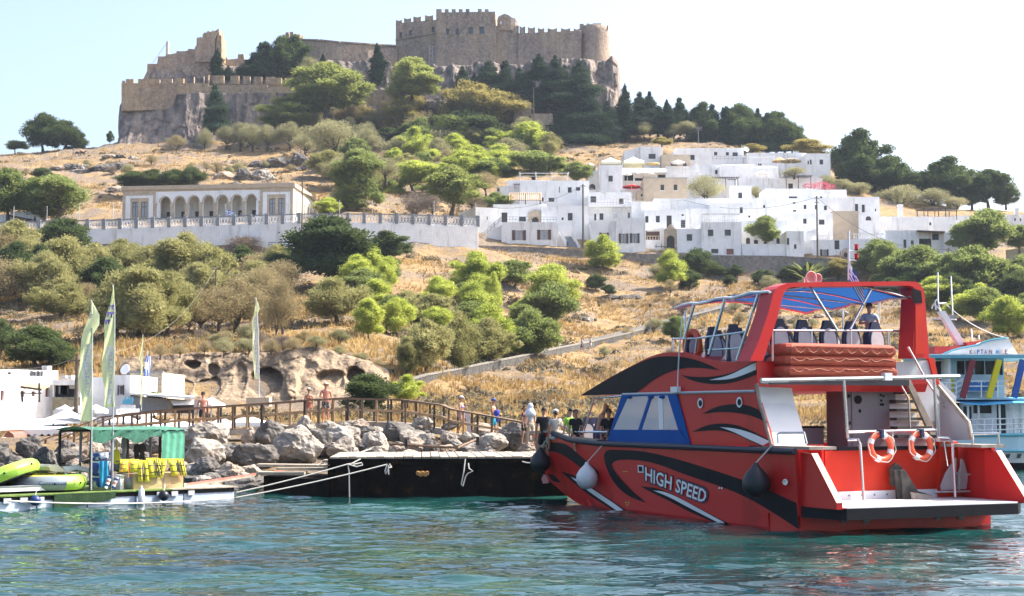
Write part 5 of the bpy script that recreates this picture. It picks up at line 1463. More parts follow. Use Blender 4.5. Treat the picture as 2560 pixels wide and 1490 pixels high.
lamp('thin lamp post on the slope behind the boat canopy',1626,760,838); lamp('pale thin lamp post under the bright grove',1227,868,914)
# beach, boardwalk, rocks, dock
KB = lambda x,y:(x/6.985,900+y/6.985)
K2 = lambda x,y:(x/3.6,900+y/3.6)
K3 = lambda x,y:(700+x/3.6,900+y/3.6)
BG = 'white buildings along the beach'
t = house('large bright white beach building with brown shutters and a wooden canopy',KB,-420,922,255,1100,88,[('r',5,78,532,712),('r',362,430,545,637),('r',552,626,545,640),('r',792,870,482,645)],7,m=M_WHITE2,Y1=93.5,group=BG,name='beach_house')[0]
def canopy_b():
 c = thing('door_canopy','small brown wooden canopy on posts against the bright beach building','canopy',pt(*KB(540,735),87.2))
 a,b_ = pt(*KB(362,470),86.6),pt(*KB(722,520),86.6)
 for i in range(7):
  p = a.lerp(b_,i/6); MB().beam(p,p+Vector((0,1.4,.25)),.09,.07).build('slat',M_CANE,c)
 for x,y0 in((390,540),(686,400)): MB().beam(pt(*KB(x,y0),86.6),pt(*KB(x,735),86.6),.1).build('post',M_DKW,c)
 MB().beam(a,b_,.12).build('beam',M_DKW,c); MB().beam(a+Vector((0,0,-.35)),b_+Vector((0,0,-.2)),.08).build('beam',M_DKW,c)
canopy_b()
house('white roof storey with small windows on the beach building',KB,60,1015,162,330,95,[W(135,206,210,250),('s',560,636,192,280),('s',668,715,182,280)],4,m=M_WHITE2,group=BG,name='roof_storey',ext=1,Y1=98)
for i,(x0,x1,y0,y1)in enumerate([(730,835,100,165),(1065,1145,272,330),(1175,1250,270,330)]):
 a,b_ = pt(*KB(x0,y1),91),pt(*KB(x1,y0),91)
 t = thing('rooftop_unit',['white box unit on top of the roof storey','left white box unit on the shaded terrace roof','right white box unit on the shaded terrace roof'][i],'roof unit',a)
 MB().box(a.x,b_.x,91,91.8,a.z,b_.z).build('case',M_WHITE2,t); MB().box(a.x+.1,b_.x-.1,90.97,90.995,a.z+(b_.z-a.z)*.3,b_.z-.12).build('grille',M_GREYF,t)
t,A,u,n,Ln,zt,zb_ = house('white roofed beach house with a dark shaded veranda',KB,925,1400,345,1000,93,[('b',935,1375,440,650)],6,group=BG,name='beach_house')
MB().obox(A(.0,-.25,zof(KB(0,440)[1],93)),u*Ln,n*.25,Vector((0,0,.32))).build('fascia',M_WHITE2,t)
MB().obox(A(.02,-.12,zof(KB(0,870)[1],93)),u*Ln,n*.1,Vector((0,0,zof(KB(0,652)[1],93)-zof(KB(0,870)[1],93)))).build('stone_plinth',mat('mossy_stone',(.20,.18,.12),(.38,.34,.24),3,.95,.05),t)
for k in range(5): MB().obox(A(Ln*(.2+.06*k),.02,zof(KB(0,590)[1],93)),u*.22,n*.04,Vector((0,0,.55))).build('laundry',[M_GREYF,M_DARK,M_GREYP][k%3],t)
house('pale grey beach house wall behind the feather flags',KB,1400,2010,300,1000,94,[],6,m=M_WHITE,group=BG,name='beach_house')
t = house('white beach house with an open grey shuttered window',KB,1995,2275,262,900,93,[('s',2085,2145,450,598)],7,group=BG,name='beach_house')[0]
p = pt(*KB(2195,255),94)
t = thing('satellite_dish','round white satellite dish on the beach house roof','satellite dish',p)
MB().lathe([(.01,0),(.2,.03),(.33,.09),(.31,.11),(.18,.05),(.01,.02)],p+Vector((0,0,.3)),16,(-.3,-1,.4)).build('dish',M_WHITE2,t); MB().tube([p-Vector((0,0,.3)),p+Vector((0,.1,.5))],.04,5).build('mast',M_GREYF,t)
M_RUBC = mat('cream_rubble',(.36,.30,.22),(.56,.49,.39),6,.95,.06,6,lo=.4,hi=.55)
house('cream rubble stone house with three slit windows before the cliff',K2,1162,1456,112,420,101,[W(1186,1206,196,250),W(1285,1306,197,250),W(1380,1402,200,256)],7,m=M_RUBC,cope=True,name='stone_house',group=BG)
ta = thing('beach_taverna','beach taverna with a long sloping white roof and grey walls','restaurant',pt(*K2(1400,450),90))
b = MB(); b.prism([pt(*K2(1168,312),90),pt(*K2(1750,352),88),pt(*K2(1750,338),95),pt(*K2(1200,298),97)],(0,0,.12)); b.build('roof',M_WHITE2,ta)
b = MB(); b.prism([pt(*K2(1172,325),90.2),pt(*K2(1510,352),90.2),pt(*K2(1510,480),90.2),pt(*K2(1172,480),90.2)],(0,5,0)); b.build('wall',M_GREYP,ta)
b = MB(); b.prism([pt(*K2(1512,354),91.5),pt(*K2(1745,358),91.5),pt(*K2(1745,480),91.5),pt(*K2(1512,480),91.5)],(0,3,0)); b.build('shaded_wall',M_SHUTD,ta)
b = MB(); b.prism([pt(*K2(1535,365),90),pt(*K2(1745,365),90),pt(*K2(1745,404),88.6),pt(*K2(1560,408),88.6)],(0,0,.05)); b.build('awning',M_WCLOTH,ta)
b = MB(); b.box(pt(*K2(1640,0),92).x,pt(*K2(1725,0),92).x,91.6,92.6,zof(K2(0,345)[1],92),zof(K2(0,318)[1],92)); b.build('roof_unit',M_GREYF,ta)
sg = thing('sign_board','pale sign board with faded blue lettering in front of the taverna','sign',pt(*K2(1140,450),84))
a,b_ = pt(*K2(1078,446),84),pt(*K2(1215,404),84)
MB().box(a.x,b_.x,84,84.06,a.z,b_.z).build('board',M_WHITE2,sg)
M_SKYB = mat('sign_blue',(.12,.42,.62),rough=.7)
b = MB()
for i in range(9):
 x = a.x+(b_.x-a.x)*(.18+.075*i); h = .22+.1*((i*7)%3); b.box(x,x+.07,83.97,83.99,a.z+.3,a.z+.3+h); b.box(x,x+.14,83.975,83.988,a.z+.3+h*.5,a.z+.36+h*.5)
b.build('lettering',M_SKYB,sg)
MB().tube([pt(*K2(1145,446),84.03),pt(*K2(1145,520),84.03)],.05,5).build('post',M_GREYF,sg)
def text_mesh(body,off=0.0,res=2,extr=0):
 cu = bpy.data.curves.new('lettering','FONT'); cu.body = body; cu.offset = off; cu.resolution_u = res; cu.extrude = extr
 o = bpy.data.objects.new('lettering',cu); COL.objects.link(o)
 dg = bpy.context.evaluated_depsgraph_get(); me = bpy.data.meshes.new_from_object(o.evaluated_get(dg))
 bpy.data.objects.remove(o); bpy.data.curves.remove(cu)
 vs =[tuple(v.co)for v in me.vertices]; fs =[tuple(p.vertices)for p in me.polygons]
 x0,x1 = min(v[0]for v in vs),max(v[0]for v in vs); y0,y1 = min(v[1]for v in vs),max(v[1]for v in vs)
 bpy.data.meshes.remove(me)
 return[((v[0]-x0)/(x1-x0),(v[1]-y0)/(y1-y0))for v in vs],fs
sg = thing('wall_lettering','brown reversed letters on a white board beside the boardwalk ramp','sign',pt(*K2(1140,480),80))
a,b_ = pt(*K2(1060,482),80),pt(*K2(1215,446),80)
MB().box(a.x-.1,b_.x+.2,80.03,80.09,a.z-.12,b_.z+.05).build('board',M_WHITE2,sg)
tv,tf = text_mesh('NICEX.P')
MB().add([(b_.x-s*(b_.x-a.x),80.02,a.z+q*(b_.z-a.z)*.8)for s,q in tv],tf).build('lettering',M_TAN,sg)
PG = 'white parasols of the beach restaurant'
for(x,yt,yr,yb,wd,Y,lab)in[(580,400,440,560,165,86,'small peaked white parasol beside the bright beach building'),(690,405,440,560,150,89,'half hidden white parasol behind the first feather flag'),(860,400,445,560,220,87,'white parasol between the two feather flags'),(600,440,532,640,330,80,'broad white parasol under the first feather flag'),(1090,470,560,640,320,79,'broad white parasol behind the boardwalk ramp'),(1560,530,598,660,520,76,'very wide white parasol behind the boardwalk rail'),(1900,332,398,500,250,88,'white tent shaped parasol beside the taverna'),(1995,508,572,640,230,77,'white parasol behind the boardwalk rail left of the banner'),(2230,496,560,640,340,78,'wide white parasol below the banner base'),(1330,505,560,620,260,82,'white parasol behind the olive bush')]:
 q = K2(x,yb); parasol(lab,q[0],K2(0,yt)[1],K2(0,yr)[1],max(q[1],zof and 1031-(float(terr((q[0]-CX)/F*Y,Y))-2.7)*F/Y),wd/3.6,Y,M_WCLOTH,PG,8,.22,sq=wd>300)
aw = thing('white_awning','huge white awning with scalloped edge over the beach restaurant','awning',pt(*K2(200,720),76))
b = MB()
e0 =[pt(*K2(x,y),75)for x,y in[(-160,640),(140,628),(440,622),(690,603)]]; e1 =[pt(*K2(x,y),84)for x,y in[(-160,520),(140,518),(400,528),(560,548)]]
b.grid([e0,[p.lerp(q,.5)+Vector((0,0,-.12))for p,q in zip(e0,e1)],e1]); b.build('canopy',M_WCLOTH,aw)
b = MB()
for i in range(3):
 for k in range(5):
  p,q = e0[i].lerp(e0[i+1],k/5),e0[i].lerp(e0[i+1],(k+1)/5); m_ =(p+q)/2
  b.add([p,q,q-Vector((0,0,.22)),m_-Vector((0,0,.36)),p-Vector((0,0,.22))],[(0,1,2,3,4)])
b.build('valance',M_WCLOTH,aw)
for x in(20,280,415,640): p = pt(*K2(x,628),75.4); MB().tube([p,Vector((p.x,p.y,1.0))],.05,6).build('post',M_WHITE2,aw)
for x0,x1 in((145,275),(285,412)):
 b = MB(); rows =[]
 for v in range(4):
  rows.append([pt(*K2(x0+(x1-x0)*k/8,642+(708-642)*v/3+(10 if v==0 else 0)*math.sin(math.pi*k/8)),75.6)+Vector((0,.08*math.sin(k*2.3),0))for k in range(9)])
 b.grid(rows); b.build('curtain',M_WCLOTH,aw)
hutb = thing('beach_kiosk','brown wooden kiosk with a thatched roof under the awning','kiosk',pt(*K2(70,745),73))
b = MB(); b.prism([pt(*K2(x,y),73)for x,y in[(30,745),(30,668),(75,640),(120,668),(140,745)]],(0,2,0)); b.build('wall',M_DOORR,hutb)
b = MB(); b.prism([pt(*K2(x,y),72.8)for x,y in[(-30,690),(10,632),(80,630),(40,660),(20,695)]],(0,2.4,0)); b.build('thatch_roof',M_CANE,hutb)
b = MB(); b.box(*(pt(*K2(2,700),72.7).x,pt(*K2(42,700),72.7).x),72.6,72.9,zof(K2(0,745)[1],72.7),zof(K2(0,695)[1],72.7)); b.build('counter',M_WHITE2,hutb)
dk = thing('dark_sunshade','dark pointed sunshade frame beside the boardwalk ramp','sunshade',pt(*K2(640,590),79))
b = MB(); b.prism([pt(*K2(x,y),79)for x,y in[(458,536),(640,520),(800,548),(660,556)]],(0,2.5,.1)); b.build('canopy',M_GREYP,dk)
for x in(480,780): MB().tube([pt(*K2(x,540),80),pt(*K2(x,610),80)],.05,5).build('post',M_WHITE2,dk)
p = pole(190,884,1040,'brown wooden utility pole beside the beach houses',86,.12)
pR = pole(538,664,790,'slim brown utility pole among the olive trees',165,.1)
wire('light cable sagging from the left edge to the beach pole',pt(-40,905,84),p,.5,.010,mat('light_wire',(.20,.19,.17),rough=.5))
wire('light cable rising from the beach pole to the olive trees',p,pR,2.4,.012,bpy.data.materials['light_wire'])
wire('light cable rising from the slim pole to the white wall',pR,pt(665,605,240),2.5,.014,bpy.data.materials['light_wire'])
M_OLDR = bpy.data.materials['cliff_stone']
p = pt(*K2(2330,395),92)
bb = thing('banner_base','beige concrete block carrying the banner pole by the caves','plinth',pt(647,1010,92)); MB().box(pt(619,1010,92).x,pt(676,1010,92).x,91.5,92.6,zof(1016,92),zof(994,92)).build('block',M_BEIGE,bb)
MB().beam(pt(662,993,92),pt(646,968,92),.06).build('stay',M_GREYF,bb)
M_LIME = leaf_mat('lime_banner_cloth',(.60,.65,.34),(.74,.77,.50),.45,(.72,.76,.45),1.2)
M_PALE = leaf_mat('pale_banner_print',(.70,.72,.64),(.76,.77,.72),.4,(.7,.7,.62),1.2)
M_PURP = mat('purple_banner_print',(.10,.07,.34),rough=.85); M_LILAC = mat('lilac_banner_print',(.40,.38,.62),rough=.85)
M_PST = bpy.data.materials['pole_steel']
def banner(label,left,right,Y,K,pole_pts,panel=None,marks=(),r=.02,rip=.12):
 """feather banner between a left and a right outline given from top to bottom in picture points"""
 ys = np.linspace(0,1,26)
 def along(P):
  py =[q[1]for q in P]; return lambda y: float(np.interp(y,py,[q[0]for q in P]))
 y0,y1 = max(left[0][1],right[0][1]),min(left[-1][1],right[-1][1])
 fl,fr_ = along(left),along(right)
 base = pt(*K(*pole_pts[-1]),Y)
 t = thing('feather_banner',label,'banner',base,'tall yellow green feather banners')
 def P(s,v,d=0):
  y = y0+(y1-y0)*v; x = fl(y)+(fr_(y)-fl(y))*s
  q = pt(*K(x,y),Y); q.y+=rip*math.sin(s*5+v*16)*(1-s)+d; return q
 b = MB(); b.grid([[P(s,v)for s in np.linspace(0,1,8)]for v in ys]); b.build('cloth',M_LIME,t,True)
 if panel:
  s0,s1,v0,v1 = panel; b = MB(); b.grid([[P(s,v,-.012)for s in np.linspace(s0,s1,6)]for v in np.linspace(v0,v1,18)]); b.build('white_panel',M_PALE,t,True)
  b = MB()
  for i in range(15):
   v = v0+(v1-v0)*(i+.4)/15.5; sm =(s0+s1)/2
   dv =(v1-v0)/15.5*.62
   b.grid([[P(sm-.12,v,-.024),P(sm-.06,v,-.024)],[P(sm-.12,v+dv,-.024),P(sm-.06,v+dv,-.024)]])
   if i%3!=1: b.grid([[P(sm-.05,v,-.024),P(sm+.12,v,-.024)],[P(sm-.05,v+dv*.25,-.024),P(sm+.12,v+dv*.25,-.024)]])
   if i%2: b.grid([[P(sm+.06,v+dv*.3,-.024),P(sm+.12,v+dv*.3,-.024)],[P(sm+.06,v+dv,-.024),P(sm+.12,v+dv,-.024)]])
  b.build('faded_lettering',M_LILAC,t)
 if marks:
  b = MB()
  for(s0,v0,s1,v1)in marks: b.grid([[P(s0,v0,-.02),P(s1,v0,-.02)],[P(s0,v1,-.02),P(s1,v1,-.02)]])
  b.build('lettering',M_PURP,t)
 MB().tube([pt(*K(*q),Y+.02)for q in pole_pts],r,6).build('pole',M_PST,t)
 return t
KF = lambda x,y:(180+x/4.077,700+y/4.077)
KG = lambda x,y:(x/3.316,560+y/3.316)
banner('nearest feather banner bent over at its tip, left of the pair',[(195,205),(188,290),(150,420),(110,590),(75,760),(70,980),(95,1180),(85,1400),(88,1440)],[(198,205),(240,280),(281,345),(278,462),(208,560),(206,760),(207,1000),(203,1200),(200,1440)],43.6,KF,[(193,200),(206,600),(203,1200),(196,2140)],(.30,.96,.36,.80),[(.08,.115,.36,.125),(.08,.115,.14,.155),(.2,.12,.25,.155),(.31,.12,.36,.15)])
banner('upright feather banner with purple letters, right of the pair',[(413,48),(400,130),(362,330),(338,450),(315,680),(310,850),(322,1100),(330,1295)],[(418,48),(432,130),(432,450),(432,800),(436,1000),(428,1200),(440,1300)],44.4,KF,[(415,45),(434,300),(432,900),(420,1300),(412,2125)],(.36,.96,.50,.98),[(.2,.165,.9,.18),(.3,.165,.42,.205),(.62,.17,.75,.20),(.1,.225,.95,.24),(.2,.225,.32,.265),(.55,.24,.7,.27),(.05,.285,.5,.30),(.08,.29,.2,.325),(.3,.29,.42,.32)])
banner('tall narrow banner in front of the caves',[(2119,620),(2112,690),(2106,740),(2090,800),(2094,1000),(2096,1140),(2106,1230),(2112,1285)],[(2122,620),(2156,690),(2134,745),(2136,800),(2142,1000),(2146,1200),(2148,1285)],91.8,KG,[(2120,610),(2140,900),(2146,1290),(2146,1440)],(.3,.9,.22,.95),r=.045)
banner('thin folded banner in front of the cream stone house',[(718,560),(700,720),(690,800),(700,1000),(690,1270)],[(724,560),(722,800),(714,1000),(710,1270)],84,KF,[(722,555),(714,1000),(706,1330)])
t = thing('flag','blue and white striped flag drooping by the cream stone house','flag',pt(*KF(752,1000),98))
o = pt(*KF(758,765),98)
striped_flag('',o,Vector((-.35,0,-4.4)),(.34,0,-.1),.16).build('cloth',[M_FLAGB,M_FLAGW],t)
MB().tube([o+Vector((.08,.05,.3)),pt(*KF(752,1000),98)],.04,5).build('pole',M_PST,t)
import bmesh
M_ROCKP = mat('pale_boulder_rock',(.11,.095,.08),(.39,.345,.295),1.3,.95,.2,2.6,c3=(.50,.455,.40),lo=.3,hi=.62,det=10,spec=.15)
M_ROCKD = mat('shaded_dark_boulder_rock',(.055,.05,.047),(.17,.155,.14),1.3,.95,.14,3.0,c3=(.30,.28,.25),lo=.3,hi=.66,det=10,spec=.15)  # darker boulder copy, with the shade of shadow sides put into its colour
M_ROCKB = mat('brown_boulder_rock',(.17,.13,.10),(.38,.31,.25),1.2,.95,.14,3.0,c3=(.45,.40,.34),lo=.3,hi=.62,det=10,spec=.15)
from mathutils import noise as mn
BM_ =[]
for v in range(7):
 bm = bmesh.new(); bmesh.ops.create_icosphere(bm,subdivisions=4,radius=1)
 sd_ = Vector((v*7.3,v*3.1,v*1.7))
 cuts =[Vector((random.gauss(0,1),random.gauss(0,1),random.gauss(0,1))).normalized()for _ in range(9)]
 for q in bm.verts:
  d = q.co.normalized()
  r_ = 1.0
  for c in cuts:
   k = d.dot(c)
   if k>.2: r_ = min(r_,.74/k)
  r_*=1+.17*mn.fractal(d*1.6+sd_,1.0,2.0,4)+.07*mn.fractal(d*5+sd_,.9,2.0,4)-.05*abs(mn.noise(d*3.3+sd_))
  q.co = d*r_
 me = bpy.data.meshes.new('boulder'); bm.to_mesh(me); bm.free(); me.materials.append(M_ROCKP); BM_.append(me)
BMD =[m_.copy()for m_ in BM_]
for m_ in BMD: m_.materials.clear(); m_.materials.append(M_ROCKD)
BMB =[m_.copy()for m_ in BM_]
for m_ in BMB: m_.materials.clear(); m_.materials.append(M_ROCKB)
NB =[0]
def boulder(x,y,w_,h_,tone,label,Y=None,grp='boulders of the shore breakwater'):
 yb = y+h_/2
 if Y is None: Y = float(np.clip(67-(yb-1088)/138*14.5,51,67))
 c = pt(x,y,Y+w_/F*Y*.35)
 rx,rz = w_/2/F*Y*1.12,h_/2/F*Y*1.2
 NB[0]+=1
 o = bpy.data.objects.new('boulder',(BMD if tone=='d' else BMB if tone=='b' else BM_)[NB[0]%7]); COL.objects.link(o)
 r = random.Random(NB[0])
 o.location = c; o.rotation_euler =(r.uniform(-.25,.25),r.uniform(-.25,.25),r.uniform(0,6.28)if w_<60 else r.choice([0,3.14,.5,2.7]))
 o.scale =(rx,max(rx*.85,.4),rz)
 return tag(o,label,'boulder',grp)
for(K,lst)in((K2,[(290,800,250,190,'d','large black shadowed boulder below the boardwalk ramp'),(410,915,220,230,'d','tall black boulder beside the white lounge bed'),(120,960,250,170,'d','dark boulder behind the tilted green tube'),(15,985,120,130,'d','dark boulder at the left edge of the shore'),(610,870,220,130,'d','low dark rock left of the stall'),(700,845,180,130,'b','brown rock just left of the stall frame'),(850,820,180,150,'b','brown rock seen through the left of the stall'),(1000,790,240,170,'p','grey rock seen through the stall'),(1170,770,200,140,'p','pale rock under the stall awning'),(1380,770,220,150,'d','dark rock behind the hanging wetsuits'),(1840,690,430,290,'p','broad pale boulder right of the green curtain'),(1840,850,360,290,'p','big rounded grey boulder right of the stall'),(2060,850,260,190,'d','grey boulder in the gap right of the stall'),(1850,985,290,180,'d','cracked dark boulder above the red gangplank'),(2060,1010,240,150,'b','brown boulder above the red gangplank'),(2250,700,180,150,'b','small brown boulder under the boardwalk posts'),(2420,670,260,220,'d','dark leaning boulder under the boardwalk'),(2300,860,380,240,'d','long slanting grey boulder left of the dock'),(2250,1000,180,100,'b','brown rock beside the small landing'),(1740,1080,220,80,'d','low dark rock right of the stall box'),(1910,1065,190,80,'d','low dark rock beside the red gangplank'),(2180,1120,420,110,'d','black rock under the red gangplank')]),(K3,[(235,600,190,170,'p','pale upright rock under the pair of bathers'),(160,780,430,320,'p','huge grey boulder left of the dock'),(345,745,260,270,'d','tall dark streaked boulder beside the huge grey one'),(440,625,180,100,'p','small pale rock under the boardwalk legs'),(590,700,340,200,'p','wide pale boulder below the boardwalk'),(610,615,160,100,'p','small pale rock touching the boardwalk deck'),(570,805,270,160,'p','grey rounded boulder behind the dock corner'),(770,650,170,100,'d','small dark rock under the boardwalk'),(850,750,260,180,'p','smooth pale grey boulder behind the dock'),(860,825,220,100,'p','low pale rock along the dock edge'),(1060,655,300,190,'d','dark grey boulder under the boardwalk bend'),(1180,705,260,150,'p','pale boulder behind the rusty rail'),(1110,815,280,110,'b','reddish low rock above the dock planks'),(1270,815,240,110,'b','rusty brown rock beside the rusty rail'),(1310,730,240,120,'p','flat pale rock behind the rusty rail'),(1530,710,190,120,'p','smooth cream rock like a loaf'),(1470,800,200,80,'b','small brown rock at the middle of the dock'),(1710,705,180,110,'p','pale rock below the man with the towel'),(1850,640,280,130,'b','grey brown rock under the end of the boardwalk'),(1900,755,300,170,'p','pale creased boulder near the red bow'),(1730,800,350,90,'p','long low pale rock along the dock'),(2110,700,280,230,'d','large dark grey boulder near the red bow'),(2230,800,180,100,'b','small brown rock beside the red bow'),(2190,640,160,110,'p','pale rock behind the waiting figure')])):
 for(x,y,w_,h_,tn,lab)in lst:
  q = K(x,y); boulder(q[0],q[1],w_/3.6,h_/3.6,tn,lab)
rr_ = random.Random(21)
for i in range(95):
 x = rr_.uniform(-30,1345); lo = 1062 if x>420 else 1120; hi = 1226 if x<700 else 1145
 y = rr_.uniform(lo,hi); w_ = rr_.uniform(24,62)
 if x<160 and y>1150: continue
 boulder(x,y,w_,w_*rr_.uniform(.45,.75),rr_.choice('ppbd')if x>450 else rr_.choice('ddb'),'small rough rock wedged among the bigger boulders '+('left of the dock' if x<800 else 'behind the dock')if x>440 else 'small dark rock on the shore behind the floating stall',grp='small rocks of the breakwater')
oc =[(700,418,130,34),(610,447,120,40),(770,424,80,26),(330,480,110,30),(250,425,120,26),(180,420,90,20),(560,470,70,22),(300,394,70,14),(420,500,60,18),(860,455,60,20),(1560,745,70,16),(1450,800,60,14),(1750,860,80,18),(2080,790,70,18),(1380,935,60,14),(250,800,70,18)]
for i,(x,y,w_,h_)in enumerate(oc):
 p = hit(x,y); k = w_/2/F*p.y
 t = thing('rock_outcrop','grey rock outcrop '+('on the dry slope above the arcaded school' if y<520 else 'in the dry grass of the lower slope'),'rock',p,'grey rock outcrops on the slopes')
 for q in range(3):
  o = bpy.data.objects.new('rock',[BMB,BMD,BM_][q%3 if i%2 else 1][(i+q)%7]); COL.objects.link(o); o.parent = t
  o.location =((q-1)*k*.75,q*.4,float(terr(p.x+(q-1)*k*.75,p.y+q*.4))-.15-p.z); o.rotation_euler =(.1*q,.1,i+q); o.scale =(k*.62,k*.5,h_/F*p.y*(.5+.12*q))
M_BW = mat('boardwalk_wood',(.12,.075,.05),(.24,.155,.10),5,.85,.01,20,stretch=(1,1,4))
M_BWL = mat('sunny_boardwalk_wood',(.34,.21,.11),(.48,.32,.18),5,.85)  # paler copy of the boardwalk wood, sunlight put into its colour
M_BWD = mat('dark_boardwalk_post',(.035,.028,.024),(.07,.055,.045),5,.85)
M_DECK = mat('weathered_deck_plank',(.26,.22,.18),(.42,.36,.30),3,.9,.01,12)
bw = thing('boardwalk','long raised wooden boardwalk with handrails over the boulders','boardwalk',pt(640,1070,69))
rt_ =[K2(-160,945),K2(0,865),K2(400,715),K2(910,515),K2(1480,450),K2(2330,395),K3(290,358),K3(580,345),K3(1090,357),K3(1450,405),K3(1550,445),K3(2300,582)]
RX =[q[0]for q in rt_]; RY =[q[1]for q in rt_]
def bwY(x): return float(np.interp(x,[-50,250,700,1000,1340],[66,68,69,68.5,63]))
def bwtop(x): return float(np.interp(x,RX,RY))
def bwh(x): return float(np.interp(x,[0,240,330,1200,1340],[.72,.85,1.08,1.08,.9]))
def BW(x,h,d=0):
 Y = bwY(x); p = pt(x,bwtop(x),Y); return Vector((p.x,p.y+d,p.z-bwh(x)+h))
BWD = 2.3
kn = sorted(set([-44]+[x for x in RX if x>-44]+[120,330,470,560,740,1060,1240]))
for i in range(len(kn)-1):
 x0,x1 = kn[i],kn[i+1]
 for d in(0,BWD):
  MB().beam(BW(x0,bwh(x0),d),BW(x1,bwh(x1),d),.16,.07).build('handrail',M_BW,bw)
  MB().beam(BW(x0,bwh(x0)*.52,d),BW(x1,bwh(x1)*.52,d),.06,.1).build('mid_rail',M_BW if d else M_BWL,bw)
  MB().beam(BW(x0,-.13,d),BW(x1,-.13,d),.1,.22).build('edge_beam',M_DECK,bw)
 n_ = max(2,int((BW(x1,0)-BW(x0,0)).length/.30))
 if x0>=940:
  for k in range(n_):
   p,q = BW(x0+(x1-x0)*(k+.04)/n_,0,.05),BW(x0+(x1-x0)*(k+.96)/n_,0,.05)
   MB().obox(p,q-p,(0,BWD-.1,0),(0,0,.045)).build('deck_plank',M_DECK,bw)
 else:
  p,q = BW(x0,0,.05),BW(x1,0,.05); MB().obox(p,q-p,(0,BWD-.1,0),(0,0,.045)).build('deck',M_DECK,bw)
x = -30; i = 0
while x<1335:
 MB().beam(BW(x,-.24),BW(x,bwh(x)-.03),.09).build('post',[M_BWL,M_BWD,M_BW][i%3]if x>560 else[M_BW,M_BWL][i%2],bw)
 x2 = x+18
 MB().beam(BW(x2,-.24,BWD),BW(x2,bwh(x2)-.03,BWD),.09).build('post',M_BWD,bw)
 if i%2==0 and x>200:
  for d in(.15,BWD-.15):
   p = BW(x,-.2,d); MB().beam(p,Vector((p.x,p.y,p.z-1.9)),.16).build('support_leg',M_BWD,bw)
 x+=36; i+=1
rr2 = thing('rusty_rail','low rusty steel rail lying among the pale boulders','rail',pt(*K3(1300,800),58.5))
b = MB(); b.tube([pt(*K3(980,752),59),pt(*K3(1330,775),58.6),pt(*K3(1600,790),58.4),pt(*K3(1790,702),60)],.05,5); b.build('bar',M_BW,rr2)
for x,y in((1135,712),(1780,690)): MB().beam(pt(*K3(x,y),58.8),pt(*K3(x,y+75),58.8),.12).build('stub_post',M_BWD,rr2)
M_DOCKB = mat('black_dock_steel',(.005,.005,.005),(.018,.013,.010),2.2,.9,.02,6,spec=.06,c3=(.06,.03,.016),hi=.6)
M_DOCKP = mat('bleached_dock_plank',(.25,.21,.16),(.39,.335,.265),4,.9,.01,14)
dock = thing('dock','black fronted mooring dock with a bleached plank top','dock',pt(1080,1245,46.5))
DA,DB = ptz(823,1243,0),ptz(1420,1241,0)
DA = Vector((DA.x,DA.y,0)); DB = Vector((DB.x,DB.y,0)); DU =(DB-DA).normalized(); DN = Vector((-DU.y,DU.x,0)); DL =(DB-DA).length
DW = lambda s,d,z: DA+DU*s+DN*d+Vector((0,0,z))
DZ = 1.30
npan = 8
for i in range(npan):
 s0,s1 = DL*i/npan,DL*(i+1)/npan-.03
 MB().obox(DW(s0,.02+.04*(i%2),-.6),DU*(s1-s0),DN*.12,Vector((0,0,1.62))).build('front_panel',M_DOCKB,dock)
 MB().obox(DW(s0-.05,-.09,-.6),DU*.16,DN*.1,Vector((0,0,1.6))).build('pile',M_DOCKB,dock)
MB().obox(DW(-.05,-.1,1.03),DU*(DL+.1),DN*.1,Vector((0,0,.19))).build('front_beam',M_DOCKB,dock)
MB().obox(DW(0,.2,-.6),DU*DL,DN*5.6,Vector((0,0,1.78))).build('core',M_DOCKB,dock)
npl = 26
for i in range(npl):
 s0,s1 = DL*i/npl+.015,DL*(i+1)/npl-.015
 MB().obox(DW(s0,-.2+.05*((i*7)%3),1.225),DU*(s1-s0),DN*6.0,Vector((0,0,.055+.008*(i%3)))).build('deck_plank',M_DOCKP,dock)
la = thing('landing_stage','low dark landing stage with plank edges left of the dock','landing stage',ptz(740,1235,0))
b = MB(); q0,q1 = ptz(655,1232,0),ptz(822,1245,0); q0.y+=.3; q1.y+=.3
b.obox(Vector((q0.x,q0.y,-.5)),Vector((q1.x-q0.x-.05,q1.y-q0.y,0)),(0,4,0),(0,0,1.05)); b.build('core',M_DOCKB,la)
for i,(x0,x1,y,d)in enumerate([(640,818,1167,51),(640,760,1187,50),(806,823,1157,49),(690,815,1176,50.5)]):
 p,q = pt(x0,y,d),pt(x1,y+(0 if i else 2),d); MB().obox(p,q-p,(0,.8,0),(0,0,.09)).build('plank',M_DOCKP,la)
gp = thing('gangplank','long red painted gangplank leading from floating stall to shore','gangplank',ptz(470,1216,.35))
M_REDP = mat('faded_red_plank',(.40,.13,.10),(.50,.19,.15),3,.85)
p,q = pt(*K2(1680,1132),47.5),pt(*K2(2440,1016),51.5); MB().obox(p,q-p,(.3,1.1,0),(0,0,.08)).build('plank',M_REDP,gp)
MB().beam(p+Vector((0,-.03,-.02)),q+Vector((0,-.03,-.02)),.05,.05).build('edge_strip',M_DOCKP,gp)
M_ROPE = mat('pale_rope',(.50,.47,.42),(.62,.59,.54),20,.9)
def rope(label,pts,r=.022,m=None): return MB().tube(pts,r,5).build_at('rope',m or M_ROPE,label=label,cat='rope',group='mooring ropes')
def sagpts(a,b_,sag,n=14): return[a.lerp(b_,i/n)-Vector((0,0,sag*4*(i/n)*(1-i/n)))for i in range(n+1)]
k3 = lambda x,y,Y: pt(*K3(x,y),Y+(0 if Y>48 else np.interp(x,[500,1000,2300],[.55,.95,2.3])))
rope('upper mooring rope from the floating stall to the dock edge',sagpts(pt(*K2(2130,1192),46.8),k3(615,935,47.2),.03))
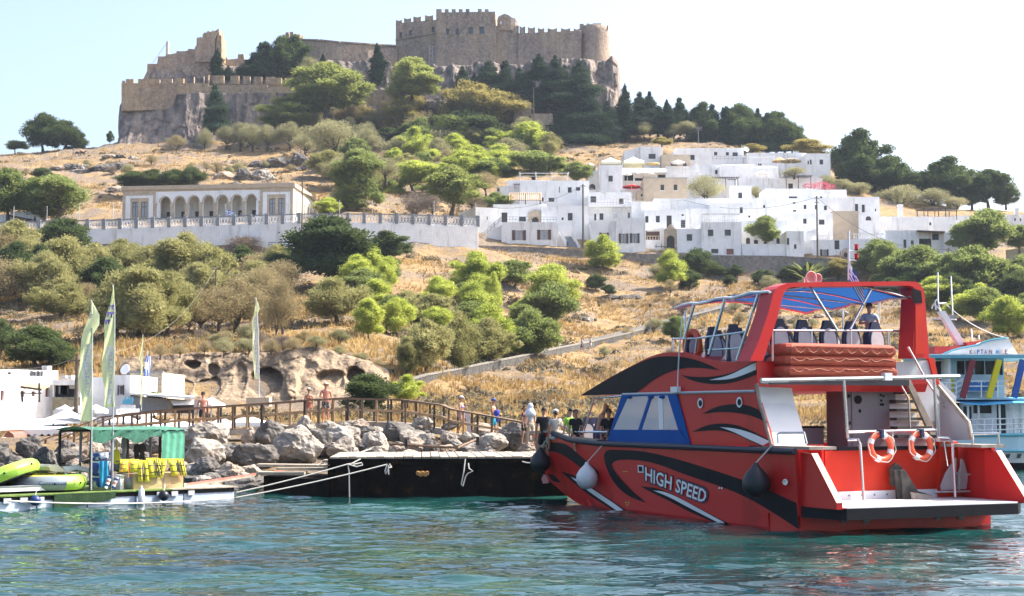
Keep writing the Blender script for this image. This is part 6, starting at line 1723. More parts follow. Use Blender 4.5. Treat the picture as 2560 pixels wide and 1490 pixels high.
rope('lower mooring rope from the floating stall to the dock',sagpts(pt(590,1244,46.5),k3(960,940,46.9),.05))
rope('slack rope along the pontoon side',sagpts(pt(20,1252,41.3),pt(585,1245,46.4),.12))
rope('knotted rope hanging down the dock front',[k3(725,890,47.1),k3(650,930,47),k3(610,938,47),k3(622,1000,47),k3(626,1235,47)])
rope('loose rope loop on the dock front',[k3(615,938,46.95),k3(690,960,46.9),k3(745,945,46.9),k3(735,925,46.95),k3(660,940,46.95)])
rope('small rope bight hanging at the dock edge',[k3(985,935,46.8),k3(1005,965,46.75),k3(985,970,46.7),k3(965,935,46.75),k3(945,1000,46.7),k3(950,1025,46.7),k3(965,1000,46.7),k3(975,950,46.7),k3(978,1030,46.7)])
rope('long rope loop hanging near the middle of the dock',[k3(1668,890,46.2),k3(1655,1000,46.1),k3(1632,1120,46.1),k3(1645,1135,46.1),k3(1670,1050,46.1),k3(1690,1020,46.1),k3(1735,1000,46.1),k3(1700,975,46.1),k3(1695,930,46.2)],.02)
rope('rope from the dock to the red bow',sagpts(k3(2180,912,45.4),k3(2330,905,45.2),.06))
rope('thin rope from the rocks to the dock corner',sagpts(k3(820,798,56),k3(330,945,49),.02),.018)
rs = thing('rope_bundle','small tangle of orange rope hanging on the dock front','rope',k3(1280,1030,46.5)); b = MB()
for i in range(7): b.tube([k3(1240+14*i+12*math.cos(a),1018+16*math.sin(a)+(i%3)*6,46.35-.01*i)for a in np.linspace(0,6,9)],.02,4)
b.build('coil',mat('orange_rope',(.48,.22,.06),(.6,.34,.14),10,.9),rs)
# floating water sports stall
K6b = lambda x,y:(x/5.25,1050+y/5.25)
pa_,pb_ = ptz(-130,1284,0),ptz(588,1249,0)
PU = Vector((pb_.x-pa_.x,pb_.y-pa_.y,0)); PLn = PU.length; PU = PU/PLn; PN = Vector((-PU.y,PU.x,0)); PO = Vector((pa_.x,pa_.y,0))
PZ = .40
def PP(s,d,z): return PO+PU*s+PN*d+Vector((0,0,z))
def PS(p,d=0.0):
 """picture point -> (s, z) on the upright plane d metres behind the pontoon front"""
 r = ray(*p); o = PO+PN*d; k =(o-CAM).dot(PN)/r.dot(PN); q = CAM+r*k
 return(q-o).dot(PU),q.z
def PW_(p,d=0.0): s,z = PS(p,d); return PP(s,d,z)
pf = thing('floating_platform','long low blue white floating platform with green carpet deck','floating platform',PP(PLn/2,1.5,0))
M_PONT = mat('pale_blue_pontoon',(.36,.43,.54),(.52,.58,.67),1.4,.6,.01,8)
M_TURF = mat('green_turf_carpet',(.085,.14,.03),(.17,.24,.06),3,.95,.02,40)
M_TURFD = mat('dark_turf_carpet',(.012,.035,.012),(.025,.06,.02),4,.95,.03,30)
M_FRAMEB = mat('black_timber_edge',(.015,.014,.014),rough=.7)
segs =[0,.28,.45,.62,.80,1.0]
for i in range(5):
 MB().obox(PP(PLn*segs[i]+.02,.04,-.35),PU*(PLn*(segs[i+1]-segs[i])-.04),PN*3.6,Vector((0,0,.35+.24))).build('float',M_PONT,pf)
MB().obox(PP(0,0.06,.245),PU*PLn,PN*3.6,Vector((0,0,.13))).build('edge_beam',M_FRAMEB,pf)
MB().obox(PP(-.1,-.04,.378),PU*(PLn*.76),PN*3.8,Vector((0,0,.04))).build('carpet',M_TURF,pf)
MB().obox(PP(PLn*.76-.08,-.04,.378),PU*(PLn*.24+.16),PN*3.8,Vector((0,0,.035))).build('deck_board',M_DOCKP,pf)
a,c = PS(K2(480,1190)),PS(K2(1035,1190))
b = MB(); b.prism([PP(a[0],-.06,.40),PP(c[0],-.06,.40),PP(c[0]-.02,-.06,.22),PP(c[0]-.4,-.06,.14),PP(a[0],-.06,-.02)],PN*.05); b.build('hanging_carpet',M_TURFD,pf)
for x in(30,180,330,1410,1540,1690): s = PS(K2(x,1240))[0]; MB().obox(PP(s,-.03,.2),PU*.22,PN*.05,Vector((0,0,.14))).build('cleat_plate',M_GALVS if 'M_GALVS' in globals()else M_PST,pf)
M_BUB = mat('navy_fender',(.012,.03,.14),(.02,.05,.2),3,.45);
for(x,y,r_,m_,lab)in((318,1265,.15,M_BUB,'small blue ball fender on the floating platform'),(1475,1222,.155,mat('black_blue_fender',(.012,.014,.03),rough=.4),'small black ball fender on the floating platform')):
 c = PW_(K2(x,y),-.14); t = thing('ball_fender',lab,'fender',c); MB().ball(c,r_,14,9).build('ball',m_,t,True); MB().tube([c+Vector((0,0,r_)),c+Vector((0,.12,r_+.18))],.012,4).build('lanyard',M_ROPE,t)
c = PW_(K2(1272,1230),-.1); t = thing('cylinder_fender','white sausage fender hanging on the floating platform','fender',c); MB().lathe([(.02,-.3),(.09,-.24),(.1,0),(.09,.18),(.03,.26),(.02,.32)],c,12).build('body',M_FWHS if 'M_FWHS' in globals()else M_WHITE2,t,True)
stl = thing('market_stall','green awning stall with a beige counter on the floating platform','stall',PW_(K2(1240,1160),.6))
D0,D1 = .45,2.3
zt_ = PS(K2(1240,640),D0)[1]
M_GRN = mat('green_awning_cloth',(.035,.13,.085),(.06,.19,.13),2.5,.85,.02,6); M_GRNL = mat('mint_curtain_cloth',(.08,.30,.19),(.12,.37,.25),1.5,.85,.03,3)
sx =[PS(K2(x,900),D0)[0]for x in(822,1012,1442,1652)]
for s in sx:
 for d in(D0,D1): MB().obox(PP(s-.03,d,PZ),PU*.06,PN*.06,Vector((0,0,zt_-PZ))).build('post',M_FRAMEB if s!=sx[1]else M_GREYF,stl)
for d in(D0,D1): MB().beam(PP(sx[0],d+.03,zt_),PP(sx[3],d+.03,zt_),.06).build('top_beam',M_FRAMEB,stl)
b = MB(); ns = 16
b.grid([[PP(sx[0]-.1+(sx[3]-sx[0]+.2)*i/ns,D0-.1+(D1-D0+.2)*j/4,zt_+.05+.10*math.sin(math.pi*j/4)-.05*math.sin(i*1.7)**2)for i in range(ns+1)]for j in range(5)]); b.build('awning',M_GRN,stl,True)
b = MB(); b.grid([[PP(sx[0]-.05+(sx[2]-sx[0])*i/24,D0-.1-.05*math.sin(i*1.3+j),zt_+.05-(.30+.10*math.sin(i*.5))*j/4)for i in range(25)]for j in range(5)]); b.build('front_drape',M_GRN,stl,True)
b = MB(); z0 = PS(K2(1550,892),D0)[1]; b.grid([[PP(sx[2]+.02+(sx[3]-sx[2]-.03)*i/14,D0-.06+.012*math.sin(i*1.5+j*.3),zt_-(zt_-z0)*j/5)for i in range(15)]for j in range(6)]); b.build('curtain',M_GRNL,stl,True)
a,c = PS(K2(1200,1158),.4),PS(K2(1650,1012),.4)
M_BOX = mat('beige_ply',(.42,.31,.15),(.52,.39,.21),2,.8)
MB().obox(PP(a[0],.4,PZ),PU*(c[0]-a[0]),PN*.8,Vector((0,0,c[1]-PZ))).build('counter',M_BOX,stl)
MB().obox(PP(c[0]-.7,.385,PZ+.02),PU*.03,PN*.012,Vector((0,0,c[1]-PZ))).build('counter_seam',M_DOCKP,stl)
zr = PS(K2(1300,905),.38)[1]; MB().beam(PP(sx[1]+.1,.40,zr),PP(sx[3],.40,zr),.04).build('hanging_rail',M_FRAMEB,stl)
M_YEL = mat('yellow_life_jacket',(.62,.56,.03),(.72,.66,.06),2,.7,.01,12); M_ORS = mat('orange_webbing',(.66,.20,.04),rough=.7); M_BWEB = mat('black_webbing',(.015,.015,.017),rough=.7)
jl =['first yellow life jacket on the stall rail with orange straps','small yellow life jacket hanging lowest with black straps','large yellow life jacket with three black straps left of centre','yellow life jacket with a grey panel between two strapped ones','yellow life jacket at the right end of the stall rail']
for(x0,x1,y0,y1,k,lean)in((1082,1250,895,1010,0,-10),(1235,1335,905,1095,1,10),(1312,1432,885,1058,2,40),(1418,1508,890,1050,3,-40),(1512,1652,890,1042,4,30)):
 t = thing('life_jacket',jl[k],'life jacket',PW_(K2((x0+x1)/2,y1),.3),'yellow life jackets on the stall rail')
 def JP(u,v,d): return PW_(K2(x0+(x1-x0)*u+lean*v,y0+(y1-y0)*v),.34-d)
 for(u0,u1)in((0,.44),(.56,1.0)):
  b = MB()
  prof =[(0,.02),(.12,.08),(.4,.11),(.75,.10),(.95,.06),(1,.01)]
  b.grid([[JP(u0+(u1-u0)*q,v,d*math.sin(math.pi*(.12+.76*q)))for q in(0,.2,.5,.8,1)]for v,d in prof]); b.build('foam_panel',M_YEL,t,True)
 b = MB(); b.grid([[JP(q,v,.05+.02*math.sin(q*9))for q in(0,.25,.5,.75,1)]for v in(-.02,.1,.24)]); b.build('collar',M_YEL,t,True)
 nst = 3 if k in(1,2,4)else 2
 for i in range(nst):
  u = .12+.34*i/max(1,nst-1)+(.44 if k in(2,4)else .1*k%.3)
  b = MB(); b.grid([[JP(u,v,.125),JP(u+.06,v,.125)]for v in(.05,.3,.6,.95)]); b.build('strap',M_BWEB if k else M_ORS,t)
 for v in(.35,.7):
  b = MB(); b.grid([[JP(q,v,.128),JP(q,v+.05,.128)]for q in(.02,.3,.42)]); b.grid([[JP(q,v,.128),JP(q,v+.05,.128)]for q in(.6,.8,.98)]); b.build('belt',M_BWEB,t)
 if k in(0,4): MB().tube([JP(.5,.9,.1),JP(.52,1.15,.1),JP(.5,1.4,.1)],.012,4).build('dangling_strap',M_ORS,t)
M_TOW = mat('turquoise_towel',(.015,.20,.36),(.03,.27,.45),3,.9,.01,20)
c0 = PW_(K2(930,1140),.35); t = thing('towel','turquoise towel hanging at the left of the stall','towel',c0)
b = MB(); b.grid([[PW_(K2(888+(82)*i/6+2*j,908+(1140-908)*j/6),.35+.03*math.sin(i*2+j*.4))for i in range(7)]for j in range(7)]); b.build('cloth',M_TOW,t,True)
M_DRUM = mat('blue_white_print',(.02,.05,.26),(.62,.64,.70),3.2,.5,lo=.5,hi=.56)
for i,(y0,y1,lab)in enumerate([(828,900,'top blue and white printed drum of the stack at the stall post'),(905,1040,'middle blue and white printed drum of the stack at the stall post'),(1040,1145,'lowest blue and white printed drum of the stack at the stall post')]):
 a,c = PW_(K2(832,y1),.75),PW_(K2(985,y0),.75); r_ =(Vector((c.x,c.y,0))-Vector((a.x,a.y,0))).length/2; m_ =(a+c)/2
 t = thing('drum',lab,'drum',Vector((m_.x,m_.y,a.z)),'stacked blue printed drums'); h = c.z-a.z
 MB().lathe([(r_*.9,0),(r_,h*.06),(r_,h*.94),(r_*.9,h)],t.location,18).build('body',M_DRUM,t,True); MB().lathe([(r_*1.02,h*.9),(r_*1.02,h*.97)],t.location,18).build('rim',M_BWHITES if 'M_BWHITES' in globals()else M_WHITE2,t)
M_WET = mat('black_neoprene',(.012,.012,.014),(.02,.02,.024),3,.8)
for(x0,x1,y0,y1,lab)in((1215,1262,755,900,'black wetsuit hanging left under the awning'),(1262,1312,752,895,'black wetsuit hanging in the middle under the awning'),(1105,1140,690,900,'grey netting bundle hanging under the awning')):
 t = thing('hanging_wetsuit' if 'wetsuit' in lab else 'net_bundle',lab,'wetsuit' if 'wetsuit' in lab else 'net',PW_(K2((x0+x1)/2,y1),1.4),None)
 b = MB(); w_ = x1-x0; xm =(x0+x1)/2
 b.prism([PW_(K2(xm+w_*u,y0+(y1-y0)*v),1.4)for u,v in((-.12,0),(.12,0),(.5,.12),(.6,.5),(.42,.5),(.34,.25),(.3,.6),(.3,1),(.06,1),(0,.66),(-.06,1),(-.3,1),(-.3,.6),(-.34,.25),(-.42,.5),(-.6,.5),(-.5,.12))],PN*.08); b.build('body',M_WET if 'wet' in lab else M_GREYP,t)
 MB().tube([PW_(K2(xm,y0),1.44),PP(PS(K2(xm,y0),1.44)[0],1.44,zt_)],.01,4).build('hanger',M_FRAMEB,t)
for(x0,x1,y0,y1,lab,m_,nm)in((1080,1115,1035,1140,'white tall box beside the counter',M_WHITE2,'storage_box'),(1130,1195,1050,1140,'dark bucket with a white mark beside the counter',M_GREYP,'bucket')):
 a,c = PW_(K2(x0,y1),.6),PW_(K2(x1,y0),.6); t = thing(nm,lab,nm.replace('_',' '),Vector(((a.x+c.x)/2,(a.y+c.y)/2,PZ)))
 wd =(Vector((c.x,c.y,0))-Vector((a.x,a.y,0))).length; h = c.z-PZ
 if nm=='bucket':
  MB().lathe([(wd*.4,.01),(wd*.5,h),(wd*.46,h),(wd*.38,.05)],t.location,16).build('body',m_,t,True); MB().tube([t.location+PU*wd*.5*math.cos(q)+Vector((0,0,h+.1*math.sin(q)))for q in np.linspace(0,math.pi,9)],.008,4).build('handle',M_PST,t)
 else:
  MB().obox(t.location-PU*wd/2,PU*wd,PN*.25,Vector((0,0,h*.93))).build('body',m_,t); MB().obox(t.location-PU*(wd/2+.02)-PN*.02+Vector((0,0,h*.93)),PU*(wd+.04),PN*.29,Vector((0,0,h*.07))).build('lid',M_WHITE2,t)
for i,(x0,lab)in enumerate(((950,'striped red and white leggings pair standing left'),(1015,'striped blue and white leggings pair standing right'))):
 t = thing('folded_sunshade',['narrow striped folded sunshade leaning left of the stall post','narrow striped folded sunshade leaning right of the stall post'][i],'sunshade',PW_(K2(x0,1155),.3),'folded striped sunshades at the stall')
 for k in range(6):
  f0,f1 = k/6,(k+1)/6
  p,q = PW_(K2(x0+38*f0,1155-105*f0),.3),PW_(K2(x0+38*f1,1155-105*f1),.3)
  MB().tube([p,q],[.05+.02*f0,.05+.02*f1],8).build('striped_band',[M_WHITE2,M_NAVYS if 'M_NAVYS' in globals()else M_BUB,M_WHITE2,M_REDP][(k+i)%4],t)
t = thing('paddle','yellow paddle standing under the awning','paddle',PW_(K2(1050,900),1.2)); MB().tube([PW_(K2(1052,735),1.2),PW_(K2(1048,900),1.2)],.025,6).build('shaft',M_YEL,t); MB().ball(PW_(K2(1048,870),1.2),.12,10,6,(1,.3,2)).build('blade',M_YEL,t)
t = thing('sun_lounger','white folded sun lounger with cream edge on the floating platform','sun lounger',PW_(K2(630,1060),1.6))
b = MB(); rows =[]
for j in range(3):
 rows.append([PW_(K2(x,y),1.2+j*.7)for x,y in((440,970),(455,945),(520,940),(640,918),(720,925),(815,928))])
b.grid(rows); b.build('top_cushion',M_WCLOTH,t)
b = MB(); b.prism([PW_(K2(x,y),1.2)for x,y in((438,960),(452,945),(520,942),(600,1005),(500,1008),(455,995))],PN*1.3); b.build('cream_edge',M_CLOTH,t)
b = MB(); b.prism([PW_(K2(x,y),1.25)for x,y in((560,960),(690,945),(815,975),(815,1015),(690,985),(600,1008))],PN*1.2); b.build('folded_towel',M_WHITE2,t)
for(x,y)in((480,1005),(580,1010),(680,1005),(790,1010)):
 MB().tube([PW_(K2(x,y-5),1.3),PW_(K2(x+25,1062),1.3)],.02,5).build('leg',M_WHITE2,t); MB().tube([PW_(K2(x+30,y-5),1.32),PW_(K2(x,1062),1.32)],.02,5).build('leg',M_WHITE2,t)
M_LIM = mat('lime_pvc',(.26,.46,.05),(.34,.54,.09),1,.35,spec=.4); M_YPV = mat('yellow_pvc',(.62,.54,.05),(.70,.62,.09),1,.35,spec=.4); M_GPV = mat('grey_pvc',(.20,.24,.27),(.28,.32,.35),1,.35,spec=.4); M_BPV = mat('dark_base_pvc',(.02,.03,.025),rough=.5)
def tubering(label,c,R_,r_,tilt,mats_,txt=None):
 t = thing('inflatable_tube',label,'inflatable tube',c)
 M_ = Matrix.Rotation(tilt,3,'Y')
 n,m_ = 40,12
 def P(i,j):
  a_ = 2*math.pi*i/n; q = 2*math.pi*j/m_
  return c+M_@(PU*(R_+r_*math.cos(q))*math.cos(a_)+PN*(R_+r_*math.cos(q))*math.sin(a_)+Vector((0,0,r_*math.sin(q))))
 groups ={'top_panel':[],'side_panel':[],'bottom_panel':[]}
 for(j0,j1,nm)in((2,5,'top_panel'),(0,2,'side_panel'),(5,6,'side_panel'),(10,12,'side_panel'),(6,10,'bottom_panel')):
  for k in range(4):
   b = MB(); b.grid([[P(k*10+i,j)for j in range(j0,j1+1)]for i in range(11)])
   mm ={'top_panel':[mats_[0],mats_[1]][k%2],'side_panel':[mats_[2],mats_[3]][k%2],'bottom_panel':M_BPV}[nm]
   b.build(nm,mm,t,True)
 b = MB()
 b.lathe([(R_,-r_*.6),(.01,-r_*.5)],(0,0,0),24); b.v =[tuple(c+M_@(PU*v[0]+PN*v[1]+Vector((0,0,v[2]))))for v in b.v]; b.build('floor_sheet',M_BPV,t)
 for i in(8,13,22,27,33): p = P(i+20 if i+20<40 else i-20,0); MB().ball(p,.035,8,5).build('valve',M_BPV,t)
 if txt:
  tv,tf = text_mesh(txt)
  vs =[]
  for s,q in tv:
   i = 25.4+4.6*s; j = -.35+1.0*q
   vs.append(c+(P(i,j)-c)*1.008)
  MB().add(vs,tf).build('lettering',M_BUB,t)
 return t
cc = PW_(K2(432,1120),1.35); cc.z = PZ+.28
tubering('yellow and grey inflatable tube lying flat with blue lettering',cc,.86,.235,0,(M_YPV,M_LIM,M_GPV,M_LIM),'Commercial')
cc = PW_(K2(-5,1120),1.5); cc.z = PZ+.40
tubering('lime green inflatable tube leaning tilted against the flat one',cc,.95,.22,math.radians(-24),(M_YPV,M_LIM,M_LIM,M_LIM))
M_WB = M_WHITE2
t = thing('white_board','white board lying under the tilted lime tube','board',PW_(K2(60,1180),.5)); MB().obox(PW_(K2(-20,1190),.5),PU*1.6,PN*.5,Vector((0,0,.12))).build('body',M_WHITE2,t); MB().obox(PW_(K2(-18,1190),.48)+Vector((0,0,.13)),PU*1.5,PN*.4,Vector((0,0,.02))).build('pad',M_GREYP,t)
# the red excursion boat
K1 = lambda x,y:(1300+x/2,640+y/2)
K4 = lambda x,y:(1860+x/3.334,900+y/3.334)
K5 = lambda x,y:(1320+x/3.9375,1080+y/3.9375)
KC = lambda x,y:(1320+x/5.727,860+y/5.727)
BA = ptz(2000,1331,0)
Ba = Vector((-.43,.903,0)).normalized()
Bb = Vector((Ba.y,-Ba.x,0))
BZ = Vector((0,0,1))
def B(u,w_,z): return BA+Ba*u+Bb*w_+BZ*z
def Q(p,u=None,w=None,z=None):
 d = ray(*p)
 if z is not None: k =(z-CAM.z)/d.z
 else:
  n = Ba if u is not None else Bb; v = u if u is not None else w
  k =(v-(CAM-BA).dot(n))/d.dot(n)
 r = CAM+d*k-BA
 return r.dot(Ba),r.dot(Bb),r.z
def car(name,c,c2=None,rough=.42,coat=.0): return mat(name,c,c2 or tuple(v*.84 for v in c),1.3,rough,0,spec=.22,coat=coat)
M_RED = mat('red_boat_paint',(.35,.011,.011),(.52,.017,.016),1.1,.34,.004,3,spec=.32,lo=.3,hi=.48,stretch=(1,1,.3))
M_RED2 = car('orange_red_boat_paint',(.56,.035,.016),(.49,.028,.014))
M_BLK = mat('black_boat_paint',(.010,.011,.014),(.016,.017,.021),1.3,.55,spec=.1)
M_BWHITE = car('white_boat_paint',(.74,.75,.76),(.68,.69,.70),.3)
M_BGREY = mat('pale_grey_panel',(.40,.42,.45),(.47,.49,.51),1.2,.4)
M_DGREY = mat('dark_grey_panel',(.19,.21,.235),(.24,.26,.285),1.0,.45)
M_STEEL = mat('polished_steel',(.55,.55,.56),(.65,.65,.66),2,.22,metal=.9)
M_BLUEC = mat('blue_canvas',(.012,.075,.29),(.016,.095,.34),.9,.85,.01,6,spec=.15)
M_CANO = leaf_mat('blue_canopy_cloth',(.016,.06,.20),(.022,.08,.25),.4,(.022,.09,.28),.4)
M_NAVY = mat('navy_vinyl',(.012,.02,.06),(.018,.03,.08),2,.5)
M_SEATW = mat('white_seat_vinyl',(.50,.51,.54),(.62,.62,.65),3,.5)
M_RAIL = mat('grey_teak_cap',(.22,.18,.15),(.36,.31,.26),4,.8)
M_RAFT = mat('life_raft_canvas',(.36,.075,.045),(.44,.10,.06),2.5,.8,.02,8)
M_ORANGE = mat('lifebuoy_orange',(.62,.085,.035),(.70,.11,.05),3,.5)
M_NAVYR = mat('navy_rub_rail',(.02,.022,.035),rough=.5)
boat = thing('excursion_boat','large red excursion boat with black stripes and the words HIGH SPEED','boat',BA)
WB = 5.7
def hw(u,z):
 f = -.12*min(max(z,0),1.85)/1.85+(.10 if z<0 else 0)
 if u>8.2: f+=((u-8.2)/5.8)**2*max(.2,.85-.28*z)
 return f
def hz0(u): return float(np.interp(u,[0,9.6,10.4,12.1,13.4,13.9,14.05],[-.6,-.5,-.06,.24,.54,.68,1.4]))
def hz1(u): return float(np.interp(u,[0,9.2,11,12.2,14.2],[1.85,1.86,1.92,2.10,2.04]))
def hull_pt(p,off=.012):
 """picture point -> point on the port side of the hull, standing proud by off"""
 w_ = 0
 for _ in range(8):
  u,w2,z = Q(p,w=w_); w_ = hw(u,z)
 return B(u,w_-off,z)
rows =[]
for u in list(np.linspace(1.2,8,9))+list(np.linspace(8.4,14.05,22)):
 z0,z1 = hz0(u),hz1(u); zd = 1.35 if u<13.2 else z1-.12
 zs = np.linspace(z0,z1,9)
 port =[B(u,hw(u,z),z)for z in zs]; st =[B(u,WB-hw(u,z),z)for z in zs]
 i0 = hw(u,z1)+.14
 rows.append(port+[B(u,i0,z1),B(u,i0,max(zd,z0+.05)),B(u,WB-i0,max(zd,z0+.05)),B(u,WB-i0,z1)]+st[::-1])
b = MB(); b.grid(rows,True); n_ = len(rows[0])
b.f.append(tuple(range(n_))); b.m.append(0); b.f.append(tuple(reversed(range(len(b.v)-n_,len(b.v))))); b.m.append(0)
b.build('hull',M_RED,boat)
b = MB(); b.obox(B(0,0.02,-.6),Ba*1.195,Bb*(WB-.1),BZ*.96); b.build('stern_block',M_RED,boat)
for s in(0,1):
 zs = np.linspace(.36,1.85,6)
 if s==0: f = lambda u,z: B(u,hw(u,z),z); g = lambda u,z: B(u,hw(u,z)+.12,z)
 else: f = lambda u,z: B(u,WB-hw(u,z),z); g = lambda u,z: B(u,WB-hw(u,z)-.12,z)
 b = MB(); b.grid([[f(0,z)for z in zs]+[g(0,z)for z in zs[::-1]],[f(1.2,z)for z in zs]+[g(1.2,z)for z in zs[::-1]]],True); b.add([f(0,.36),f(0,1.85),g(0,1.85),g(0,.36)],[(0,1,2,3)])
 b.build('quarter_panel',M_RED,boat)
b = MB(); b.tube([B(u,hw(u,hz1(u))-.03,hz1(u)-.03)for u in list(np.linspace(-.05,9,6))+list(np.linspace(9.6,12.2,8))],.075,8); b.build('rub_rail',M_NAVYR,boat)
b = MB()
us =[9.2,10.0,11.0,11.6,12.15,13.0,14.1]
b.grid([[B(u,hw(u,2)-.06,hz1(u)+.01),B(u,hw(u,2)-.06,hz1(u)+.07),B(u,hw(u,2)+.24,hz1(u)+.07),B(u,hw(u,2)+.24,hz1(u)+.01)]for u in us],True); b.build('bow_cap_rail',M_RAIL,boat)
b = MB(); b.grid([[hull_pt(K5(85,60),.02),hull_pt(K5(100,200),.02)],[hull_pt(K5(240,45),.02),hull_pt(K5(190,130),.02)]]); b.build('bow_fender_board',M_DOCKP,boat)
b = MB(); b.grid([[hull_pt(K5(x,y),.02)for x,y in r_]for r_ in([(160,412),(135,460),(150,508)],[(185,430),(180,470),(185,505)],[(205,470),(210,490),(215,500)])]); b.build('bow_tip',mat('pink_primer',(.62,.25,.27),rough=.6),boat)
def resamp(P,n):
 P =[Vector((p[0],p[1],0))for p in P]; L =[0]
 for i in range(1,len(P)): L.append(L[-1]+(P[i]-P[i-1]).length)
 out =[]
 for t in np.linspace(0,L[-1],n):
  i = max(0,min(len(P)-2,int(np.searchsorted(L,t)-1))); f =(t-L[i])/max(1e-6,L[i+1]-L[i])
  out.append(P[i].lerp(P[i+1],min(1,max(0,f))))
 return out
def smooth(P):
 for _ in range(2):
  q =[P[0]]
  for i in range(len(P)-1):
   a,c = P[i],P[i+1]; q+=[(a[0]*.75+c[0]*.25,a[1]*.75+c[1]*.25),(a[0]*.25+c[0]*.75,a[1]*.25+c[1]*.75)]
  P = q+[P[-1]]
 return P
def stripe(name,up,lo,K,surf,m,off,n=30,c=5):
 a,d = resamp(smooth(up),n),resamp(smooth(lo),n)
 MB().grid([[surf(K(*(p.lerp(q,j/c))[:2]),off)for j in range(c+1)]for p,q in zip(a,d)]).build(name,m,boat)
W_SIDE = .2
def cab_pt(p,off=.012): return B(*Q(p,w=W_SIDE-off))
stripe('black_stripe',[(195,100),(330,105),(400,130),(500,220),(640,335),(700,395)],[(125,185),(250,190),(330,215),(430,280),(520,350),(645,430),(690,450)],K5,hull_pt,M_BLK,.012)
stripe('black_stripe',[(1170,700),(1000,640),(880,540),(800,420),(742,250),(765,172),(900,176),(1050,180),(1200,200),(1450,260),(1700,335),(2000,430),(2250,520),(2450,610),(2644,697)],[(1170,700),(1050,600),(930,480),(855,385),(818,312),(850,285),(920,272),(1020,271),(1150,285),(1300,320),(1500,400),(1700,470),(1900,535),(2126,626),(2400,780),(2668,957)],K5,hull_pt,M_BLK,.012,60)
stripe('black_stripe',[(330,390),(450,420),(560,490),(700,590),(850,690),(1040,815)],[(330,390),(400,450),(520,560),(650,650),(760,720),(890,800)],K5,hull_pt,M_BLK,.014)
stripe('white_stripe',[(425,440),(520,480),(640,560),(760,640),(850,700),(985,800)],[(425,440),(520,520),(640,610),(760,690),(910,795)],K5,hull_pt,M_BWHITE,.022)
stripe('black_stripe',[(195,410),(260,420),(330,500)],[(195,410),(240,485),(330,500)],K5,hull_pt,M_BLK,.012,14)
stripe('black_stripe',[(1110,535),(1250,545),(1400,600),(1600,700),(1800,810),(2040,930)],[(1110,535),(1250,610),(1400,680),(1600,790),(1870,905)],K5,hull_pt,M_BLK,.014)
stripe('white_stripe',[(1240,575),(1350,585),(1500,650),(1700,760),(1965,905)],[(1240,575),(1400,640),(1600,750),(1900,900)],K5,hull_pt,M_BWHITE,.022)
def letters(txt,quad,K,surf,off,m,name='lettering',grow=0.0):
 tv,tf = text_mesh(txt,grow)
 bl,br,tr,tl =[Vector((*K(*q),0))for q in quad]
 vs =[]
 for s,q in tv:
  p = bl.lerp(br,s).lerp(tl.lerp(tr,s),q); vs.append(surf((p.x,p.y),off))
 return MB().add(vs,tf).build(name,m,boat)
letters('HIGH SPEED',[(1150,490),(1765,722),(1795,555),(1150,325)],K5,hull_pt,.024,M_NAVY,'lettering_outline',.055)
letters('HIGH SPEED',[(1166,478),(1752,702),(1776,572),(1164,340)],K5,hull_pt,.034,M_BWHITE,'lettering',.016)
stripe('port_frame',[(1088,325),(1145,328)],[(1092,398),(1148,402)],K5,hull_pt,M_BWHITE,.03,4,2); stripe('port_glass',[(1100,338),(1135,340)],[(1103,386),(1138,390)],K5,hull_pt,M_BLK,.04,4,2)
for q in(((960,688),(1006,690),(1006,696),(960,694)),((960,690),(966,690),(986,732),(980,730)),((1000,692),(1006,692),(986,732),(981,730)),((935,385),(985,387),(985,393),(935,391))):
 stripe('yellow_mark',[q[0],q[1]],[q[3],q[2]],K5,hull_pt,bpy.data.materials.get('yellow_paint')or mat('yellow_paint',(.62,.42,.08),rough=.5),.016,3,1)
for(x,y)in((2180,578),(1888,555),(1912,556)): MB().ball(hull_pt(K5(x,y),0),.035,8,5).build('through_hull_fitting',M_STEEL,boat)
b = MB(); b.prism([B(*p,.34)for p in[(1.19,.03),(.1,.03),(-.35,.10),(-.95,.16),(-1.3,.3),(-1.36,5.2),(-1.0,5.62),(1.19,5.62)]],BZ*.25); b.build('swim_platform',M_BLK,boat)
b = MB(); b.prism([B(*p,.593)for p in[(1.19,.08),(.1,.08),(-.35,.15),(-.95,.2),(-1.28,.33),(-1.33,5.18),(-.98,5.58),(1.19,5.58)]],BZ*.022); b.build('platform_deck',M_BWHITE,boat)
def plate(name,pts,m,th,u=None,w=None,par=None,K=K1):
 P =[B(*Q(K(*p),u=u,w=w))for p in pts]; return MB().prism(P,(Ba if u is not None else Bb)*th).build(name,m,par or boat)
wing =[(0.03,1.80),(-.35,1.76),(-1.26,.70),(-1.26,.58),(.03,.58)]
for w0 in(.06,5.48): MB().prism([B(u,w0,z)for u,z in wing],Bb*.16).build('stern_wing',M_RED,boat)
for w0 in(.06,5.48): MB().obox(B(-.37,w0-.006,1.765),Ba*-.88+BZ*-1.06,Bb*.172,(Ba*.06+BZ*-.05)*-.4).build('wing_cap',M_RED2,boat)
for w0,w1 in((.0,.75),(5.0,5.75)): MB().obox(B(-.4,w0,1.86),Ba*1.5,Bb*(w1-w0),BZ*.07).build('quarter_plank',M_RAIL,boat)
b = MB(); b.obox(B(1.15,1.6,.62),Ba*.05,Bb*3.8,BZ*1.17); b.build('transom',M_RED2,boat)
b = MB(); b.obox(B(1.11,1.95,.615),Ba*.04,Bb*3.6,BZ*.20); b.build('kick_plate',M_BWHITE,boat)
b = MB(); b.obox(B(1.05,1.9,1.79),Ba*.2,Bb*3.1,BZ*.09); b.build('transom_trim',M_BLK,boat)
b = MB(); b.obox(B(1.0,4.95,.62),Ba*.15,Bb*.6,BZ*1.36); b.build('transom_corner',M_RED2,boat)
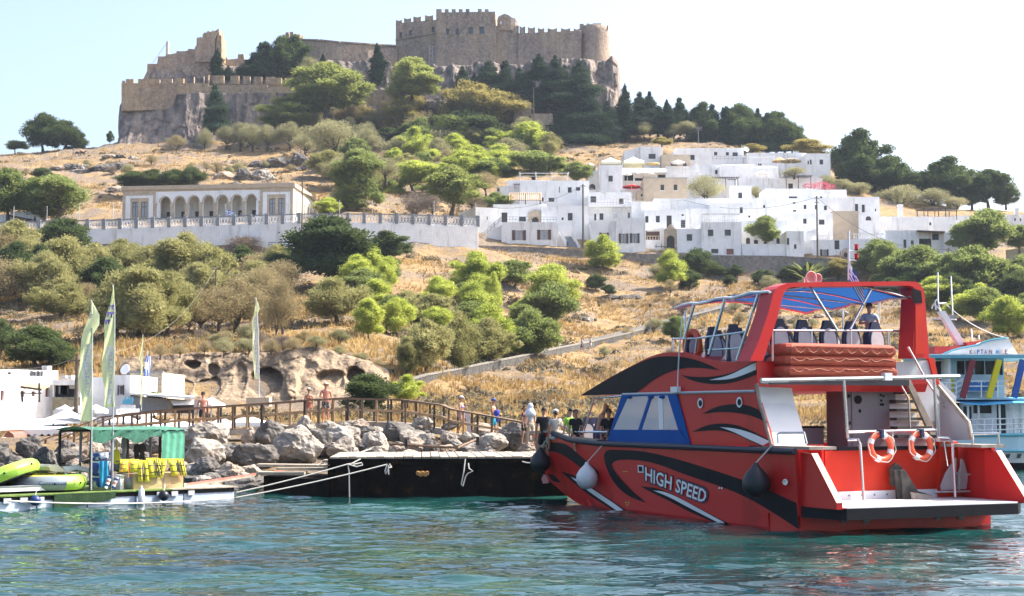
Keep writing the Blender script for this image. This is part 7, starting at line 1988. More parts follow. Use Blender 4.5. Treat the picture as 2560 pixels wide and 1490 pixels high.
b = MB(); b.obox(B(.55,1.05,.95),Ba*.58,Bb*.06,BZ*1.0); b.obox(B(1.05,.3,1.05),Ba*.08,Bb*.75,BZ*.85); b.build('boarding_recess',M_RED,boat)
for i in range(9): MB().lathe([(.025,0),(.025,.012)],B(1.105,2.25+i*.38,.72),8,-Ba).build('bolt',M_DGREY,boat)
for(x,y)in((830,1325),(1015,1330),(1610,1300),(1800,1298)):
 q = Q(K4(x,y),u=0.0); MB().lathe([(.09,0),(.1,.03),(.06,.035)],B(-.005,q[1],q[2]),12,-Ba).build('exhaust_outlet',M_DGREY,boat)
q = Q(K4(330,955),u=-.0); MB().lathe([(.07,0),(.07,.06),(.05,.06),(.05,.03),(0.001,.03)],B(.32,-.12,1.12),14,-Bb-Ba*.4).build('exhaust_pipe',M_STEEL,boat)
deckp =[(300,698),(440,612),(560,547),(640,508),(690,490),(720,484),(760,481),(800,481),(840,485),(880,495),(920,508),(960,520),(1010,527),(1060,530),(1120,529),(1183,526),(1186,632),(1175,674),(960,679),(780,683),(520,690)]
P =[B(*Q(K1(*p),w=W_SIDE))for p in deckp]
MB().prism(P,Bb*(WB-2*W_SIDE-.1)).build('upper_deck',M_RED,boat)
stripe('black_stripe',[(302,697),(440,613),(560,550),(640,515),(700,501),(790,501),(870,515),(950,545),(1000,572)],[(302,697),(450,693),(575,690),(600,672),(650,630),(720,588),(800,562),(870,558),(940,563),(1000,572)],K1,cab_pt,M_BLK,.012,40)
stripe('black_stripe',[(805,595),(870,605),(960,605),(1060,585),(1130,550),(1182,527)],[(805,595),(850,620),(920,638),(1000,642),(1080,630),(1184,592)],K1,cab_pt,M_BLK,.012)
stripe('white_stripe',[(945,620),(1040,600),(1120,560),(1181,531)],[(945,620),(1050,618),(1130,590),(1180,568)],K1,cab_pt,M_BWHITE,.02)
plate('cabin_side',[(780,684),(1175,675),(1195,735),(1215,800),(1238,870),(1255,950),(850,943)],M_RED,.1,w=W_SIDE)
stripe('black_stripe',[(910,790),(980,752),(1060,738),(1140,745),(1192,768)],[(910,790),(1000,778),(1100,785),(1180,805),(1240,838)],K1,cab_pt,M_BLK,.012)
stripe('black_stripe',[(860,880),(930,845),(1010,835),(1090,845),(1180,885),(1249,922)],[(860,880),(940,872),(1010,872),(1080,890),(1150,925),(1205,948)],K1,cab_pt,M_BLK,.012)
stripe('white_stripe',[(1000,855),(1080,862),(1160,885),(1250,927)],[(1000,855),(1070,880),(1140,915),(1215,948)],K1,cab_pt,M_BWHITE,.02)
for(x,y)in((903,736),(1098,731)):
 for r_,m_,of,nm in((1,M_BWHITE,.016,'porthole_frame'),(.62,M_BLK,.026,'porthole_glass')):
  c = Q(K1(x,y),w=W_SIDE-of); MB().lathe([(.115*r_,0),(.13*r_,.012)],B(*c),18,-Bb).build(nm,m_,boat)
b = MB(); b.tube([B(*Q(K1(x,y),w=W_SIDE-.03))for x,y in((515,691),(780,684),(960,680),(1174,675))],.035,6); b.build('cabin_grab_rail',M_BGREY,boat)
P =[B(*Q(K1(x,y),w=W_SIDE))for x,y in((1178,640),(1195,735),(1215,800),(1255,950))]
b = MB(); R =[B((p-BA).dot(Ba)+0.02,1.25,(p-BA).z)for p in P]; b.grid([P,R]); b.build('locker_panel',mat('pale_blue_white_panel',(.55,.58,.62),(.62,.65,.68),1,.4),boat)
MB().tube([p-Ba*.03 for p in P],.045,6).build('locker_edge',M_RAIL,boat)
MB().obox(B(3.3,1.3,1.35),Ba*.6,Bb*1.9,BZ*.95).build('counter',M_DGREY,boat)
MB().obox(B(3.28,1.3,2.302),Ba*.7,Bb*1.9,BZ*.05).build('counter_top',M_BLK,boat)
dl = Q(K1(1640,930),u=2.4); dr = Q(K1(1882,930),u=2.4)
wh = MB().obox(B(2.4,dl[1],1.35),Ba*.85,Bb*(dr[1]-dl[1]),BZ*2.08).build('deckhouse',M_DGREY,boat)
MB().obox(B(2.37,dl[1]+.12,1.45),Ba*.028,Bb*.75,BZ*1.8).build('door',mat('slate_door',(.21,.23,.255),rough=.4),wh)
c = Q(K1(1690,718),u=2.36); MB().lathe([(.11,0),(.11,.02)],B(2.36,c[1],c[2]),18,-Ba).build('porthole',M_BLK,wh)
for(x,y)in((1645,700),(1648,835),(1700,775)): c = Q(K1(x,y),u=2.36); MB().obox(B(2.35,c[1]-.03,c[2]-.04),Ba*.02,Bb*.06,BZ*.08).build('door_hinge',M_BLK,wh)
for(x,y)in((1805,695),(1818,700),(1808,722),(1806,742),(1816,742)): c = Q(K1(x,y),u=2.39); MB().obox(B(2.386,c[1]-.035,c[2]-.03),Ba*.008,Bb*.06,BZ*.055).build('small_sticker',M_BLK,wh)
MB().obox(B(1.6,.3,3.38),Ba*6,Bb*4.2,BZ*.03).build('ceiling',M_BGREY,boat)
b = MB(); b.obox(B(8.0,WB-.35,1.9),Ba*.6,Bb*.08,BZ*1.4); b.build('starboard_side',M_BLUEC,boat)
MB().obox(B(1.35,.2,3.36),Ba*.08,Bb*4.15,BZ*.14).build('fascia_edge',M_NAVYR,boat)
sl,sr = Q(K1(1945,615),u=1.9),Q(K1(2070,885),u=1.9)
st0 = thing('x','x','x',BA); bpy.data.objects.remove(st0)
for i in range(7):
 f = i/6.0
 y = 640+(905-640)*f; x0 = 1876+14*f; x1 = 1940+145*f
 u = 2.5-1.1*f
 a,c = Q(K1(x0,y),u=u),Q(K1(x1,y),u=u)
 MB().obox(B(u,a[1],a[2]-.03),Ba*.28,Bb*(c[1]-a[1]),BZ*.075).build('stair_tread',M_DKW,boat)
 MB().obox(B(u+.25,a[1],a[2]-.29),Ba*.03,Bb*(c[1]-a[1]),BZ*.24).build('stair_riser',M_BWHITE,boat)
b = MB(); b.prism([B(*Q(K1(x,y),u=1.75))for x,y in((1925,612),(1950,612),(2082,880),(2085,910),(2060,910))],Ba*.08); b.build('stair_stringer',M_RAIL,boat)
b = MB(); b.prism([B(*Q(K1(x,y),u=2.3))for x,y in((1945,612),(2075,600),(2180,700),(2180,930),(2085,930))],Ba*.05); b.build('stair_side_panel',M_BGREY,boat)
b = MB(); b.prism([B(*Q(K1(x,y),u=2.2))for x,y in((2075,740),(2170,735),(2175,900),(2085,900))],Ba*.04); b.build('locker_door',M_DGREY,boat)
P =[B(*Q(K1(x,y),w=WB-.35))for x,y in((2095,650),(2245,830),(2262,918),(2100,925))]
MB().prism(P,Bb*.06).build('starboard_bulwark',M_BGREY,boat); MB().tube([p-Bb*.03 for p in P[:3]],.05,6).build('bulwark_cap',M_DOCKP,boat)
b = MB(); b.prism([B(*Q(K1(x,y),u=1.85))for x,y in((1880,530),(2045,522),(2062,600),(1880,625))],Ba*.08); b.build('stair_head_panel',M_BGREY,boat)
b = MB(); b.prism([B(*Q(K1(x,y),u=1.8))for x,y in((2042,508),(2072,512),(2100,650),(2066,605))],Ba*.1); b.build('arch_foot_panel',M_RED2,boat)
def arch_side(du,pts): return[B(*(Q(K1(*p),u=1.9)[:1]),Q(K1(*p),u=1.9)[1],Q(K1(*p),u=1.9)[2])+Ba*du for p in pts]
outer =[(1150,524),(1195,420),(1240,290),(1266,190),(1280,165),(1300,148),(1340,135),(1500,130),(1700,129),(1900,127),(1975,127),(2000,140),(2016,165),(2024,200),(2034,340),(2046,510)]
inner =[(1216,524),(1250,420),(1290,300),(1312,205),(1322,180),(1338,164),(1360,155),(1500,151),(1700,150),(1900,148),(1950,148),(1968,156),(1976,175),(1978,205),(1972,340),(1962,510)]
rowA =[B(1.55,Q(K1(*p),u=1.55)[1],Q(K1(*p),u=1.55)[2])for p in outer]
rowB =[B(1.55,Q(K1(*p),u=1.55)[1],Q(K1(*p),u=1.55)[2])for p in inner]
b = MB(); b.grid([rowA,rowB,[p+Ba*.55 for p in rowB],[p+Ba*.55 for p in rowA],rowA]); b.add([rowA[0],rowB[0],rowB[0]+Ba*.55,rowA[0]+Ba*.55],[(0,1,2,3)]); b.build('arch',M_RED,boat)
b = MB(); b.prism([B(1.53,*Q(K1(x,y),u=1.53)[1:])for x,y in((1978,250),(2012,250),(2026,490),(1978,490))],Ba*.015); b.build('arch_recess',M_RED2,boat)
b = MB(); b.prism([B(1.53,*Q(K1(x,y),u=1.53)[1:])for x,y in((1962,160),(2006,175),(2012,235),(1966,235))],Ba*.012); b.build('arch_shade_plate',M_BLK,boat)  # black plate painted as shade in the corner of the arch
cz = lambda u: 5.62-.028*(u-1.6)
ws_ = np.linspace(.45,4.75,9)
rows =[]
for u in np.linspace(1.7,6.0,12):
 rows.append([B(u+.35*math.sin(math.pi*i/8)*(1 if u>5.9 else 0),w_,cz(u)+.28*math.sin(math.pi*i/8)-.03*math.sin(u*4.4))for i,w_ in enumerate(ws_)])
b = MB(); b.grid(rows); b.build('canopy',M_CANO,boat)
def rail(name,pts,r=.03,m=None): return MB().tube(pts,r,8).build(name,m or M_STEEL,boat)
for r_ in(rows[0],rows[-1],rows[4],rows[8]): rail('canopy_bow',[p-BZ*.03 for p in r_],.025)
rail('canopy_edge',[r_[0]for r_ in rows],.035,M_BWHITE); rail('canopy_edge',[r_[-1]for r_ in rows],.035,M_BWHITE); rail('canopy_edge',rows[-1],.035,M_BWHITE)
for a,c in(((0,0),(4,8)),((4,0),(8,8)),((4,8),(0,0))): rail('canopy_brace',[rows[a[0]][a[1]]-BZ*.05,rows[c[0]][c[1]]-BZ*.05],.018)
k1w = lambda x,y,w_ = .32: B(*Q(K1(x,y),w=w_))
k1u = lambda x,y,u: B(*Q(K1(x,y),u=u))
for p,q in(((872,240),(822,410)),((1025,215),(945,492)),((1192,192),(1085,522))): rail('canopy_strut',[k1w(*p,.45),k1w(*q,.28)],.04)
rail('canopy_post',[k1w(826,272,.5),k1w(828,412,.4)],.022)
for p,q in(((1455,160),(1585,370)),((1765,150),(1650,368))): rail('canopy_strut',[k1u(*p,1.75),k1u(*q,1.6)],.035)
for x in(1800,1618,1288): rail('canopy_post',[k1u(x,205 if x>1700 else 245,5.2),k1u(x-6,440,5.2)],.025)
rail('guard_rail',[k1w(762,415),k1w(885,412),k1w(1120,380)],.028); rail('guard_rail',[k1w(940,470),k1w(1100,460)],.024); rail('guard_rail',[k1w(762,418),k1w(768,472)],.024)
for x,y0,y1 in((885,412,492),(1040,392,520),(830,414,485)): rail('stanchion',[k1w(x,y0),k1w(x-10,y1)],.024)
rail('guard_rail',[k1u(1250,372,1.75),k1u(1860,374,1.75),k1u(1955,374,2.6)],.03)
for x in(1262,1458,1655,1840): rail('stanchion',[k1u(x,374,1.75),k1u(x+2,525,1.75)],.024)
rail('guard_rail',[k1u(1845,386,1.9),k1u(1850,455,1.9)],.022)
rail('cross_rail',[k1u(1205,622,1.0),k1u(2195,602,1.0)],.055); c = Q(K1(1840,603),u=.95); MB().obox(B(.93,c[1]-.1,c[2]-.09),Ba*.14,Bb*.22,BZ*.18).build('deck_light',M_BWHITE,boat)
rail('rail_post',[k1u(1618,615,1.0),k1u(1638,912,1.0)],.045); rail('rail_post',[k1u(2070,605,1.0),k1u(2088,905,1.0)],.04)
rail('stern_rail',[k1u(1638,880,1.0),k1u(2086,870,1.0)],.04)
for x in(1862,): rail('stanchion',[k1u(x,875,1.0),k1u(x+3,935,1.0)],.025)
rail('stair_rail',[k1u(1890,620,1.6),k1u(1942,712,1.6),k1u(1950,860,1.6)],.025)
rail('stair_rail',[k1u(1940,455,1.4),k1u(2030,620,1.4),k1u(2140,780,1.2),k1u(2152,905,1.1)],.028)
rail('boarding_rail',[k1u(1640,920,.5),k1u(1690,918,.3),k1u(1700,940,.1),k1u(1718,1222,0)],.035)
rail('boarding_rail',[k1u(2090,905,.9),k1u(2150,910,.7),k1u(2162,940,.4),k1u(2176,1205,.3)],.035); rail('boarding_rail',[k1u(2120,925,.8),k1u(2140,1050,.8)],.024)
rail('quarter_rail',[k1w(1292,938,.15),k1w(1288,890,.15),k1w(1300,884,.15),k1u(1420,884,-.1),k1u(1432,938,-.1)],.03)
rail('quarter_rail',[B(.1,5.2,1.92),B(.1,5.2,2.18),B(-.35,5.6,2.2),B(-.35,5.6,1.92)],.035)
def canvas(name,pts,m,w_=.16,th=.03): return plate(name,pts,m,th,w=w_)
canvas('tent_canvas',[(455,868),(805,870),(850,941),(430,936)],M_BLUEC); canvas('tent_canvas',[(735,690),(780,683),(850,941),(790,868)],M_BLUEC)
canvas('tent_canvas',[(510,690),(540,698),(463,868),(452,870)],M_BLUEC); canvas('tent_canvas',[(647,696),(662,695),(606,869),(590,869)],M_BLUEC)
canvas('tent_canvas',[(515,688),(782,682),(735,697),(540,703)],M_BLUEC)
m,t,bs,L = nodes('clear_vinyl'); bs.inputs['Base Color'].default_value =(.72,.74,.76,1); bs.inputs['Roughness'].default_value = .2
tr = t.nodes.new('ShaderNodeBsdfTransparent'); mx = t.nodes.new('ShaderNodeMixShader'); mx.inputs[0].default_value = .52; L.new(tr.outputs[0],mx.inputs[1]); L.new(bs.outputs[0],mx.inputs[2]); L.new(mx.outputs[0],t.nodes['Material Output'].inputs['Surface'])
M_VINYL = m
canvas('clear_window',[(538,700),(650,697),(594,869),(462,868)],M_VINYL,.175,.006); canvas('clear_window',[(660,696),(738,692),(792,869),(604,869)],M_VINYL,.175,.006)
canvas('window_flap',[(690,700),(712,698),(716,868),(694,868)],M_BWHITE,.16,.01)
for x in(545,655,710): c = Q(K1(x,705),w=.13); MB().ball(B(*c),.07,8,5,(1.4,1.4,.6)).build('rolled_tie',M_BLUEC,boat)
P =[B(*Q(K1(x,y),w=.16))for x,y in((515,690),(430,936))]
b = MB(); b.grid([P,[p+Bb*4.6 for p in P]]); b.build('tent_front',M_VINYL,boat)
rail('awning_bar',[k1w(370,712,.3),k1w(520,698,.2)],.03); rail('awning_post',[k1w(372,712,.3),k1w(305,918,.2)],.03)
rail('bow_rail',[k1w(75,850,.3),k1w(178,835,.15),k1w(282,880,.05),k1w(440,880,.05)],.03);
for x,y0,y1 in((80,850,885),(178,838,884),(130,842,884)): rail('stanchion',[k1w(x,y0,.2),k1w(x,y1,.2)],.024)
rail('antenna',[k1w(787,665,.14),k1w(796,470,.14),k1w(812,300,.14)],.016,M_BWHITE); c = Q(K1(778,667),w=.12); MB().obox(B(c[0]-.16,.06,c[2]-.08),Ba*.32,Bb*.12,BZ*.15).build('antenna_base',M_BWHITE,boat)
ang = math.atan2(Bb.y,Bb.x)
sb_,cb_,bb_ = MB(),MB(),MB()
sil =[(-.25,.0),(-.27,.5),(-.24,.68),(-.15,.88),(-.11,1.0),(.11,1.0),(.15,.88),(.24,.68),(.27,.5),(.25,.0)]
sb_.prism([(x,0,z)for x,z in sil],(0,.09,0))
cov =[(-.19,.0),(-.2,.45)]+[(-.2*math.cos(t_),.5+.3*math.sin(t_))for t_ in np.linspace(0,math.pi,9)]+[(.2,.45),(.19,.0)]
cb_.prism([(x,-.035,z)for x,z in cov],(0,.033,0))
bb_.box(-.25,.25,.05,.55,-.02,.12); bb_.box(-.06,.06,.2,.32,-.42,-.02)
so =[x.build(n,m_)for x,n,m_ in((sb_,'seat_back',M_NAVY),(cb_,'back_cover',M_SEATW),(bb_,'seat_cushion',M_NAVY))]
sm =[o.data for o in so]
for o in so: bpy.data.objects.remove(o)
def seat(u,w_,z,rz=0,sc=1.0):
 o = share('seat',sm[0],boat,B(u,w_,z)-BA,(-.09,0,ang+rz),(sc,)*3)
 share('back_cover',sm[1],o); share('seat_cushion',sm[2],o); return o
for i in range(5): seat(2.55+.04*(i%2),1.40+i*.745,4.02,(i%3-1)*.05)
for r_ in range(3):
 for i in range(5): seat(3.5+r_*.95,.72+i*.76,3.92-.02*r_,.12)
for r_ in range(5):
 for i in range(3): seat(8.6+r_*.85,.62+i*.72,1.60,0,.95)
M_PINK = mat('faded_pink_plastic',(.62,.33,.32),(.70,.42,.41),3,.5)
for(x,y,r_)in((1432,112,.17),(1466,114,.12)):
 c = B(*Q(K1(x,y),u=1.9)); MB().lathe([(.05,0),(r_*.55,.06),(r_,.2),(r_*.9,.205),(.06,.09)],c,16,-Ba).build('horn_speaker',M_PINK,boat); MB().tube([c+Ba*.1,c+Ba*.1-BZ*.25],.03,5).build('horn_bracket',M_PINK,boat)
mt = Q((2122,700),u=1.9); mtop = Q((2122,578),u=1.9)
rail('mast',[B(*mt),B(*mtop)],.03,M_BWHITE)
for y in(618,641):
 c = Q((2141,y),u=1.9); rail('lamp_arm',[B(1.9,mt[1],c[2]-.1),B(1.9,c[1],c[2]-.1)],.02,M_BWHITE)
 la_ = MB().lathe([(.045,-.06),(.05,.01),(.04,.05),(.06,.05),(.06,.07),(.015,.08)],B(*c),12).build('signal_lamp',M_RED,boat); MB().lathe([(.055,-.08),(.055,-.06)],B(*c),12).build('lamp_cap',M_BLK,la_)
t = thing('flag','blue and white striped flag flying from the red arch','flag',B(1.8,mt[1],mt[2]))
o = B(*Q((2124,655),u=1.8)); q = B(*Q((2160,735),u=1.6)); hd = B(*Q((2123,702),u=1.8))
striped_flag('',o,q-o-(hd-o)*.25,(hd-o)*.95,.05).build('cloth',[M_FLAGB,M_FLAGW],t)
MB().tube([o,B(1.8,mt[1],mt[2])],.012,5).build('halyard',M_ROPE,t)
def buoy_fender(label,K,x,y,r_,m,top,u_=None):
 c = hull_pt(K(x,y),r_+.02)
 t = thing('ball_fender',label,'fender',c,'ball fenders along the red hull')
 prof =[(.001,-r_),(r_*.5,-r_*.9),(r_*.85,-r_*.55),(r_,-.05),(r_*.95,r_*.3),(r_*.72,r_*.72),(r_*.38,r_*1.08),(r_*.2,r_*1.28),(r_*.16,r_*1.45),(.001,r_*1.47)]
 MB().lathe(prof,c,20).build('ball',m,t,True)
 tp = hull_pt(K(*top),.05)
 MB().tube([c+BZ*r_*1.4,c.lerp(tp,.5)+BZ*r_*.7,tp],.018,5).build('lanyard',M_ROPE,t)
M_RUBB = mat('black_rubber',(.012,.013,.018),(.02,.022,.03),3,.45); M_FWH = mat('scuffed_white_vinyl',(.52,.53,.55),(.66,.67,.69),3,.5)
buoy_fender('black ball fender hanging at the bow of the red boat',K1,150,1030,.31,M_RUBB,(165,890))
buoy_fender('white ball fender hanging beside the HIGH SPEED lettering',K1,386,1110,.31,M_FWH,(425,940))
buoy_fender('black ball fender hanging at the stern corner of the red boat',K1,1243,1135,.33,M_RUBB,(1275,940))
def lifebuoy(label,x,y,u,K=K1,R_=.305,tilt=0,par_r=.075):
 c = B(*Q(K(x,y),u=u)); t = thing('lifebuoy',label,'lifebuoy',c,'orange lifebuoys on the stern rail')
 e1,e2 = Bb,(BZ+Ba*.12).normalized()
 n_ = 32; ring =[c+e1*R_*math.cos(2*math.pi*i/n_+tilt)+e2*R_*math.sin(2*math.pi*i/n_+tilt)for i in range(n_)]
 MB().tube(ring,par_r,10,True).build('ring',M_ORANGE,t,True)
 for k in range(4):
  i0 = k*8+3; seg =[ring[(i0+j)%n_]for j in range(3)]; MB().tube(seg,par_r*1.05,10).build('reflective_band',M_BWHITE,t)
 rp =[c+e1*(R_+.1+.02*math.sin(8*a_))*math.cos(a_+tilt)+e2*(R_+.08-.05*abs(math.sin(2*a_)))*math.sin(a_+tilt)-Ba*.06 for a_ in np.linspace(0,6.283,33)]
 MB().tube(rp,.012,4,True).build('grab_line',M_ROPE,t); MB().obox(c+e2*(R_-.09)-e1*.04-Ba*.12,Bb*.08,Ba*.24,BZ*.2).build('lashing',M_NAVY,t)
lifebuoy('left orange lifebuoy hanging on the stern rail',1803,955,.9,tilt=.35); lifebuoy('right orange lifebuoy hanging on the stern rail',2003,950,.9,tilt=.2)
c = k1w(862,448,.5)
t = thing('lifebuoy','red lifebuoy tucked against the forward upper deck rail','lifebuoy',c,'orange lifebuoys on the stern rail')
MB().tube([c+Ba*.33*math.cos(a_)+BZ*.36*math.sin(a_)for a_ in np.linspace(0,6.283,24,endpoint=False)],.09,8,True).build('ring',M_ORANGE,t,True)
for k,(y0,y1,lab)in enumerate([(442,498,'top orange red life float with scalloped rope, uppermost of three'),(500,548,'middle orange red life float of the stack of three'),(550,602,'lowest orange red life float of the stack of three')]):
 u = 1.42
 a,c = Q(K1(1344-4*k,y1),u=u),Q(K1(1878+3*k,y0),u=u)
 t = thing('life_float',lab,'life float',B(u,(a[1]+c[1])/2,a[2]),'life floats stacked on the upper deck')
 h = c[2]-a[2]-.02; wd = c[1]-a[1]; r_ = h/2; ch = .10
 b = MB()
 prof =[(0,.1),(-.05,.3),(-.06,.5),(-.05,.7),(0,.9),(.06,1)]
 loop =[(0,ch),(ch,0),(wd-ch,0),(wd,ch),(wd,.75),(wd-ch,.85),(ch,.85),(0,.75)]
 rows =[]
 for(d,zf)in[(.05,0)]+prof:
  rows.append([B(u+(y_+(d if y_<.4 else-d)),a[1]+x_+(d if x_<wd/2 else-d),a[2]+h*zf)for x_,y_ in loop])
 b.grid(rows,True); b.add(rows[-1],[tuple(range(8))]); b.add(rows[0],[tuple(reversed(range(8)))]); b.build('float_body',M_RAFT,t,False)
 MB().beam(B(u-.065,a[1]+.1,a[2]+h*.72),B(u-.065,a[1]+wd-.1,a[2]+h*.72),.02,.03).build('lashing_strap',M_RAFT,t)
 n_ = 8; pts =[]
 for i in range(n_*4+1): f = i/(n_*4); pts.append(B(u-.09,a[1]+.08+(wd-.16)*f,a[2]+h*(.72-(.5 if k==0 else .34)*abs(math.sin(math.pi*n_*f))*(1 if k==0 else .6+.4*math.sin(f*19)))))
 MB().tube(pts,.014,4).build('grab_rope',mat('dull_rope',(.30,.13,.085),rough=.9)if k==0 else bpy.data.materials['dull_rope'],t)
M_GALV = mat('galvanised_steel',(.33,.34,.36),(.44,.45,.47),4,.45,metal=.3)
t = thing('anchor','grey galvanised anchor with two plate flukes on the swim platform','anchor',B(*Q(K1(2160,1200),u=.75)))
for P_ in([(2100,1150),(2125,1085),(2170,1018),(2178,1120),(2172,1165),(2105,1172)],[(2182,1165),(2188,1090),(2208,1020),(2214,1022),(2236,1100),(2228,1165)]):
 MB().prism([B(*Q(K1(*p),u=.75))for p in P_],Ba*-.03).build('fluke',M_GALV,t)
MB().tube([k1u(2176,1010,.7),k1u(2174,1205,.7)],.03,6).build('shank',M_GALV,t); MB().tube([k1u(2070,1180,.6),k1u(2250,1176,.6)],.022,5).build('stock',M_GALV,t); MB().tube([k1u(2170,1085,.72),k1u(2285,1095,.72)],.03,6).build('crossbar',M_GALV,t); MB().tube([k1u(2206,1014,.72),k1u(2196,1170,.72)],.025,5).build('arm',M_GALV,t)
t = thing('boarding_ramp_bracket','dark worn wooden ramp bracket standing on the swim platform','bracket',B(*Q(K1(1950,1225),u=.6)))
M_DWB = mat('tarred_wood',(.03,.028,.027),(.075,.068,.06),6,.8)
MB().prism([k1u(x,y,1.0)for x,y in((1842,1062),(1870,1035),(1900,1055),(1906,1120),(1850,1150))],Ba*-.08).build('back_board',M_DWB,t)
for dx,du in((0,.9),(30,.8)): MB().prism([k1u(x+dx,y,du)for x,y in((1862,1070),(1885,1068),(1950,1175),(2020,1195),(2030,1225),(1960,1228),(1880,1215))],Ba*-.07).build('cheek_board',M_DWB,t)
MB().prism([k1u(x,y,.6)for x,y in((1950,1180),(2055,1196),(2060,1226),(1960,1226))],Ba*-.05).build('foot_block',M_RAIL,t)
# the white and blue boat behind
K8 = lambda x,y:(2240+x/3.19,740+y/3.19)
Y2 = 70.0
M_TURQ = mat('turquoise_boat_paint',(.10,.36,.46),(.14,.42,.52),1,.4); M_SKYP = mat('pale_blue_boat_paint',(.42,.60,.68),(.50,.67,.74),1,.4); M_AWN = mat('bright_blue_awning',(.06,.34,.62),(.09,.40,.68),1.5,.8)
M_BRED = mat('red_cabin_top',(.42,.03,.035),(.48,.045,.045),1,.5); M_MAR = mat('maroon_strut',(.20,.025,.04),rough=.5); M_YST = mat('yellow_strut',(.68,.56,.02),rough=.5); M_BST = mat('royal_blue_strut',(.03,.10,.38),rough=.5); M_SEATB = mat('blue_plastic_seat',(.03,.20,.55),(.04,.26,.62),2,.4)
M_SHADE = mat('dark_cabin_glass',(.03,.035,.04),rough=.15)
b2 = thing('passenger_boat','white and turquoise passenger boat with KAPTAIN MIKE on its visor','boat',ptz(2560,1172,0))
Z2 = lambda y: zof(K8(0,y)[1],Y2)
def X2(x,d=0): return pt(K8(x,0)[0],1000,Y2+d).x
def pl(name,pts,m,th=.12,d=0.0,par=b2): return MB().prism([pt(*K8(x,y),Y2+d)for x,y in pts],(0,th,0)).build(name,m,par)
b = MB(); rows =[]
for i in range(15):
 f = i/14; x = 380+(1420-380)*f
 flare = max(0,(f-.55)/.45)**2
 top = 1112-8*f-90*flare
 rows.append([pt(*K8(x+60*flare,top),Y2-.05+2.2*flare),pt(*K8(x+40*flare,1235),Y2+.02+2.25*flare),pt(*K8(x+20*flare,1330),Y2+.25+2.2*flare),pt(*K8(x,1420),Y2+.6+1.9*flare),pt(*K8(x,1420),Y2+4.2-1.9*flare),pt(*K8(x+20*flare,1330),Y2+4.6-2.2*flare),pt(*K8(x+60*flare,top),Y2+4.9-2.2*flare)])
bb = MB(); bb.k = 0
for i in range(14):
 for k in range(7):
  l =(k+1)%7; bb.k = 0 if k in(0,6)else 1 if k in(1,5)else 2
  bb.add([rows[i][k],rows[i][l],rows[i+1][l],rows[i+1][k]],[(0,1,2,3)])
bb.k = 0; bb.add(rows[0],[tuple(range(7))]); bb.add(rows[-1],[tuple(reversed(range(7)))])
bb.build('hull',[M_SKYP,M_WHITE2,M_BLK],b2)
MB().tube([r_[0]for r_ in rows],.09,6).build('rub_rail',M_TURQ,b2); MB().tube([r_[1]-Vector((0,.03,0))for r_ in rows],.07,6).build('rub_rail',M_TURQ,b2)
for x in(880,970): pl('hull_porthole',[(x,1262),(x+34,1258),(x+22,1292),(x-6,1296)],M_SHADE,.04,-.03)
def box2(name,x0,x1,y0,y1,m,d0,d1,par=b2): return MB().box(X2(x0),X2(x1),Y2+d0,Y2+d1,Z2(y1),Z2(y0)).build(name,m,par)
P0 = Vector((X2(575),Y2+.9,0)); PX = lambda x: X2(x)-X2(575)
b = MB(); hs =[(PX(580),PX(650),Z2(1100),Z2(880)),(PX(662),PX(812),Z2(936),Z2(868)),(PX(850),PX(925),Z2(1100),Z2(862))]
facade(b,P0,Vector((X2(1150),Y2+.9,0)),Z2(1115),Z2(850),hs,.1); b.build('deckhouse_wall',M_WHITE2,b2)
b = MB(); b.add([(X2(575),Y2+.9,Z2(1115)),(X2(575),Y2+4,Z2(1115)),(X2(575),Y2+4,Z2(850)),(X2(575),Y2+.9,Z2(850))],[(0,1,2,3)]); b.build('deckhouse_end',M_SKYP,b2)
for h in hs: MB().add([(P0.x+h[0],Y2+1,h[2]),(P0.x+h[1],Y2+1,h[2]),(P0.x+h[1],Y2+1,h[3]),(P0.x+h[0],Y2+1,h[3])],[(0,1,2,3)]).build('window',M_SHADE,b2)
for x in(570,655,822,935,990): MB().box(X2(x),X2(x)+.08,Y2+.05,Y2+.13,Z2(1110),Z2(860)).build('deck_post',M_WHITE2,b2)
b = MB(); b.grid([[pt(*K8(x,y0),Y2+1.2)for x,y0 in((460,822),(540,818),(700,812),(850,808),(1000,806),(1300,806))],[pt(*K8(x,y0),Y2-.3)for x,y0 in((470,838),(560,862),(700,872),(850,860),(1000,850),(1300,850))]]); b.build('awning',M_AWN,b2)
MB().box(X2(380),X2(1300),Y2+.2,Y2+4.6,Z2(826),Z2(814)).build('upper_deck',M_SKYP,b2)
box2('aft_screen',470,575,850,1110,M_SHADE,1.4,1.5)
P0 = Vector((X2(482),Y2+.9,0)); PX = lambda x: X2(x)-X2(482)
b = MB(); hs =[(PX(536),PX(600),Z2(622),Z2(512)),(PX(606),PX(672),Z2(622),Z2(512)),(PX(678),PX(760),Z2(622),Z2(512)),(PX(766),PX(850),Z2(622),Z2(512)),(PX(880),PX(908),Z2(625),Z2(515))]
facade(b,P0,Vector((X2(918),Y2+.9,0)),Z2(815),Z2(485),hs,.1); b.build('wheelhouse_wall',M_SKYP,b2)
b = MB(); b.add([(X2(482),Y2+.9,Z2(815)),(X2(482),Y2+3.6,Z2(815)),(X2(482),Y2+3.6,Z2(485)),(X2(482),Y2+.9,Z2(485))],[(0,1,2,3)]); b.build('wheelhouse_end',M_WHITE2,b2); b = MB(); b.add([(X2(918),Y2+.9,Z2(815)),(X2(918),Y2+3.6,Z2(815)),(X2(918),Y2+3.6,Z2(485)),(X2(918),Y2+.9,Z2(485))],[(0,1,2,3)]); b.build('wheelhouse_end',M_WHITE2,b2)
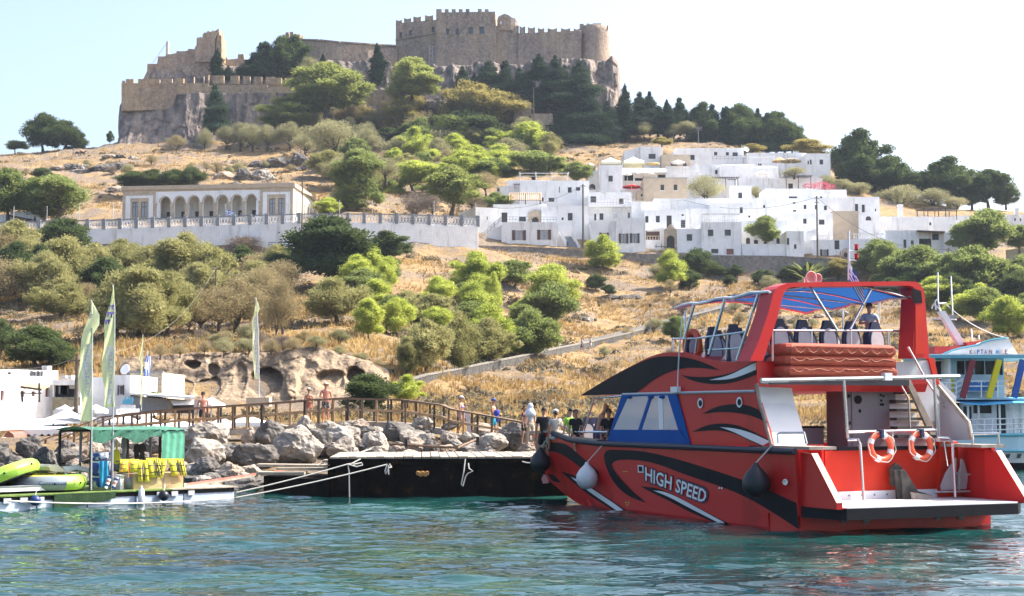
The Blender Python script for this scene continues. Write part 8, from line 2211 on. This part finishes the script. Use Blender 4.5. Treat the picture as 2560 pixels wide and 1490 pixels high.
for h in hs:
 wo = MB()
 for(s0,s1,za,zb)in((h[0],h[0]+.05,h[2],h[3]),(h[1]-.05,h[1],h[2],h[3])): wo.box(P0.x+s0,P0.x+s1,Y2+.9,Y2+.97,za,zb)
 wo = wo.build('window',M_FRAME,b2); MB().add([(P0.x+h[0],Y2+1,h[2]),(P0.x+h[1],Y2+1,h[2]),(P0.x+h[1],Y2+1,h[3]),(P0.x+h[0],Y2+1,h[3])],[(0,1,2,3)]).build('pane',M_SHADE,wo)
box2('aft_window_wall',335,500,505,815,M_SHADE,2.4,2.5); box2('aft_window_frame',345,400,520,640,M_DOCKP,2.3,2.38)
for x in(318,440): MB().box(X2(x),X2(x)+.1,Y2+.3,Y2+.4,Z2(820),Z2(475)).build('roof_post',M_WHITE2,b2)
box2('wheelhouse_roof',270,1240,472,496,M_TURQ,-.2,4.6); box2('roof_top',275,1235,463,471,M_WHITE2,-.18,4.5)
vis =[(380,462),(440,436),(520,414),(600,400),(660,388),(690,370),(760,350),(880,332),(895,335),(978,476)]
pl('visor',vis,M_WHITE2,3.6,.2)
MB().tube([pt(*K8(x,y),Y2+.18)for x,y in vis[:8]],.05,5).build('visor_edge',M_TURQ,b2)
pl('cabin_top',[(312,400),(560,402),(470,432),(380,460),(308,458)],M_BRED,2.6,.6); pl('cabin_top',[(560,368),(692,355),(680,385),(570,398)],M_BRED,2.0,1.0)
tv,tf = text_mesh('K')
cols =[M_MAR,mat('faded_tan_letter',(.62,.52,.40),rough=.6),M_BST,M_MAR,M_BST,M_TAN,M_MAR,None,M_AWN,M_MAR,bpy.data.materials['faded_tan_letter'],M_MAR]
x = 588
for ch,m_ in zip('KAPTAIN MIKE',cols):
 wd = 10 if ch=='I' else 27
 if ch!=' ':
  tv,tf = text_mesh(ch,.012)
  MB().add([pt(*K8(x+(wd-6)*s,462-34*q),Y2+.185)for s,q in tv],tf).build('lettering',m_,b2)
 x+=wd+2 if ch!=' ' else 24
for(x0,y0,x1,y1,m_)in((612,512,530,812,M_MAR),(822,510,738,815,M_YST),(1012,510,942,810,M_BST)): MB().beam(pt(*K8(x0,y0),Y2-.1),pt(*K8(x1,y1),Y2-.1),.26,.2).build('strut',m_,b2)
MB().box(X2(470),X2(496),Y2+.6,Y2+.68,Z2(812),Z2(660)).build('strut',M_YST,b2)
for i in range(5):
 x = 560+i*50; b = MB(); b.prism([pt(*K8(x+u,y),Y2+.55)for u,y in((2,755),(0,700),(8,685),(40,685),(48,700),(46,755))],(0,.08,0)); so = b.build('seat_back',M_SEATB,b2); MB().box(X2(x),X2(x+46),Y2+.15,Y2+.55,Z2(756),Z2(742)).build('seat_pan',M_SEATB,so)
MB().box(X2(545),X2(850),Y2+.1,Y2+.6,Z2(760),Z2(757)).build('bench_frame',M_WHITE2,b2)
b = MB()
for y in(680,720): b.tube([pt(*K8(500,y),Y2),pt(*K8(900,y),Y2)],.03,5)
for x in(560,680,810): b.tube([pt(*K8(x,678),Y2),pt(*K8(x,812),Y2)],.03,5)
b.build('upper_rail',M_WHITE2,b2)
b = MB()
for y in(660,700,740,780): b.tube([pt(*K8(350,y+30),Y2+.3),pt(*K8(480,y+35),Y2),pt(*K8(530,y),Y2)],.03,5)
for x,y in((480,690),(530,655),(400,690)): b.tube([pt(*K8(x,y),Y2),pt(*K8(x,815),Y2)],.03,5)
b.build('stair_rail',M_WHITE2,b2)
b = MB()
for y in(975,1020,1062): b.tube([pt(*K8(560,y+12),Y2-.02),pt(*K8(1250,y-8),Y2-.02)],.03,5)
for x in range(580,1260,62): b.tube([pt(*K8(x,980),Y2-.02),pt(*K8(x,1105),Y2-.02)],.03,5)
b.build('main_deck_rail',M_WHITE2,b2)
b = MB(); b.prism([pt(*K8(x,y),Y2+1.5)for x,y in((348,122),(392,118),(560,388),(502,392))],(0,.5,0)); b.build('raked_mast',M_WHITE2,b2)
b = MB()
for pts in([(352,120),(335,40),(333,-190)],[(455,190),(445,0),(438,-160)],[(360,120),(300,60),(285,100)],[(345,60),(400,55)],[(300,180),(370,185)],[(335,20),(312,40),(318,110)],[(405,180),(482,186)],[(610,352),(600,260)],[(662,345),(660,312)]): b.tube([pt(*K8(*p),Y2+1.7)for p in pts],.035,4)
b.build('aerial_rods',M_WHITE2,b2)
pl('radar_box',[(415,158),(480,150),(482,180),(420,184)],M_DGREY,.4,1.6)
wire('stay wire from the raked mast to the visor of the white boat',pt(*K8(390,60),Y2+1.7),pt(*K8(900,335),Y2+1.7),.3,.025)
# people
def skin_m(nm,c): return mat(nm,c,tuple(v*.85 for v in c),6,.6,spec=.3)
SK ={'tan':skin_m('tanned_skin',(.46,.24,.155)),'red':skin_m('sunburnt_skin',(.50,.215,.15)),'pale':skin_m('fair_skin',(.54,.33,.245)),'brown':skin_m('brown_skin',(.34,.18,.115))}
CL ={}
def cloth(nm,c):
 if nm not in CL: CL[nm] = mat(nm+'_cloth',c,tuple(v*.82 for v in c),5,.9,.006,20)
 return CL[nm]
M_EYE = mat('eye_dark',(.02,.016,.014),rough=.3); M_EYEW = mat('eye_white',(.7,.7,.68),rough=.4)
HAIR ={'dark':mat('dark_hair',(.018,.013,.011),(.035,.025,.02),20,.7),'grey':mat('grey_hair',(.25,.24,.23),(.35,.34,.33),20,.7),'brown':mat('brown_hair',(.07,.04,.025),(.11,.065,.04),20,.7)}
def skinmesh(nodes_,edges,sub=1):
 """grow one continuous surface round a skeleton: nodes_ = {name: (pos, rx, ry)}"""
 names = list(nodes_)
 me = bpy.data.meshes.new('body'); me.from_pydata([nodes_[n][0]for n in names],[(names.index(a),names.index(b_))for a,b_ in edges],[])
 o = bpy.data.objects.new('body',me); COL.objects.link(o)
 md = o.modifiers.new('skin','SKIN')
 if not me.skin_vertices:
  me.attributes.new('x','FLOAT','POINT')
 sv = me.skin_vertices[0].data if me.skin_vertices else None
 if sv is None:
  bpy.context.view_layer.objects.active = o; bpy.ops.mesh.customdata_skin_add(); sv = me.skin_vertices[0].data
 for i,n in enumerate(names):
  sv[i].radius = nodes_[n][1:3]; sv[i].use_root =(i==0)
 s2 = o.modifiers.new('sub','SUBSURF'); s2.levels = sub; s2.render_levels = sub
 dg = bpy.context.evaluated_depsgraph_get(); out = bpy.data.meshes.new_from_object(o.evaluated_get(dg))
 bpy.data.objects.remove(o); bpy.data.meshes.remove(me)
 out.polygons.foreach_set('use_smooth',[True]*len(out.polygons))
 return out
def person(label,foot,face,h=1.72,skin='tan',hair='dark',pose='stand',shirt=None,sleeves=False,shorts=None,longp=False,hat=None,cap=None,female=False,glasses=False,armL=None,armR=None,lean=0.0,cat='person',group=None,swim=None,headturn=0.0,hood=None,scale_hip=1.0):
 """a figure standing at foot (world) facing the horizontal direction face; arms given as (elbow, wrist) offsets from the shoulder in (side, forward, up)"""
 t = thing('person',label,cat,foot,group)
 fw = Vector((face[0],face[1],0)).normalized(); sd_ = Vector((fw.y,-fw.x,0)); up = Vector((0,0,1)); k = h/1.75
 seated = pose=='sit'
 pel = .95*k if not seated else .52*k
 def P(s,f,z): return(sd_*s+fw*(f+lean*max(0,z-pel))+up*z)*1.0
 shw =(.185 if not female else .165)*k; hip =(.095 if not female else .105)*k
 N,E ={},[]
 sp =[('pelvis',P(0,0,pel),.145*k,.105*k),('waist',P(0,.01*k,pel+.17*k),.125*k if not female else .11*k,.095*k),('chest',P(0,.0,pel+.36*k),.15*k if not female else .135*k,.105*k),('neck0',P(0,-.01*k,pel+.51*k),.075*k,.07*k),('neck',P(0,0.01*k,pel+.575*k),.052*k,.052*k),('head0',P(0,.025*k,pel+.635*k),.062*k,.07*k),('head1',P(0,.02*k,pel+.72*k),.078*k,.092*k),('head2',P(0,.01*k,pel+.79*k),.055*k,.07*k)]
 for i,(n,p,a,b_)in enumerate(sp):
  N[n] =(p,a,b_)
  if i: E.append((sp[i-1][0],n))
 for q,sg in(('L',-1),('R',1)):
  arm = armL if q=='L' else armR
  el,wr = arm if arm else((.06*sg*k*0+.05,.0,-.29),(.06,.06,-.54))
  s0 = P(shw*sg,0,pel+.475*k)
  N['sh'+q] =(s0,.058*k,.058*k); E.append(('chest','sh'+q))
  def off(v): return s0+sd_*(v[0]*sg*k)+fw*(v[1]*k)+up*(v[2]*k)
  e_,w_ = off(el),off(wr)
  N['el'+q] =(e_,.041*k,.041*k); N['wr'+q] =(w_,.028*k,.026*k)
  d =(w_-e_).normalized(); hd = w_+d*.085*k
  N['hd'+q] =(hd,.036*k,.024*k)
  E+=[('sh'+q,'el'+q),('el'+q,'wr'+q),('wr'+q,'hd'+q)]
  hp = P(hip*sg,0,pel-.07*k)
  st = .05 if(q=='L')else-.05
  if seated: kn_,an,to = P(hip*1.2*sg,.42*k,pel-.04*k),P(hip*1.2*sg,.40*k,.08*k),P(hip*1.3*sg,.55*k,.03*k)
  elif pose=='walk': kn_,an,to = P(hip*1.05*sg,(.16 if sg>0 else-.02)*k,pel-.46*k),P(hip*sg,(.20 if sg>0 else-.26)*k,.09*k),P(hip*1.1*sg,(.34 if sg>0 else-.13)*k,.03*k)
  else: kn_,an,to = P(hip*1.1*sg,(.03+st)*k,.49*k),P(hip*1.15*sg,(-.02+st)*k,.08*k),P(hip*1.35*sg,(.13+st)*k,.03*k)
  N['hp'+q] =(hp,.092*k,.092*k); N['kn'+q] =(kn_,.058*k,.058*k); N['cf'+q] =(tuple(Vector(kn_).lerp(Vector(an),.35)-fw*.012*k),.055*k,.055*k); N['an'+q] =(an,.036*k,.036*k); N['to'+q] =(to,.038*k,.026*k)
  E+=[('pelvis','hp'+q),('hp'+q,'kn'+q),('kn'+q,'cf'+q),('cf'+q,'an'+q),('an'+q,'to'+q)]
 N ={n:(tuple(v[0]),v[1],v[2])for n,v in N.items()}
 me = skinmesh(N,E)
 me.materials.clear(); me.materials.append(SK[skin])
 b = MB(); b.v =[tuple(v.co)for v in me.vertices]; b.f =[tuple(p.vertices)for p in me.polygons]; b.m =[0]*len(b.f)
 for q,sg in(('L',-1),('R',1)):
  w_,hd = Vector(N['wr'+q][0]),Vector(N['hd'+q][0]); d =(hd-w_).normalized()
  si = d.cross(fw); si = si.normalized()if si.length>.2 else sd_.copy(); nn = d.cross(si).normalized()
  for i,ln in enumerate((.062,.075,.07,.055)):
   o_ = hd+si*(i-1.5)*.019*k-d*.01*k
   b.tube([o_,o_+d*ln*.55*k+nn*.006*k,o_+d*ln*.95*k+nn*.025*k],[.0095*k,.0085*k,.006*k],5)
  o_ = w_.lerp(hd,.45)-si*.03*k; b.tube([o_,o_-si*.028*k+d*.03*k,o_-si*.034*k+d*.062*k],[.011*k,.0095*k,.007*k],5)
 hc = Vector(N['head1'][0]); ft =(fw+sd_*headturn).normalized(); hs_ = Vector((ft.y,-ft.x,0)); dz = lambda f,s,z: hc+ft*f*k+hs_*s*k+up*z*k
 b.tube([dz(.088,0,.02),dz(.105,0,-.012),dz(.088,0,-.03)],[.008*k,.016*k,.012*k],6)
 for sg in(-1,1): b.ball(dz(-.005,.082*sg,-.005),.022*k,6,4,(1,1,1.5))
 b.tube([dz(.083,-.025,-.055),dz(.09,0,-.056),dz(.083,.025,-.055)],.007*k,5)
 b.k = 1
 for sg in(-1,1): b.ball(dz(.083,.03*sg,.018),.011*k,6,4)
 ob = b.build('body',[SK[skin],M_EYE],None,True); ob.parent = t
 def L(names_,m,grow,nm,edges,extra=None):
  NN ={n:(N[n][0],N[n][1]*grow[0]+.012*k,N[n][2]*grow[0]+.014*k)for n in names_}
  if extra: NN.update(extra)
  mm = skinmesh(NN,edges); mm.materials.clear(); mm.materials.append(m)
  o = bpy.data.objects.new(nm,mm); COL.objects.link(o); o.parent = t
  return o
 if shorts:
  ex ={}
  ed =[]
  for q in 'LR':
   ft_ = 1.0 if longp else .72
   a_,c_ = Vector(N['hp'+q][0]),Vector(N['kn'+q][0])
   ex['m'+q] =(tuple(a_.lerp(c_,ft_)),.082*k if not longp else .068*k,.082*k if not longp else .068*k); ed+=[('pelvis','hp'+q),('hp'+q,'m'+q)]
   if longp: ex['n'+q] =(tuple(Vector(N['an'+q][0])+up*.03*k),.058*k,.058*k); ed.append(('m'+q,'n'+q))
  ex['top'] =(tuple(Vector(N['pelvis'][0]).lerp(Vector(N['waist'][0]),.55)),.142*k,.11*k); ed.append(('pelvis','top'))
  L(['pelvis','hpL','hpR'],shorts,(1.06,),'trousers' if longp else 'shorts',ed,ex)
 if swim:
  ex ={'bot':(tuple(Vector(N['pelvis'][0])-up*.07*k),.12*k,.105*k),'top':(tuple(Vector(N['pelvis'][0])+up*.05*k),.142*k,.115*k)}
  L(['pelvis'],swim,(1.03,),'swim_bottoms',[('pelvis','bot'),('pelvis','top')],ex)
  if female:
   c_ = Vector(N['chest'][0])-up*.03*k
   bb = MB()
   for sg in(-1,1): bb.ball(c_+sd_*.065*sg*k+fw*.075*k,.065*k,8,6)
   bb.tube([c_+(sd_*math.cos(a_)*1.12+fw*math.sin(a_)*.82)*.145*k for a_ in np.linspace(0,6.283,14,endpoint=False)],.02*k,5,True); o = bb.build('swim_top',swim,None,True); o.parent = t
 if shirt:
  ex,ed ={},[('waist','chest'),('chest','neck0')]
  ex['hem'] =(tuple(Vector(N['pelvis'][0])+up*.02*k),.15*k,.125*k); ed.append(('waist','hem'))
  ns =['waist','chest','neck0','shL','shR']
  for q in 'LR':
   a_,c_ = Vector(N['sh'+q][0]),Vector(N['el'+q][0]); ex['s'+q] =(tuple(a_.lerp(c_,.62 if not sleeves else 1)),.056*k,.056*k); ed+=[('chest','sh'+q),('sh'+q,'s'+q)]
   if sleeves: ex['w'+q] =(tuple(Vector(c_).lerp(Vector(N['wr'+q][0]),.9)),.042*k,.042*k); ed.append(('s'+q,'w'+q))
  o = L(ns,shirt,(1.04,),'shirt',ed,ex)
 hb = MB()
 if hair and not hood:
  rows =[]
  for j in range(6):
   el_ = math.pi/2*(1-j/5.0*1.18)
   rows.append([dz(-.012+.1*math.cos(el_)*math.cos(a_)*(1 if math.cos(a_)<.35 else .93)-(.012 if math.cos(a_)>.5 and j>3 else 0),.086*math.cos(el_)*math.sin(a_),.035+.085*math.sin(el_)+(.05*(j-3)/2 if(math.cos(a_)>.45 and j>3)else 0))for a_ in np.linspace(0,6.283,16,endpoint=False)])
  hb.grid(rows,True)
  if female: hb.ball(dz(-.085,0,-.01),.055*k,8,6,(1,1,1.2))
  o = hb.build('hair',HAIR[hair],None,True); o.parent = t
 if hat:
  bb = MB(); bb.lathe([(.001,.125*k),(.06*k,.13*k),(.088*k,.105*k),(.1*k,.04*k),(.17*k,.02*k),(.175*k,.025*k),(.1*k,.055*k)],dz(0,0,.02),18,up-ft*.12); o = bb.build('sun_hat',hat,None,True); o.parent = t
  bb = MB(); bb.lathe([(.103*k,.045*k),(.1*k,.07*k)],dz(0,0,.02),18,up-ft*.12); o = bb.build('hat_band',M_FRAMEB,None); o.parent = t
 if cap:
  bb = MB(); bb.lathe([(.001,.105*k),(.06*k,.095*k),(.09*k,.06*k),(.1*k,.0)],dz(-.005,0,.03),16); bb.prism([dz(.07,-.06,.035),dz(.07,.06,.035),dz(.16,.04,.025),dz(.17,0,.023),dz(.16,-.04,.025)],(0,0,.012*k)); o = bb.build('cap',cap,None,True); o.parent = t
 if hood:
  bb = MB(); bb.ball(dz(-.02,0,.0),.125*k,12,8,(1,1,1.2)); bb.lathe([(.24*k,-.42*k),(.2*k,-.2*k),(.11*k,-.06*k)],dz(-.03,0,0),14); o = bb.build('hooded_towel',hood,None,True); o.parent = t
 if glasses:
  bb = MB(); bb.prism([dz(.098,-.068,.034),dz(.102,.0,.034),dz(.098,.068,.034),dz(.098,.06,.0),dz(.104,.012,.008),dz(.104,-.012,.008),dz(.098,-.06,.0)],ft*.012*k)
  for sg in(-1,1): bb.tube([dz(.098,.068*sg,.03),dz(0,.088*sg,.025)],.005*k,4)
  o = bb.build('sunglasses',M_EYE,None); o.parent = t
 return t
M_STRAW_ = cloth('straw_hat',(.62,.56,.44)); WHITEC = cloth('white',(.74,.74,.73))
hold =((.03,.05,-.28),(-.10,.22,-.20))
person('woman in a straw hat and swimsuit standing beside the hatted man',BW(763,0,1.2),(.15,-1),1.62,'tan','brown',hat=M_STRAW_,female=True,swim=cloth('rust',(.36,.13,.08)),group=None)
person('sunburnt man in a straw hat and patterned shorts on the boardwalk',BW(807,0,1.1),(.2,-1),1.82,'red','grey',hat=M_STRAW_,shorts=mat('dark_print_cloth',(.03,.03,.035),(.30,.26,.24),14,.9,lo=.45,hi=.55),armL=((.07,-.02,-.28),(.02,.12,-.48)),armR=((.09,.04,-.26),(-.06,.24,-.30)))
person('bare backed man in dark shorts and cap walking up the boardwalk',BW(494,0,1.2),(-.4,1),1.78,'red','dark',pose='walk',shorts=cloth('navy_short',(.02,.022,.03)),cap=cloth('black',(.02,.02,.022)))
person('woman in a white cap and lilac bikini walking with a towel',BW(1150,0,1.2),(.9,-.4),1.72,'tan','brown',pose='walk',female=True,swim=cloth('lilac',(.30,.27,.52)),cap=WHITEC,armR=hold)
tw_ = thing('towel','white and lilac towel hanging from the arm of the walking woman','towel',BW(1166,.2,.9)); b = MB(); b.grid([[BW(1160+3.5*i+2*j,1.15-.26*j,.85+.03*math.sin(i*2))for i in range(4)]for j in range(5)]); b.build('cloth',cloth('pale_towel',(.62,.60,.70)),tw_,True)
person('man in turquoise trunks and blue cap holding a blue towel',BW(1232,0,1.2),(.95,-.3),1.80,'tan','dark',shorts=cloth('turquoise',(.01,.27,.40)),cap=cloth('royal_blue',(.05,.10,.34)),armL=hold,armR=hold)
t = thing('towel','bunched royal blue towel held by the man in turquoise trunks','towel',BW(1246,.9,1.0)); b = MB(); b.ball(BW(1241,1.22,.98),.14,10,7,(1,.7,1.1)); b.ball(BW(1243,.98,.96),.11,9,6,(.8,.6,1.6)); b.build('cloth',cloth('royal_blue_towel',(.04,.06,.36)),t,True)
person('figure wrapped in a white hooded towel standing on the dock end',pt(1326,1112,60),(.6,-1),1.6,'pale',None,hood=cloth('hooded_white',(.66,.70,.78)),shirt=cloth('white_robe',(.60,.64,.72)),shorts=cloth('sand',(.45,.36,.26)),longp=True)
person('woman in dark clothes half hidden beside the hooded figure',pt(1311,1112,61),(.9,-.5),1.55,'brown','dark',female=True,shirt=cloth('maroon',(.12,.03,.04)),shorts=cloth('black',(.02,.02,.022)))
def on_boat(x,yhead,u=None,w=None): return Q((x,yhead),u=u,w=w)
def bp_head(label,x,ytop,u,face,h=1.72,**kw):
 """place someone on the boat so that the crown of the head shows at (x, ytop)"""
 q = Q((x,ytop),u=u); sit = kw.get('pose')=='sit'; hh = h if not sit else h*(.52+.83)/1.75
 return person(label,B(u,q[1],q[2]-hh),face,h,**kw)
bp_head('man in a black t shirt seen from behind at the red bow',1360,1020,13.0,(-.1,1),1.75,skin='tan',hair='dark',shirt=cloth('black',(.02,.02,.022)),shorts=cloth('black',(.02,.02,.022)))
bp_head('woman in a white cap and light top seated on the foredeck',1389,1024,12.2,(-.2,1),1.6,pose='sit',skin='tan',hair='dark',female=True,cap=WHITEC,shirt=cloth('pale_print',(.50,.46,.44)),shorts=WHITEC)
bp_head('person with lime green bag and dark hair on the foredeck',1427,1020,11.6,(-.5,1),1.65,pose='sit',skin='pale',hair='dark',shirt=cloth('lime_vest',(.42,.78,.10)),shorts=cloth('black',(.02,.02,.022)))
bp_head('woman in a black top facing back from the foredeck',1439,1023,11.0,(.2,-1),1.6,pose='sit',skin='tan',hair='dark',female=True,shirt=cloth('black',(.02,.02,.022)),shorts=cloth('black',(.02,.02,.022)))
bp_head('bald bare chested man with blue towel leaning over on the foredeck',1492,1007,10.1,(.9,-.1),1.78,pose='sit',skin='red',hair=None,lean=.35,shorts=cloth('royal_blue',(.05,.10,.34)),armL=hold,armR=hold)
bp_head('bearded man in black sunglasses seated on the foredeck',1521,1021,9.6,(.3,-1),1.75,pose='sit',skin='tan',hair='dark',glasses=True,shirt=cloth('black',(.02,.02,.022)),shorts=cloth('black',(.02,.02,.022)))
q = Q((2173,760),u=3.0)
person('woman in sunglasses and pale blue t shirt leaning on an upper deck seat',B(3.0,q[1],q[2]-1.66),(-.35,-1),1.66,'pale','dark',female=True,glasses=True,shirt=cloth('pale_blue',(.42,.52,.62)),shorts=cloth('denim',(.07,.10,.16)),longp=True,headturn=.25,armL=((.10,.10,-.22),(-.12,.30,-.22)),armR=((.10,.10,-.22),(-.10,.30,-.20)))
for(x,y,u,lab,sh)in((1785,822,4.6,'passenger in dark shirt seated low by the port rail of the upper deck',cloth('dark_shirt',(.05,.05,.06))),(1838,812,3.7,'passenger with bare legs seated behind the port rail of the upper deck',cloth('grey_top',(.30,.31,.34)))):
 q = Q((x,y+6),u=u); person(lab,B(u,q[1],q[2]-1.32),(.43*-.7,.9),1.68,'tan','dark',pose='sit',shirt=sh,shorts=cloth('black',(.02,.02,.022)))
def far(label,x,yf,face,Y=None,h=1.72,**kw):
 p = hit(x,yf)if Y is None else pt(x,yf,Y); return person(label,p,face,h,**kw)
far('walker in a pale blue shirt on the stepped path, left of two',1455,882,(-1,-.4),shirt=cloth('pale_blue',(.42,.52,.62)),shorts=cloth('denim',(.07,.10,.16)),pose='walk')
far('walker in white with a bag on the stepped path, right of two',1476,878,(-1,-.4),shirt=WHITEC,shorts=WHITEC,female=True,pose='walk')
far('tourist in light clothes by the doorway, left of two',*K7(965,1030),(1,-.2),Y=276.4,shirt=WHITEC,shorts=cloth('denim',(.07,.10,.16)),pose='walk')
far('tourist in pale top by the doorway, right of two',*K7(1000,1030),(-1,-.2),Y=276.4,shirt=cloth('grey_top',(.30,.31,.34)),shorts=cloth('sand',(.45,.36,.26)))
far('lone hiker in dark clothes on the dry slope, left of two',383,400,(1,0),shirt=cloth('dark_shirt',(.05,.05,.06)),shorts=cloth('black',(.02,.02,.022)),pose='walk')
far('lone hiker in dark clothes on the dry slope, right of two',418,403,(1,0),shirt=cloth('maroon',(.12,.03,.04)),shorts=cloth('black',(.02,.02,.022)),pose='walk')
far('hiker in white on the left ridge',142,396,(-1,0),shirt=WHITEC,shorts=WHITEC)
far('dark dressed hiker beside the donkeys on the ridge',183,390,(1,0),shirt=cloth('dark_shirt',(.05,.05,.06)),shorts=cloth('black',(.02,.02,.022)))
M_DONK = mat('dark_grey_fur',(.05,.045,.042),(.09,.08,.075),8,.95)
def donkey(label,x,yf,face):
 p = hit(x,yf); t = thing('donkey',label,'donkey',p,'donkeys on the left ridge'); fw = Vector((face,.1,0)).normalized(); sd_ = Vector((fw.y,-fw.x,0))
 P = lambda f,s,z: tuple(fw*f+sd_*s+Vector((0,0,z)))
 N ={'mid':(P(0,0,.95),.2,.24),'rump':(P(-.45,0,.98),.19,.21),'chest':(P(.42,0,.97),.19,.25),'neck':(P(.68,0,1.22),.1,.13),'poll':(P(.86,0,1.42),.09,.1),'muz':(P(1.12,0,1.18),.06,.065),'tail':(P(-.68,0,.85),.03,.03),'tail2':(P(-.72,0,.5),.025,.025)}
 E =[('mid','rump'),('mid','chest'),('chest','neck'),('neck','poll'),('poll','muz'),('rump','tail'),('tail','tail2')]
 for q,s in(('a',-.13),('b',.13)):
  N['fk'+q] =(P(.43,s,.45),.055,.055); N['fh'+q] =(P(.44,s,.03),.045,.045); N['st'+q] =(P(-.40,s,.66),.1,.1); N['ho'+q] =(P(-.58,s,.42),.05,.05); N['hh'+q] =(P(-.52,s,.03),.045,.045); N['ea'+q] =(P(.80,s*.6,1.68),.025,.025)
  E+=[('chest','fk'+q),('fk'+q,'fh'+q),('rump','st'+q),('st'+q,'ho'+q),('ho'+q,'hh'+q),('poll','ea'+q)]
 me = skinmesh(N,E); me.materials.clear(); me.materials.append(M_DONK); share('body',me,t)
 MB().box(-.28,.22,-.27,.27,1.12,1.24).build('saddle',M_MAR,None).parent = t
donkey('dark donkey with saddle on the left ridge, left of two',193,391,1); donkey('dark donkey with saddle on the left ridge, right of two',206,391,1)
for(x,lab)in((196,'rider in grey sitting on the left donkey'),(208,'rider in white sitting on the right donkey')):
 p = hit(x-1,391); person(lab,p+Vector((0,0,.68)),(1,.1),1.6,'tan','dark',pose='sit',shirt=WHITEC if 'white' in lab else cloth('grey_top',(.30,.31,.34)),shorts=cloth('sand',(.45,.36,.26)))
ORD =['','first','second','third','fourth','fifth','sixth','seventh','eighth','ninth','tenth','eleventh','twelfth','thirteenth','fourteenth','fifteenth','sixteenth','seventeenth','eighteenth','nineteenth','twentieth']
big =[o for o in S.objects if o.name.startswith('boulder')and 'small rough' not in o['label']and 'small dark rock on' not in o['label']]
bpx =[proj(o.location)for o in big]
for o in S.objects:
 if o.name.startswith('boulder')and('small rough' in o['label']or 'small dark rock on' in o['label']):
  q = proj(o.location); k = min(range(len(big)),key=lambda i:(bpx[i][0]-q[0])**2+(bpx[i][1]-q[1])**2)
  o['label'] = 'small rock '+('above' if q[1]<bpx[k][1]-14 else 'below' if q[1]>bpx[k][1]+14 else 'beside')+' the '+big[k]['label']
by ={}
for o in S.objects:
 if o.parent is None and o.get('label'): by.setdefault(o['label'],[]).append(o)
for lab,lst in by.items():
 if len(lst)<2 or len(lst)>20: continue
 lst.sort(key=lambda o:proj(o.location)[0])
 n = len(lst)
 for i,o in enumerate(lst):
  pos =('left of the pair' if i==0 else 'right of the pair')if n==2 else('leftmost' if i==0 else 'rightmost' if i==n-1 else ORD[i+1]+' from the left')
  ww = lab.split()
  ww = ww[:16-len(pos.split())]
  while ww[-1]in('the','of','on','at','and','a','in','to','beside','behind','left','between'): ww = ww[:-1]
  o['label'] = ' '.join(ww)+', '+pos
  # thin sea air
hz_ = MB().box(-590,620,-90,655,-3.5,122).build('haze',[],None)
m,t,b,L = nodes('sea_haze'); t.nodes.remove(b)
v = t.nodes.new('ShaderNodeVolumePrincipled'); v.inputs['Color'].default_value =(.72,.84,1.0,1); v.inputs['Density'].default_value = .00010; v.inputs['Anisotropy'].default_value = .3
L.new(v.outputs[0],t.nodes['Material Output'].inputs['Volume']); hz_.data.materials.append(m)
tag(hz_,'faint bluish summer haze over the bay','haze',kind='stuff')
